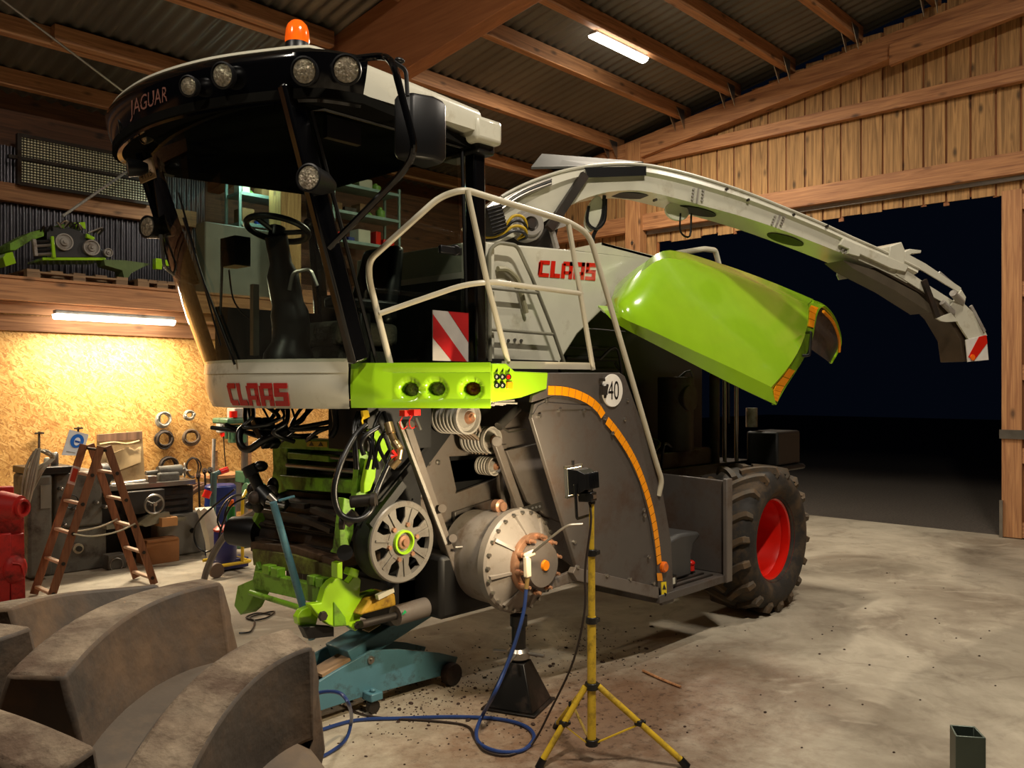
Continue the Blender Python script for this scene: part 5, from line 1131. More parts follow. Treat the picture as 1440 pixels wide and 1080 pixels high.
# ================================================================ jack stand below the hub
jx, jy = 3.945, 3.66
J = thing('jack_stand', 'black steel axle stand with a wing nut holding up the wheel hub', 'jack stand', (jx, jy, 0))
KB = mat('stand_black', (.09, .082, .075), .4, .3, var=.3, dirt=(.22, .15, .1), damt=.35)
R45 = Matrix.Rotation(radians(20), 3, 'Z')
b = MB(); b.box((jx, jy, .008), (.36, .36, .016), R45); obj('base_plate', b, KB, J, bevel=.004)
b = MB(); vs = []
for z, s in ((.016, .16), (.28, .06)): vs += [V((jx, jy, z)) + R45 @ V((x * s, y * s, 0)) for x, y in ((-1, -1), (1, -1), (1, 1), (-1, 1))]
b.hexa(vs); obj('pyramid', b, KB, J, bevel=.006)
b = MB(); b.cyl((jx, jy, .26), (jx, jy, .5), .045, n=24); b.cyl((jx, jy, .5), (jx, jy, .565), .055, n=24); obj('inner_tube', b, KB, J)
b = MB(); b.lathe((jx, jy, .29), (0, 0, 1), [(.055, 0), (.07, .01), (.07, .05), (.055, .07)], 24)
for k in range(4):
    a = k * pi / 2 + .4; b.cyl((jx + .06 * cos(a), jy + .06 * sin(a), .33), (jx + .17 * cos(a), jy + .17 * sin(a), .325), .011, n=10)
obj('wing_nut', b, M['steel'], J)
# ================================================================ air tool and hose at the hub
ag = onD(742, 790, 5.05)
G_ = thing('grease_lance', 'pale lever grease gun with a bent steel lance hanging on the hub', 'tool', ag)
b = MB(); b.bar(onD(741, 782, 5.05), onD(742, 812, 5.05), .035, .04); b.bar(onD(737, 783, 5.05), onD(752, 776, 5.05), .03, .035); obj('grip', b, mat('pale_grip', (.86, .80, .70), .4), G_, bevel=.008)
b = MB(); b.tube(rnd([onD(745, 780, 5.05), onD(790, 744, 4.95), onD(800, 738, 4.93), onD(820, 737, 4.9)], .04), .008, 8); obj('lance', b, M['steel'], G_)
b = MB(); b.cyl(onD(742, 812, 5.05), onD(740, 828, 5.05), .013, n=12); obj('hose_nipple', b, mat('brass_fitting', (.75, .62, .4), .35, .8), G_)
HB_ = mat('hose_blue', (.14, .22, .42), .35, var=.1)
b = MB(); b.tube([onD(740, 828, 5.05), onD(736, 862, 5.05), onD(724, 905, 5.0), onD(709, 945, 4.95), onD(694, 978, 4.9), onZ(679, 1005, .06), onZ(670, 1028, .02), onZ(675, 1046, .012), onZ(702, 1057, .012), onZ(735, 1055, .012), onZ(751, 1037, .012), onZ(738, 1021, .012), onZ(700, 1011, .012), onZ(640, 1008, .012), onZ(565, 1010, .012), onZ(500, 1013, .012), onZ(450, 1027, .012)], .0115, 8, sm=7)
tag(obj('air_hose', b, HB_), 'blue air hose looping across the floor from the hub past the jack stand', 'hose')
b = MB(); b.tube([onD(430, 981, 4.4), onD(455, 973, 4.4), onD(478, 975, 4.35), onD(491, 992, 4.3), onZ(494, 1014, .1), onZ(486, 1040, .03), onZ(464, 1058, .012), onZ(430, 1075, .012)], .010, 8, sm=7)
tag(obj('air_hose', b, HB_), 'blue hose bending up against the teal trolley jack', 'hose')
# ================================================================ trolley jack
TJ = thing('trolley_jack', 'long teal trolley jack reaching under the harvester front axle', 'jack', (3.35, 4.45, 0))
TE = mat('teal_paint', (.30, .47, .52), .38, var=.1, dirt=(.2, .2, .19), damt=.25, dscale=6)
side = [(443, 962), (470, 945), (522, 915), (560, 913), (617, 918), (644, 924), (640, 936), (620, 951), (514, 979), (444, 1002), (425, 1005), (425, 970)]
for Y, nme in ((4.27, 'side_frame'), (4.60, 'side_frame')):
    b = MB(); b.prism([V((onY(x, y, 4.27).x, Y, max(.03, onY(x, y, 4.27).z))) for x, y in side], (0, .02, 0)); obj(nme, b, TE, TJ, bevel=.004)
x0 = onY(443, 962, 4.27).x; x1 = onY(522, 915, 4.27).x
b = MB(); b.hexa([V((x0 - .1, 4.29, .1)), V((x0 - .1, 4.6, .1)), V((x1, 4.6, .12)), V((x1, 4.29, .12)), V((x0 - .1, 4.29, .16)), V((x0 - .1, 4.6, .16)), V((x1 - .1, 4.6, .27)), V((x1 - .1, 4.29, .27))]); obj('pump_block', b, M['iron'], TJ, bevel=.01)
b = MB(); p = onY(478, 938, 4.32); b.box(p + V((.0, .08, .0)), (.24, .13, .02), Matrix.Rotation(-.25, 3, 'Y')); obj('tool_tray', b, mat('tray_tan', (.62, .50, .38), .6), TJ)
ya, yb = 4.33, 4.57
pa, pb = onY(498, 925, 4.33), onY(612, 852, 4.33)
b = MB(); b.hexa([V((pa.x, ya, pa.z - .06)), V((pa.x, yb, pa.z - .06)), V((pb.x, yb, pb.z - .06)), V((pb.x, ya, pb.z - .06)), V((pa.x - .05, ya, pa.z + .05)), V((pa.x - .05, yb, pa.z + .05)), V((pb.x - .04, yb, pb.z + .03)), V((pb.x - .04, ya, pb.z + .03))]); obj('lift_arm', b, TE, TJ, bevel=.006)
b = MB(); q_ = pa.lerp(pb, .35); b.box(q_ + V((-.04, .08, .065)), (.1, .07, .004), Matrix.Rotation(-atan2(pb.z - pa.z, pb.x - pa.x), 3, 'Y')); obj('paper_label', b, mat('paper', (.8, .74, .62), .6), TJ)
b = MB(); b.cyl((pb.x, 4.45, pb.z), (pb.x, 4.45, pb.z + .05), .06, n=20); obj('saddle', b, M['iron'], TJ)
b = MB(); c = onY(639, 936, 4.2); b.lathe((c.x, 4.2, .075), (0, 1, 0), [(.03, 0), (.07, .0), (.075, .01), (.075, .05), (.07, .06), (.03, .06)], 24); w1 = obj('wheel', b, M['iron'], TJ)
b = MB(); b.lathe((c.x, 4.62, .075), (0, 1, 0), [(.03, 0), (.07, .0), (.075, .01), (.075, .05), (.07, .06), (.03, .06)], 24); obj('wheel', b, M['iron'], TJ)
c = onZ(504, 985, .04); b = MB(); b.cyl((c.x, 4.2, .04), (c.x, 4.24, .04), .04, n=20); obj('caster', b, M['iron'], TJ)
b = MB(); b.bb(c.x - .04, c.x + .05, 4.18, 4.28, .08, .13); b.cyl((c.x, 4.22, .13), (c.x, 4.22, .15), .02, n=8); obj('caster_fork', b, TE, TJ, bevel=.01)
c = onY(521, 928, 4.27); b = MB(); b.lathe(c, (0, -1, 0), [(.026, 0), (.024, .01), (.012, .012), (.012, .025), (0, .026)], 18); obj('pivot_bolt', b, M['steel'], TJ)
hp0, hp1 = onY(439, 898, 4.42), onY(384, 706, 4.42)
b = MB(); b.cyl(hp0, hp1, .024, .021, 18); hdl = obj('handle', b, TE, TJ)
b = MB(); b.cyl(onD(374, 706, 5.0), onD(400, 712, 5.0), .012, n=12); b.cyl(onD(378, 696, 5.0), onD(388, 706, 5.0), .02, n=12); obj('handle_head', b, M['steel'], hdl)
b = MB(); b.cyl(onD(392, 704, 5.0), onD(414, 698, 5.0), .008, n=10); obj('release_lever', b, TE, hdl)
# ================================================================ wooden step ladder
LX, LYn, LYf = 3.31, 8.55, 8.98
LD = thing('step_ladder', 'brown wooden folding step ladder with pale rungs in front of the lathe', 'ladder', (LX, 8.76, 0))
LW = wood('ladder_wood', (.42, .25, .15), (.58, .37, .24), 'Z', knots=False); LR = wood('rung_wood', (.72, .58, .48), (.85, .74, .62), 'Y', knots=False)
apex = 1.43; spread = .49
for sx in (-1, 1):
    for Y in (LYn, LYf):
        b = MB(); b.bar((LX + sx * .035, Y + (.03 if sx > 0 else 0), apex), (LX + sx * spread, Y, .0), .028, .075, up=(1, 0, 0)) if False else b.bar((LX + sx * .03, Y, apex), (LX + sx * spread, Y, .012), .028, .072, up=(sx, 0, .0))
        so = obj('stile', b, LW, LD, bevel=.004)
        b = MB()
        for k in range(1, 6):
            z = apex - .0 - k * .27; t = (apex - z) / apex; x = LX + sx * (.03 + (spread - .03) * t)
            if Y == LYn and z > .02: b.cyl((x, Y - .012, z), (x, Y - .02, z), .018, n=8)
        if b.v: obj('rung_end', b, M['iron'], so)
    for k in range(1, 6):
        z = apex - k * .27; t = (apex - z) / apex; x = LX + sx * (.03 + (spread - .03) * t)
        b = MB(); b.bar((x, LYn, z), (x, LYf, z), .05, .026, up=(0, 0, 1)); obj('rung', b, LR, LD, bevel=.006)
b = MB(); b.cyl((LX, LYn - .03, apex - .04), (LX, LYf + .03, apex - .04), .014, n=10); obj('hinge_pin', b, M['iron'], LD)
for Y in (LYn - .016, LYf - .016):
    b = MB(); z = .62; t = 1 - z / apex; xx = .03 + (spread - .03) * t; b.tube([V((LX - xx, Y, z)), V((LX - xx * .4, Y, z - .045)), V((LX + xx * .4, Y, z - .03)), V((LX + xx, Y, z + .03))], .008, 6, sm=5); obj('rope', b, mat('rope_white', (.80, .76, .66), .7), LD)
b = MB(); p = onD(104, 664, 8.35); b.bar(onD(100, 681, 8.35), onD(107, 656, 8.35), .075, .004, up=-FW); obj('warning_sticker', b, mat('sticker_white', (.84, .78, .74), .5), LD)
b = MB(); b.bar(onD(101.5, 677, 8.33), onD(106.5, 659, 8.33), .05, .004, up=-FW); obj('sticker_red', b, mat('sticker_red', (.72, .24, .14), .5), LD)
# ================================================================ workshop machines by the wall
LY = 9.75
GM = mat('machine_grey', (.36, .35, .32), .5, var=.15, dirt=(.22, .18, .14), damt=.4, dscale=4)
GD = mat('machine_dark', (.17, .16, .15), .5, .2, var=.3, dirt=(.26, .19, .13), damt=.4, dscale=5)
def rect(b, x0, y0, x1, y1, Y, th):
    p, q_ = onY(x0, y1, Y), onY(x1, y1, Y); t = onY((x0 + x1) / 2, y0, Y); b.bb(p.x, q_.x, Y, Y + th, max((p.z + q_.z) / 2, 0.002), t.z); return b
LT = thing('metal_lathe', 'old grey metal lathe with round handwheels behind the step ladder', 'lathe', (onY(170, 800, LY).x, LY + .3, 0))
b = MB(); rect(b, 76, 664, 145, 742, LY, .6); obj('headstock', b, GM, LT, bevel=.03)
b = MB(); rect(b, 62, 742, 150, 812, LY + .03, .55); obj('pedestal', b, GM, LT, bevel=.015)
b = MB(); rect(b, 222, 722, 292, 785, LY + .08, .2); ped = obj('pedestal', b, mat('pedestal_grey', (.52, .50, .46), .5, var=.12), LT, bevel=.02)
b = MB(); p = onY(270, 746, LY + .08); b.cyl(p, p + V((0, -.006, 0)), .03, n=18); obj('pedestal_hole', b, M['black'], ped)
b = MB(); rect(b, 143, 688, 272, 735, LY + .12, .4)
obj('bed', b, GD, LT, bevel=.01)
b = MB()
for k in range(4): rect(b, 228, 696 + k * 9, 266, 701 + k * 9, LY + .09, .05)
obj('bed_fins', b, M['iron'], LT)
b = MB(); rect(b, 140, 680, 275, 686, LY + .02, .5); obj('bed_way', b, M['steel'], LT)
b = MB(); rect(b, 178, 690, 232, 722, LY - .08, .2); obj('carriage', b, GD, LT, bevel=.01)
def hwheel(px, py, Y, r, par, ax=(0, -1, 0), nme='handwheel'):
    c = onY(px, py, Y); b = MB(); b.torus(c, ax, r, r * .13, 28, 8); a, q_, d = basis(V(ax))
    for k in range(3): t_ = 2.1 * k + .5; b.tube([c, c + (a * cos(t_) + q_ * sin(t_)) * r], r * .09, 6)
    b.cyl(c - d * .03, c + d * .03, r * .22, n=12); b.cyl(c + a * r * .6, c + a * r * .6 + d * .07, r * .09, n=8); return obj(nme, b, M['steel'], par)
hwheel(217, 709, LY - .15, .105, LT)
b = MB(); p = onY(246, 666, LY + .2); b.cyl(onY(222, 664, LY + .2), onY(254, 661, LY + .2), .07, n=20); b.cyl(onY(205, 666, LY + .2), onY(222, 664, LY + .2), .03, n=14); obj('tailstock_quill', b, GM, LT)
b = MB(); rect(b, 224, 664, 254, 683, LY + .1, .25); obj('tailstock', b, GM, LT, bevel=.03)
hwheel(259, 661, LY + .2, .085, LT, (-.2, -.3, .1) if False else (1, -.35, 0))
b = MB(); b.cyl(onY(152, 684, LY + .1), onY(205, 677, LY + .1), .03, n=12); b.box(onY(212, 676, LY + .1), (.1, .1, .12)); b.box(onY(185, 683, LY + .1), (.35, .12, .06)); obj('tool_post', b, M['steel'], LT, bevel=.008)
b = MB(); b.cyl(onY(150, 667, LY + .1), onY(140, 668, LY + .1), .13, n=28); b.cyl(onY(158, 667, LY + .1), onY(150, 667, LY + .1), .08, n=20); obj('chuck', b, GD, LT)
for px, py in ((83, 687), (86, 700), (103, 715), (133, 706), (148, 697), (145, 712), (88, 737)): b = MB(); p = onY(px, py, LY); b.cyl(p, p + V((0, -.06, 0)), .022, n=12); b.ell(p + V((0, -.08, 0)), .02, 10, 6); obj('lever_knob', b, M['steel'], LT)
b = MB(); p = onY(109, 771, LY + .03); b.cyl(p, p + V((0, -.03, 0)), .055, n=20); dl = obj('control_dial', b, mat('dial_cream', (.62, .58, .48), .5), LT)
b = MB(); b.cyl(p + V((0, -.03, 0)), p + V((0, -.06, 0)), .03, n=16); obj('dial_knob', b, M['black'], dl)
b = MB(); b.torus(onY(100, 705, LY - .02), (0, 1, 0), .07, .006, 24, 6); obj('cable_loop', b, M['black'], LT)
b = MB(); rect(b, 148, 738, 224, 800, LY + .4, .04); obj('gap_shade_sheet', b, GD, LT)  # dark sheet added to stand for the shade below the lathe bed
# chip tray and cloth
b = MB(); rect(b, 150, 733, 262, 738, LY - .1, .5); b.prism([onY(x, y, LY - .12) for x, y in ((195, 735), (210, 724), (238, 720), (240, 727), (222, 736), (205, 741))], (0, .2, 0)); obj('chip_tray', b, mat('tray_pale', (.48, .46, .38), .5, var=.3), LT)
# grey cabinet left of it
b = MB(); rect(b, 40, 668, 74, 812, LY - .12, .5); cb = obj('machine_cabinet', b, GM, bevel=.03); tag(cb, 'worn grey steel machine cabinet between the red pump and the lathe', 'cabinet')
b = MB(); rect(b, 57, 682, 72, 715, LY - .13, .01); obj('door_panel', b, mat('pale_plate', (.44, .43, .39), .5), cb)
b = MB(); rect(b, 42, 657, 105, 667, LY - .12, .55); tp_ = obj('parts_tray', b, M['black'], bevel=.01); tag(tp_, 'black tray lying across the top of the grey cabinet and lathe head', 'tray')
for nme, lab, cat, (x0, y0, x1, y1), cc in (('red_tool_case', 'small red tool case lying on the black tray', 'case', (58, 655, 70, 660), M['red']),
                                          ('white_cup', 'small white cup on the black tray beside the spray can', 'cup', (66, 644, 75, 657), M['white']),
                                          ('spray_can', 'silver tin can with a red top on the tray', 'can', (76, 636, 87, 656), M['steel'])):
    b = MB(); p, q_ = onY(x0, y1, LY), onY(x1, y1, LY); r = (q_.x - p.x) / 2
    if nme == 'red_tool_case': rect(b, x0, y0, x1, y1, LY + .05, .15)
    else: t = onY((x0 + x1) / 2, y0, LY); b.lathe(((p.x + q_.x) / 2, LY + .1, onY(70, 657, LY).z), (0, 0, 1), [(r * .85, 0), (r, .01), (r, t.z - p.z - .02), (r * .7, t.z - p.z)], 18)
    tag(obj(nme, b, cc, bevel=.004), lab, cat)
# drawers/boxes low
b = MB(); rect(b, 206, 760, 252, 798, LY - .2, .27); bx = obj('cardboard_box', b, mat('cardboard', (.55, .36, .20), .8, var=.12)); tag(bx, 'brown cardboard box on the floor under the lathe bed', 'box')
b = MB(); rect(b, 207, 758, 251, 761, LY - .21, .17); obj('box_flap', b, bx.data.materials[0], bx)
b = MB(); rect(b, 152, 780, 178, 808, LY - .15, .17); bx2 = obj('metal_crate', b, mat('crate_grey', (.33, .31, .28), .6, var=.3), bevel=.01); tag(bx2, 'small grey metal crate on the floor beside the ladder leg', 'crate')
b = MB(); b.torus(onY(164, 794, LY - .16), (0, 1, 0), .07, .006, 20, 6); obj('wire_handle', b, M['steel'], bx2)
b = MB(); rect(b, 228, 728, 250, 740, LY - .2, .2); tag(obj('wood_offcut', b, mat('offcut', (.7, .5, .3), .7)), 'short pale wood block lying on the tray below the lathe handwheel', 'wood block')
# red pump machine at the edge
RP = thing('red_pump', 'red cast machine with an open round port at the wall edge', 'pump', (onY(15, 800, 8.7).x, 8.8, 0))
def rectd(b, x0, y0, x1, y1, Y, th): return rect(b, x0, y0, x1, y1, Y, th)
RD = mat('old_red', (.72, .12, .10), .5, var=.15, dirt=(.35, .12, .09), damt=.35, dscale=7)
b = MB(); rect(b, -25, 720, 36, 760, 8.7, .3); obj('casing', b, RD, RP, bevel=.04)
b = MB(); b.cyl(onY(0, 712, 8.65), onY(28, 714, 8.5), .14, .11, 24); b.lathe(onY(30, 714, 8.5), (.5, -.8, 0), [(.075, -.1), (.085, 0), (.08, .03), (.06, .03), (.055, -.03), (0, -.03)], 26); obj('port_pipe', b, RD, RP)
b = MB(); rect(b, -10, 685, 20, 705, 8.8, .1); obj('top_plate', b, RD, RP, bevel=.01)
b = MB(); p0_, p1_ = onY(22, 750, 8.7), onY(24, 822, 8.7); b.bar(p0_, (p1_.x, 8.7, .01), .12, .09, up=(0, 1, 0)); b.bar(onY(2, 750, 8.7), (onY(0, 820, 8.7).x, 8.7, .01), .14, .09, up=(0, 1, 0)); obj('leg', b, RD, RP, bevel=.01)
b = MB(); b.ell(onY(20, 800, 8.68), (.11, .08, .14), 18, 12); b.tube([onY(17, 792, 8.6), onY(30, 795, 8.6), onY(34, 812, 8.6)], .008, 6, sm=4); obj('foot_housing', b, RD, RP)
b = MB(); b.ell(onY(6, 708, 8.6), (.12, .06, .08), 14, 8); obj('yellow_film', b, mat('film', (.75, .66, .48), .4), RP)
# wall things
YW = WY - .03
def hook(px, py, lab):
    p = onY(px, py, YW); b = MB(); b.bar(p + V((0, 0, -.18)), p + V((0, 0, .06)), .02, .02); b.bar(p + V((-.05, -.01, .04)), p + V((.05, -.01, .04)), .02, .02); b.cyl(p + V((0, 0, .04)), p + V((0, -.1, .05)), .01, n=8)
    return tag(obj('wall_hook', b, M['iron']), lab, 'hook', None)
hook(55, 614, 'rusty iron wall hook above the hanging bundle of grey cable'); hook(110, 607, 'rusty wall hook above the white card with the blue disc')
random.seed(21)
b = MB()
for k in range(26):
    x = random.uniform(-10, 12); o_ = random.uniform(0, .1)
    b.tube([onY(52 + x * .4, 633 + random.uniform(-4, 3), 9.6 - o_), onY(44 + x * .8, 655, 9.58 - o_), onY(38 + x * .8, 680 + random.uniform(0, 8), 9.58 - o_), onY(36 + x * .5, 700 + random.uniform(-4, 8), 9.6 - o_)] if k % 3 else [onY(54, 634, 9.6), onY(66 + x * .5, 633 + abs(x) * .4, 9.6 - o_), onY(74 + x * .2, 645, 9.6), onY(56 + x * .6, 660, 9.55), onY(42 + x * .4, 690, 9.58)], .011, 6, sm=4)
cbn = obj('cable_bundle', b, mat('cable_grey', (.60, .57, .50), .6, var=.3)); tag(cbn, 'thick bundle of grey cable draped over the side of the grey cabinet', 'cable')
random.seed(4)
def coil(px, py, rx, ry, n, col, lab, th=.012, dropx=0):
    b = MB()
    for k in range(n):
        c = onY(px + random.uniform(-1.6, 1.6), py + random.uniform(-1.6, 1.6), YW - .03 - .012 * k); d_ = c.z; r = abs(onY(px + rx, py, YW).x - onY(px, py, YW).x) * random.uniform(.78, 1.06); rz_ = ry * 9.7 / 1200 * random.uniform(.8, 1.05); m_ = 26; ph = random.uniform(0, 6)
        b.tube([c + V((r * cos(2 * pi * j / m_) * (1 + .03 * sin(3 * 2 * pi * j / m_ + ph)), random.uniform(-.006, .006), rz_ * sin(2 * pi * j / m_))) for j in range(m_)], th, 6, closed=True)
    o = obj('wire_coil', b, col); return tag(o, lab, 'coil')
WG = mat('wire_pale', (.66, .66, .62), .4, .4, var=.2); WD = mat('wire_dark', (.20, .16, .13), .5, var=.3); WT = mat('wire_tan', (.36, .30, .24), .5, var=.3)
coil(230, 590, 9.5, 12, 7, WG, 'pale grey wire coil hanging highest on the strand board wall')
coil(266, 584, 6.5, 7, 5, WG, 'smallest pale coil hanging to the right of the pale grey coil')
coil(231, 618, 11, 13, 9, WD, 'dark brown cable coil hanging straight below the pale grey coil')
coil(269, 615, 11.5, 12.5, 10, WT, 'tan and black cable coil hanging below the smallest pale coil')
coil(237, 655, 12, 14, 8, WD, 'dark cable coil hanging on the wall just above the lathe tailstock')
coil(271, 657, 9.5, 16, 3, WD, 'thin single dark hoop of hose hanging beside the tailstock wheel', .01)
# card with blue disc
pc = [onY(98, 604, LY + .3), onY(125, 611, LY + .3), onY(116, 641, LY + .3), onY(87, 640, LY + .3)]
b = MB(); b.prism(pc, (0, .01, 0)); sg = obj('sign_card', b, mat('card_white', (.84, .85, .86), .4)); tag(sg, 'tilted white card with a blue face disc propped above the ladder top', 'sign')
fc = quadmap(pc[3], pc[2], pc[0], pc[1], (0, -1, 0)); n_ = 28
b = MB(); b.prism([fc(.52 + .33 * cos(2 * pi * j / n_), .62 + .29 * sin(2 * pi * j / n_), .004) for j in range(n_)], (0, -.002, 0)); obj('blue_disc', b, mat('sign_blue', (.13, .42, .80), .4), sg)
b = MB(); b.prism([fc(.52 + .15 * cos(2 * pi * j / n_), .60 + .17 * sin(2 * pi * j / n_), .008) for j in range(n_)], (0, -.002, 0)); face = obj('face_symbol', b, mat('sign_white', (.9, .92, .95), .4), sg)
b = MB(); b.prism([fc(.40, .64, .012), fc(.66, .62, .012), fc(.64, .54, .012), fc(.40, .56, .012)], (0, -.002, 0)); obj('mask_symbol', b, mat('sign_blue_dark', (.1, .3, .62), .4), face)
b = MB(); b.prism([fc(.15, .14, .004), fc(.6, .1, .004), fc(.6, .13, .004), fc(.15, .17, .004)], (0, -.002, 0)); obj('text_line', b, M['greyl'], sg)
# brown paper panel
b = MB(); b.prism([onY(x, y, YW - .12) for x, y in ((137, 611), (200, 606), (204, 676), (137, 678))], (0, .03, 0)); pn_ = obj('paper_panel', b, mat('panel_paper', (.62, .52, .37), .8, var=.2, dirt=(.45, .35, .22), damt=.4)); tag(pn_, 'torn brown paper board leaning on the wall behind the lathe', 'board')
b = MB(); b.prism([onY(x, y, YW - .13) for x, y in ((137, 611), (200, 607), (200, 618), (137, 621))], (0, .008, 0)); obj('top_strip', b, mat('striped_wood', (.46, .34, .26), .7, var=.5, scale=14, stretch=(1, 1, .05)), pn_)
G_p = [[onY(150 + 8 * i, 640 + 14 * j - i * 3, YW - .14 - .05 * sin(i * .9) * (j == 0)) for j in range(3)] for i in range(7)]
b = MB(); b.sheet(G_p, .003); b.tube([onY(140, 625, YW - .15), onY(160, 622, YW - .17), onY(178, 624, YW - .15), onY(196, 620, YW - .16)], .014, 6, sm=4); obj('torn_paper', b, mat('torn_paper', (.70, .60, .44), .8), pn_)
# socket box + lead
p = onY(309, 601, YW); b = MB(); b.box(p + V((0, -.05, 0)), (.12, .1, .14)); so_ = obj('wall_socket', b, mat('socket_grey', (.68, .68, .66), .5), bevel=.015); tag(so_, 'grey wall socket box with a red plug beside the green drill press', 'socket')
b = MB(); b.cyl(p + V((.01, -.1, .02)), p + V((.02, -.15, .0)), .035, n=18); obj('socket_cap', b, M['black'], so_)
b = MB(); b.cyl(p + V((.0, -.06, -.07)), p + V((.02, -.07, -.12)), .035, n=14); obj('red_plug', b, M['red'], so_)
b = MB(); b.tube([p + V((.02, -.07, -.12)), onY(316, 640, YW - .06), onY(320, 680, YW - .06), onY(320, 700, YW - .06)], .008, 6, sm=4); obj('lead', b, M['black'], so_)
# drill press
DY = 9.9; DP = thing('drill_press', 'green pillar drill with a ribbed motor beside the strand board wall', 'drill press', (onY(345, 780, DY).x, DY, 0))
GN = mat('machine_green', (.24, .38, .27), .45, var=.12, dirt=(.15, .15, .1), damt=.25)
b = MB(); rect(b, 320, 588, 362, 596, DY - .15, .4); obj('belt_cover', b, GN, DP, bevel=.02)
b = MB(); p = onY(334, 608, DY - .05); b.cyl(onY(334, 597, DY), onY(334, 622, DY), .115, n=24)
for k in range(14): a = 2 * pi * k / 14; b.bar(V((p.x + .118 * cos(a), DY + .118 * sin(a), p.z - .08)), V((p.x + .118 * cos(a), DY + .118 * sin(a), p.z + .08)), .012, .02)
obj('motor', b, GN, DP)
b = MB(); x_ = onY(344, 640, DY).x; b.cyl((x_, DY, .05), (x_, DY, onY(344, 600, DY).z), .045, n=20); obj('column', b, M['steel'], DP)
b = MB(); b.bb(x_ - .2, x_ + .2, DY - .2, DY + .2, .002, .06); obj('base', b, GN, DP, bevel=.01)
b = MB(); b.bb(x_ - .08, x_ + .12, DY - .15, DY + .1, onY(344, 678, DY).z, onY(344, 662, DY).z); b.cyl(onY(345, 690, DY - .2), onY(370, 690, DY - .2), .1, n=20); obj('table_arm', b, GN, DP, bevel=.01)
b = MB(); b.cyl(onY(328, 587, DY - .1), onY(328, 578, DY - .1), .05, n=14); obj('red_switch', b, M['red'], DP)
b = MB(); rect(b, 330, 574, 360, 588, DY - .1, .2); obj('gear_head', b, M['greyl'], DP, bevel=.01)
# bench behind
b = MB(); rect(b, 300, 668, 352, 672, DY + .3, .5); bn = obj('work_bench', b, M['beam']); tag(bn, 'wooden bench top against the wall behind the hose reel and barrel', 'bench')
b = MB(); rect(b, 304, 672, 350, 720, DY + .4, .3); obj('front', b, M['greyl'], bn)
x_ = onY(300, 720, DY + .3).x; b = MB(); b.bb(x_, x_ + .06, DY + .3, DY + .36, .0, 1.2); obj('leg', b, M['beam'], bn); b = MB(); x2 = onY(348, 720, DY + .3).x; b.bb(x2, x2 + .06, DY + .3, DY + .36, .0, 1.2); obj('leg', b, M['beam'], bn)
for i, (px, py, r) in enumerate(((288, 661, .03), (296, 660, .035), (279, 668, .03))):
    b = MB(); p = onY(px, py, LY); b.cyl(p, p + V((.02, .05, -.04)), r, r * .7, 12); b.tube([p, onY(px + 1, 690, LY), onY(px + 2, 720, LY)], .012, 6); tag(obj('steel_rod', b, M['iron']), ('knobbed iron rod nearest the tailstock wheel', 'knobbed iron rod standing closest to the tall pale pole', 'shorter bent iron rod leaning at the end of the lathe')[[2, 0, 1].index(i) if False else (0, 1, 2)[i]], 'rod')
b = MB(); b.cyl(onY(301, 617, 10.12), (onY(297, 770, 10.05).x, 10.05, .0), .022, n=12); tag(obj('steel_pole', b, M['greyl']), 'tall pale steel pole standing in front of the bench below the socket', 'pole')
# hose reel, barrel, sack
b = MB(); c = onY(292, 715, 10.02)
for k in range(9): b.torus(c + V((0, .03 * k, 0)), (0, 1, 0), .30 - .022 * (k % 4), .013, 36, 6)
hr_ = obj('hose_reel', b, mat('hose_copper', (.46, .34, .27), .4, .3, var=.3)); tag(hr_, 'reel of brown hose standing between the lathe and the blue barrel', 'hose reel')
hr_.location.z += max(0, .31 - c.z)
BY = 9.55; c0_ = onY(310, 745, BY); b = MB(); b.lathe((c0_.x, BY, 0.0), (0, 0, 1), [(.17, 0), (.18, .02), (.18, .3), (.187, .31), (.18, .33), (.18, .58), (.187, .6), (.18, .62), (.18, .82), (.16, .84)], 30); tag(obj('blue_barrel', b, mat('barrel_blue', (.07, .14, .38), .4, var=.15)), 'dark blue barrel behind the yellow trolley', 'barrel')
b = MB(); P = []
SY = 9.0
base_ = [(285, 776), (297, 771), (305, 778)]
G2 = []
outl = [(276, 716, 300, 714), (281, 730, 304, 722), (286, 745, 312, 744), (290, 760, 311, 765), (293, 778, 306, 779)]
b = MB(); ringsV = []
for (xa, ya_, xb, yb_) in outl:
    pa_, pb_ = onY(xa, ya_, SY), onY(xb, yb_, SY); c_ = (pa_ + pb_) / 2; r_ = (pb_.x - pa_.x) / 2
    ringsV.append([c_ + V((r_ * cos(2 * pi * j / 16) * (1 + .12 * sin(5 * 2 * pi * j / 16)), r_ * .7 * sin(2 * pi * j / 16), .015 * sin(3 * j))) for j in range(16)])
vs = [p for r_ in ringsV for p in r_]
for i_, p in enumerate(vs): 
    if i_ >= 64: p.z = .004
b.add(vs, [(i * 16 + j, i * 16 + (j + 1) % 16, (i + 1) * 16 + (j + 1) % 16, (i + 1) * 16 + j) for i in range(4) for j in range(16)] + [list(range(16))[::-1], list(range(64, 80))]); tag(obj('white_sack', b, mat('sack_white', (.78, .76, .70), .6, var=.15, bump=.6), sm=60), 'crumpled white plastic sack standing beside the lathe end', 'sack')
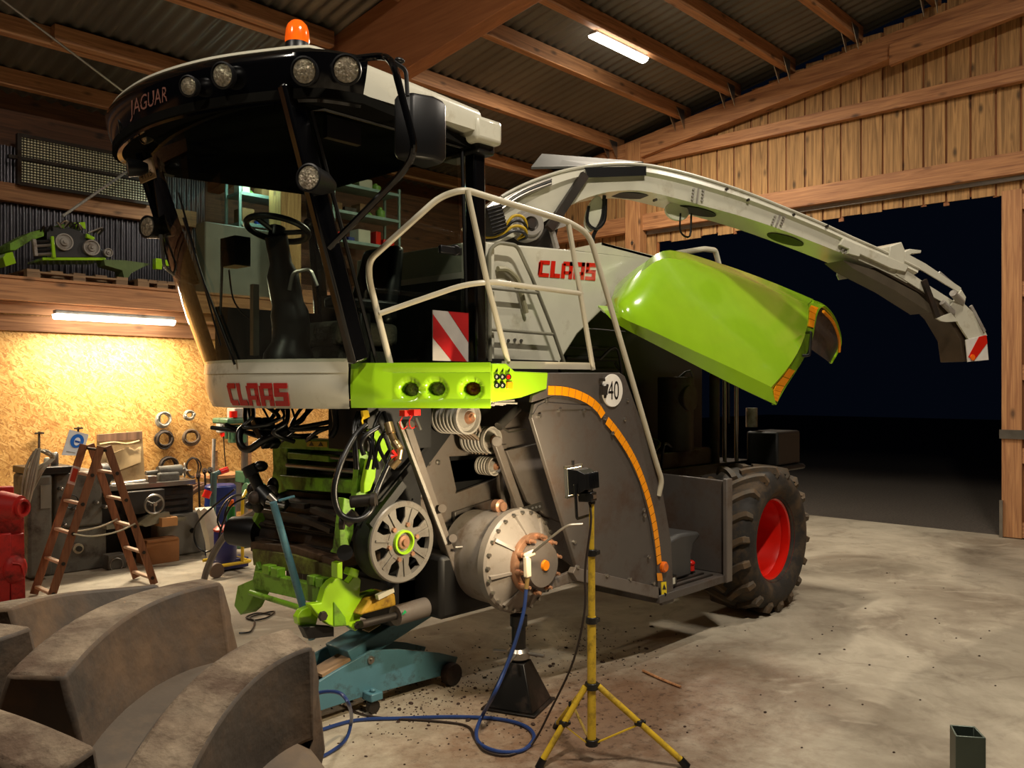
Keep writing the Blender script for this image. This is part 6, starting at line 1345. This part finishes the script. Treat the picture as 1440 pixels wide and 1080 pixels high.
# yellow trolley with blue tank
VY = 8.6; VT = thing('wheeled_pump', 'blue tank cleaner with a red lid on a yellow tube trolley', 'trolley', (onY(325, 790, VY).x, VY, 0))
YT = mat('trolley_yellow', (.85, .70, .12), .4, var=.1)
p = onY(313, 775, VY); r0_ = (onY(330, 760, VY).x - onY(302, 760, VY).x) / 2; zt = onY(316, 746, VY).z
b = MB(); b.lathe((onY(317, 760, VY).x, VY, .12), (0, 0, 1), [(r0_ * .8, 0), (r0_, .04), (r0_ * 1.05, zt - .14), (r0_, zt - .12)], 26); obj('tank', b, mat('tank_blue', (.13, .14, .42), .4, var=.15), VT)
b = MB(); b.lathe((onY(317, 760, VY).x, VY, zt), (0, 0, 1), [(r0_ * 1.08, 0), (r0_ * 1.1, .02), (r0_ * .8, .05), (.01, .06)], 26); obj('red_lid', b, mat('lid_red', (.72, .26, .2), .4), VT)
b = MB(); xa, xb = onY(311, 800, VY - .2).x, onY(353, 795, VY - .2).x; b.tube(rnd([V((xa, VY - .2, .12)), V((xb, VY - .2, .12)), V((xb, VY + .2, .12)), V((xa, VY + .2, .12))], .04), .018, 8); xm = onY(341, 760, VY - .2).x; b.tube(rnd([V((xm, VY - .2, .12)), V((xm, VY - .2, onY(341, 700, VY - .2).z)), V((xm + .1, VY - .1, onY(341, 692, VY - .2).z))], .05), .018, 8); obj('tube_frame', b, YT, VT)
b = MB(); q_ = onY(306, 800, VY - .22); b.lathe((q_.x, VY - .22, .08), (0, 1, 0), [(.02, 0), (.075, 0), (.08, .01), (.08, .04), (.075, .05), (.02, .05)], 24); obj('wheel', b, mat('wheel_tan', (.40, .32, .26), .6), VT)
b = MB(); rect(b, 306, 786, 350, 800, VY, .2); obj('base_plate', b, mat('tank_blue2', (.13, .13, .36), .4), VT, bevel=.01)
for k, pts in enumerate((((320, 745), (316, 725), (326, 700), (345, 697), (360, 706)), ((312, 747), (306, 730), (318, 705), (336, 695), (352, 700)))):
    b = MB(); b.tube([onY(x, y, VY - .1 - .05 * k) for x, y in pts], .01, 6, sm=5); obj('hose', b, M['black'], VT)
b = MB(); b.cyl(onY(325, 734, VY), onY(325, 712, VY), .045, n=16); obj('green_bottle', b, mat('bottle_green', (.08, .45, .2), .3), VT)
b = MB(); b.cyl(onY(325, 712, VY), onY(325, 703, VY), .03, n=14); obj('orange_nozzle', b, mat('nozzle_orange', (.9, .4, .12), .4), VT)
# teal stand with red grips
b = MB(); b.cyl((onY(297, 775, 9.2).x, 9.2, .0), onY(301, 665, 9.2), .035, n=14); b.cyl(onY(300, 668, 9.2), onY(309, 664, 9.2), .03, n=12); ts = obj('engine_crane_post', b, mat('teal_grey', (.25, .36, .36), .45)); tag(ts, 'teal upright post with two red grips beside the blue barrel', 'post')
b = MB(); b.cyl(onY(309, 664, 9.2), onY(320, 660, 9.2), .035, n=14); obj('red_grip', b, M['red'], ts)
b = MB(); b.cyl(onY(289, 700, 9.15), onY(293, 690, 9.15), .045, n=14); obj('red_grip', b, M['red'], ts)
# big pale hose arc
b = MB(); b.tube([onD(286, 820, 7.6), onD(292, 798, 7.5), onD(308, 765, 7.3), onD(336, 733, 7.1), onD(378, 711, 6.9), onD(395, 708, 6.9)], .03, 8, sm=6); tag(obj('suction_hose', b, mat('hose_silver', (.46, .44, .43), .35, .4)), 'grey hose arching from the floor up to the lime intake', 'hose')
b = MB(); b.tube([onD(330, 688, 7.5), onD(285, 726, 7.6), onD(273, 748, 7.7), onD(277, 768, 7.7), onD(291, 776, 7.7), onD(305, 765, 7.6), onD(312, 740, 7.6), onD(325, 712, 7.6), onD(345, 700, 7.6)], .009, 6, sm=6); tag(obj('black_cable', b, M['black']), 'thin black cable looping in front of the white sack', 'cable')
b = MB(); b.tube([onZ(336, 890, .01), onZ(352, 888, .01), onZ(358, 874, .01), onZ(352, 868, .01), onZ(372, 862, .01), onZ(386, 860, .01), onZ(376, 868, .01), onZ(358, 872, .01), onZ(346, 868, .01), onZ(362, 862, .01), onZ(380, 864, .01)], .007, 6, sm=6); tag(obj('floor_wire', b, M['black']), 'tangled black wire lying on the floor below the lime intake', 'wire')
# square steel tube in the lower corner
P = [onZ(1335.5, 1018.7, 1.12), onZ(1371, 1021, 1.12), onZ(1386.7, 1037.8, 1.12), onZ(1344, 1034.7, 1.12)]
cc_ = sum(P, V((0, 0, 0))) / 4; b = MB(); vs = []
for z, s in ((0.02, 1.), (1.12, 1.), (1.12, .86), (.9, .86)): vs += [V((cc_.x + (p.x - cc_.x) * s, cc_.y + (p.y - cc_.y) * s, z)) for p in P]
b.add(vs, [(i * 4 + j, i * 4 + (j + 1) % 4, i * 4 + 4 + (j + 1) % 4, i * 4 + 4 + j) for i in range(3) for j in range(4)] + [(3, 2, 1, 0), (12, 13, 14, 15)])
sq = obj('square_steel_post', b, mat('green_grey_steel', (.34, .38, .34), .4, .4, var=.2), bevel=.0015); tag(sq, 'open ended square steel post standing alone on the bare floor', 'post')
b = MB(); b.box((cc_.x, cc_.y, .01), (.3, .3, .02)); obj('foot_plate', b, M['iron'], sq)
# earth crumbs
random.seed(9); b = MB()
for k in range(1100):
    if random.random() < .75: px, py = random.gauss(620, 110), random.gauss(975, 38)
    else: px, py = random.gauss(820, 60), random.gauss(905, 30)
    if py < 880: continue
    p = onZ(px, py, 0); s = random.uniform(.002, .007) * (2.2 if random.random() < .06 else 1)
    R_ = Matrix.Rotation(random.uniform(0, 3), 3, 'Z'); b.ell(p + V((0, 0, s * .35)), (s * random.uniform(.8, 1.7), s, s * .55), 6, 4, R_)
for k in range(60):
    px, py = random.uniform(880, 1400), random.uniform(780, 1060); p = onZ(px, py, 0); s = random.uniform(.004, .011); b.ell(p + V((0, 0, s * .3)), (s * 1.3, s, s * .5), 6, 4)
ec = obj('earth_crumbs', b, mat('dark_soil', (.20, .13, .09), .9, var=.3)); ec['kind'] = 'stuff'; tag(ec, 'dark earth crumbs scattered over the floor below the hub', 'soil')
b = MB(); b.tube([onZ(904, 943, .012), onZ(930, 955, .012), onZ(957, 966, .01)], .009, 6, sm=3); tag(obj('dry_stick', b, M['beam']), 'thin dark stick lying on the floor beyond the tripod', 'stick')
# ================================================================ mezzanine things
MY = WY + .25
PW = wood('pallet_wood', (.42, .33, .24), (.62, .50, .36), 'X')
def pallet(px0, px1, lab, Y=MY):
    x0, x1 = onY(px0, 390, Y).x, onY(px1, 390, Y).x; P_ = thing('wooden_pallet', lab, 'pallet', ((x0 + x1) / 2, Y + .4, ZF))
    for i in range(3):
        for j in range(3):
            x = x0 + (x1 - x0 - .15) * i / 2; y = Y + .34 * j; b = MB(); b.bb(x, x + .15, y, y + .12, ZF + .001, ZF + .11); obj('block', b, PW, P_, bevel=.004)
    for j in range(3):
        b = MB(); b.bb(x0, x1, Y + .34 * j, Y + .34 * j + .12, ZF + .11, ZF + .132); obj('stringer', b, PW, P_)
    for i in range(5):
        x = x0 + (x1 - x0 - .14) * i / 4; b = MB(); b.bb(x, x + .14, Y, Y + .8, ZF + .132, ZF + .154); obj('deck_board', b, PW, P_)
    return P_
pallet(38, 180, 'grey weathered pallet under the lime machine unit on the mezzanine')
pallet(194, 262, 'short pallet on the mezzanine next to the cab pillar')
zt_ = ZF + .156
RU = thing('roller_unit', 'lime and black conditioner roller unit lying on a mezzanine pallet', 'machine part', (onY(85, 370, MY).x, MY + .4, zt_))
def mr(b, x0, y0, x1, y1, Y, th): p, q_ = onY(x0, y1, Y), onY(x1, y0, Y); b.bb(p.x, q_.x, Y, Y + th, p.z, q_.z); return b
def mp(nme, pts, th, m, Y=MY + .1): b = MB(); b.prism([onY(x, y, Y) for x, y in pts], (0, th, 0)); return obj(nme, b, m, RU, bevel=.006)
mp('side_frame', [(66, 318), (100, 320), (122, 330), (150, 358), (152, 362), (66, 362)], .5, mat('unit_dark', (.15, .15, .15), .4))
mp('base_bar', [(60, 362), (148, 362), (150, 366), (60, 366)], .55, M['lime'])
mp('front_plate', [(4, 362), (8, 356), (18, 354), (23, 370), (8, 375)], .4, M['lime'])
mp('long_cover', [(14, 342), (44, 326), (62, 322), (62, 332), (44, 338), (22, 352), (14, 352)], .5, M['limed'])
mp('top_block', [(104, 313), (120, 312), (121, 322), (108, 321)], .2, M['lime']); mp('top_block', [(82, 316), (92, 315), (92, 322), (84, 322)], .2, M['limed'])
mp('green_edge', [(122, 328), (134, 334), (132, 338), (122, 334)], .1, M['lime'], MY + .05); mp('green_edge', [(72, 332), (76, 332), (79, 362), (74, 362)], .1, M['lime'], MY + .05)
for px, py, r in ((91, 340, .105), (129.5, 348, .10), (153, 355, .055)):
    c = onY(px, py, MY + .05); b = MB(); b.lathe(c, (0, -1, 0), [(r, -.05), (r, 0), (r * .85, .0), (r * .8, -.02), (r * .5, -.02), (r * .45, .01), (r * .2, .01), (r * .18, .03), (0, .03)], 30); obj('bearing_disc', b, M['greyl'], RU)
for k in range(4): b = MB(); b.cyl(onY(50, 340 + k * 6, MY + .1), onY(72, 339 + k * 6, MY + .1), .022, n=10); obj('roller_bar', b, M['steel'] if k % 2 else M['black'], RU)
mp('pale_plate', [(46, 336), (51, 336), (54, 360), (49, 360)], .06, M['greyl'], MY + .02)
random.seed(2)
for k in range(12):
    x = random.uniform(60, 140); y = 312 + abs(x - 95) * .25; b = MB(); b.tube([onY(x, y + 6, MY + .1), onY(x + random.uniform(-8, 8), y - 2, MY + .05), onY(x + random.uniform(-14, 14), y + 5, MY + .1)], .012, 6, sm=4); obj('hose', b, M['black'] if k % 2 else M['steel'], RU)
b = MB(); b.prism([onY(x, y, MY + .05) for x, y in ((146, 365), (176, 366), (212, 371), (200, 376), (185, 384), (176, 396), (172, 380), (148, 373))], (0, .25, 0)); tag(obj('green_tarp', b, mat('faded_green', (.36, .44, .25), .7, var=.2)), 'faded green sheet draped off the pallet edge on the mezzanine', 'sheet')
b = MB(); mr(b, 219, 364, 228, 378, MY - .05, .1); mr(b, 228, 367, 248, 373, MY - .02, .1); tag(obj('lime_bracket', b, M['lime'], bevel=.004), 'small lime metal bracket on the short mezzanine pallet', 'bracket')
# radiator screen
SY2 = YU - .2; q4 = [onY(28, 187, SY2), onY(212, 226, SY2), onY(212, 287, SY2), onY(35, 262, SY2)]
zt2, zb2 = (q4[0].z + q4[1].z) / 2, (q4[2].z + q4[3].z) / 2; xa, xb = q4[0].x, q4[1].x
SCR = thing('screen_panel', 'large perforated metal screen panel fixed high on the mezzanine wall', 'screen', ((xa + xb) / 2, SY2, zb2))
def perf():
    m = bpy.data.materials.new('perforated_strip'); m.use_nodes = True; nt = m.node_tree; N = nt.nodes; L = nt.links; b = N['Principled BSDF']
    tc = N.new('ShaderNodeTexCoord'); sx = N.new('ShaderNodeSeparateXYZ'); L.new(tc.outputs['Object'], sx.inputs[0])
    mm = N.new('ShaderNodeMath'); mm.operation = 'MULTIPLY'; mm.inputs[1].default_value = 2 * pi / .036; L.new(sx.outputs[2], mm.inputs[0])
    s_ = N.new('ShaderNodeMath'); s_.operation = 'SINE'; L.new(mm.outputs[0], s_.inputs[0]); r = N.new('ShaderNodeMapRange'); r.inputs[1].default_value = -.2; r.inputs[2].default_value = .3; L.new(s_.outputs[0], r.inputs[0])
    x = N.new('ShaderNodeMix'); x.data_type = 'RGBA'; x.inputs[6].default_value = lin((.22, .19, .15)); x.inputs[7].default_value = lin((.97, .95, .80)); L.new(r.outputs[0], x.inputs[0]); L.new(x.outputs[2], b.inputs['Base Color']); b.inputs['Roughness'].default_value = .4; b.inputs['Metallic'].default_value = .2; return m
PM = perf(); pw = (xb - xa) / 44
b = MB()
for k in range(44): b.bar((xa + pw * (k + .5), SY2, zb2 + .02), (xa + pw * (k + .5), SY2, zt2 - .02), pw * .62, .03, up=(0, 1, 0))
obj('perforated_strip', b, PM, SCR)
b = MB(); b.bb(xa, xb, SY2 + .03, SY2 + .05, zb2, zt2); obj('backing', b, M['iron'], SCR)
for z in (zb2, zt2 - .03, (zb2 + zt2) / 2): b = MB(); b.bb(xa - .02 - (.12 if z not in (zb2, zt2 - .03) else 0), xb + .02, SY2 - .04, SY2 + .02, z - .01, z + .035); obj('frame_rail', b, M['iron'], SCR)
b = MB(); b.bb(xa - .04, xa + .01, SY2 - .04, SY2 + .04, zb2, zt2); obj('frame_post', b, M['iron'], SCR)
b = MB(); b.cyl(onY(88, 304, MY + .3), onY(180, 240, YU - .5), .018, n=10); tag(obj('stay_rod', b, M['greyl']), 'straight grey rod running up from the lime roller unit to the screen', 'rod')
# shelving seen through the cab
SHM = mat('shelf_steel', (.55, .66, .64), .4, .3, var=.1)
def shelf(px0, px1, ys, lab, Y=WY + .55, ylow=400, ytop=None):
    x0, x1 = onY(px0, 300, Y).x, onY(px1, 300, Y).x; Sh = thing('shelf_unit', lab, 'shelf', ((x0 + x1) / 2, Y + .2, ZF)); zs = [onY((px0 + px1) / 2, y, Y).z for y in ys]
    zt3 = max(zs) + .1 if ytop is None else onY(px0, ytop, Y).z
    for x in (x0, x1):
        for y in (Y, Y + .4): b = MB(); b.bb(x - .02, x + .02, y, y + .03, ZF + .002, zt3); obj('upright', b, SHM, Sh)
    for z in zs: b = MB(); b.bb(x0, x1, Y - .005, Y + .43, z - .03, z + .02); obj('shelf_board', b, SHM, Sh, bevel=.004)
    return x0, x1, zs, Y
s1 = shelf(338, 401, (276, 318, 352), 'galvanised shelf unit under the cool strip light on the mezzanine', ytop=232)
s2 = shelf(470, 562, (265, 303, 343), 'wide galvanised shelf unit seen through the cab door glass')
random.seed(8)
cols_ = [M['red'], M['white'], mat('box_blue', (.1, .2, .5), .5), mat('box_brown', (.5, .36, .22), .7), mat('bottle_lime', (.5, .7, .3), .4), M['iron']]
cn = ['red', 'white', 'blue', 'brown', 'lime', 'dark']
for si, (x0, x1, zs, Y) in enumerate((s1, s2)):
    for zi, z in enumerate(zs):
        x = x0 + .06; k = 0
        while x < x1 - .2 and k < 7:
            w_ = random.uniform(.08, .28); hh = random.uniform(.06, .24); c_ = random.randrange(6); b = MB()
            if c_ == 4: b.lathe((x + w_ / 2, Y + .2, z + .021), (0, 0, 1), [(w_ * .35, 0), (w_ * .38, .02), (w_ * .38, hh * .7), (w_ * .15, hh * .85), (w_ * .15, hh)], 14)
            else: b.bb(x, x + w_, Y + .05, Y + .3, z + .021, z + .021 + hh)
            o = obj('storage_box' if c_ != 4 else 'storage_bottle', b, cols_[c_], bevel=.006)
            tag(o, '%s %s %s on the %s shelf of the %s' % (cn[c_] + (' tall' if hh > .15 else ' low'), 'box' if c_ != 4 else 'bottle', 'starting the row' if k == 0 else 'after a %s' % prev_, ('top', 'middle', 'lowest')[zi], ('narrow unit', 'wide unit')[si]), 'box' if c_ != 4 else 'bottle', 'goods on the mezzanine shelves')
            x += w_ + random.uniform(.03, .16); k += 1; prev_ = cn[c_] + (' tall' if hh > .15 else ' low')
b = MB(); b.hexa([onY(288, 352, MY), onY(385, 352, MY), onY(385, 352, MY) + V((0, .9, 0)), onY(288, 352, MY) + V((0, .9, 0)), onY(292, 320, MY), onY(380, 320, MY), onY(380, 320, MY) + V((0, .8, .1)), onY(292, 320, MY) + V((0, .8, .1))])
bn2 = MB(); p = onY(288, 352, MY); p2 = onY(385, 352, MY); bn2.bb(p.x, p2.x, MY, MY + .28, ZF + .002, onY(336, 318, MY).z); tag(obj('grey_chest', bn2, mat('chest_grey', (.50, .51, .47), .5), bevel=.02), 'large pale grey chest at the mezzanine edge seen through the windshield', 'chest')
b = MB(); rect_ = onY(440, 395, MY); b.bb(onY(425, 390, MY).x, onY(560, 390, MY).x, MY, MY + .4, ZF + .002, ZF + .22); tag(obj('timber_beam', b, M['beam'], bevel=.006), 'thick timber beam lying along the mezzanine edge behind the cab', 'timber')
# ================================================================ lighting
w = bpy.data.worlds.new('night'); S.world = w; w.use_nodes = True
w.node_tree.nodes['Background'].inputs[0].default_value = (.0008, .0014, .0032, 1); w.node_tree.nodes['Background'].inputs[1].default_value = 1.
EM = mat('tube_glow', (1, 1, 1), .5, emit=(1, .97, .9), estr=14)
EMC = mat('tube_glow_cool', (1, 1, 1), .5, emit=(.85, 1, 1), estr=10)
def tubelight(p0, p1, label, wd=.13, em=EM, house=True, grp=None):
    p0, p1 = V(p0), V(p1); t = thing('strip_light', label, 'lamp', (p0 + p1) / 2, group=grp)
    b = MB(); d = (p1 - p0).normalized(); up = V((0, 0, 1))
    b.bar(p0 + up * .045, p1 + up * .045, wd * .8, .05); obj('housing', b, M['greyl'], t, bevel=.01)
    b = MB(); n = 12; a = d.cross(up).normalized()
    prof = [a * (wd / 2 * cos(pi * i / n)) - up * (.06 * sin(pi * i / n)) for i in range(n + 1)]
    vs = [p0 + q + up * .02 for q in prof] + [p1 + q + up * .02 for q in prof]; k = n + 1
    b.add(vs, [(i, i + 1, k + i + 1, k + i) for i in range(n)] + [(n, 0, k, 2 * k - 1), list(range(k))[::-1], list(range(k, 2 * k))])
    obj('diffuser', b, em, t); return t
pA, pB = onY(76, 444, WY - .3), onY(244, 448, WY - .3); pB.z = pA.z
tubelight(pA, pB, 'long glowing strip light under the mezzanine beam above the workbench wall')
c = (pA + pB) / 2
area('workshop_glow', c - V((0, .12, .08)), c - V((0, .6, 2)), (pB - pA).length, .12, 135, (1, .84, .6))
# ceiling light on the purlin
cc = onY(871, 68, 6.9); yL = 6.9
# find the height just below the purlin
zc = roofz(7.0) - .06; cc = onZ(871, 68, zc)
tubelight(cc - V((.6, 0, 0)), cc + V((.6, 0, 0)), 'bright strip light fixed under a roof purlin above the doorway end', wd=.16)

area('ceiling_glow', cc - V((0, 0, .1)), cc - V((0, 0, 3)), 1.2, .15, 270, (1, .88, .70))
# strip lights added out of view to brighten the near side of the machine
for (x, y, lab, pw_) in ((2.6, -.4, 'added unseen strip light above the open floor', 440), (8.6, 1.4, 'added unseen strip light near the open doorway', 150), (-2.0, 4.0, 'added unseen strip light in front of the cab', 145)):
    z = roofz(y) - .06
    tubelight((x - .6, y, z), (x + .6, y, z), lab, wd=.16); area('hall_fill', (x, y, z - .1), (x, y + .6, 0), 1.2, .15, pw_, (1, .89, .74))
# cool lamp over the mezzanine shelves
pm0, pm1 = onY(342, 232, WY + .45), onY(398, 238, WY + .45); pm1.z = pm0.z
tubelight(pm0, pm1, 'cool white strip light above the galvanised shelf unit', wd=.1, em=EMC)
area('shelf_glow', (pm0 + pm1) / 2 - V((0, .3, .1)), (pm0 + pm1) / 2 + V((.2, .2, -1.2)), .8, .1, 28, (.72, 1, .95))
# halogen floodlight
l = bpy.data.lights.new('halogen', 'AREA'); l.shape = 'RECTANGLE'; l.size = .16; l.size_y = .13; l.energy = 22; l.color = (1, .80, .52)
o = bpy.data.objects.new('halogen', l); C.objects.link(o); o.location = LAMP_P; o.rotation_euler = LAMP_D.to_track_quat('-Z', 'Y').to_euler()
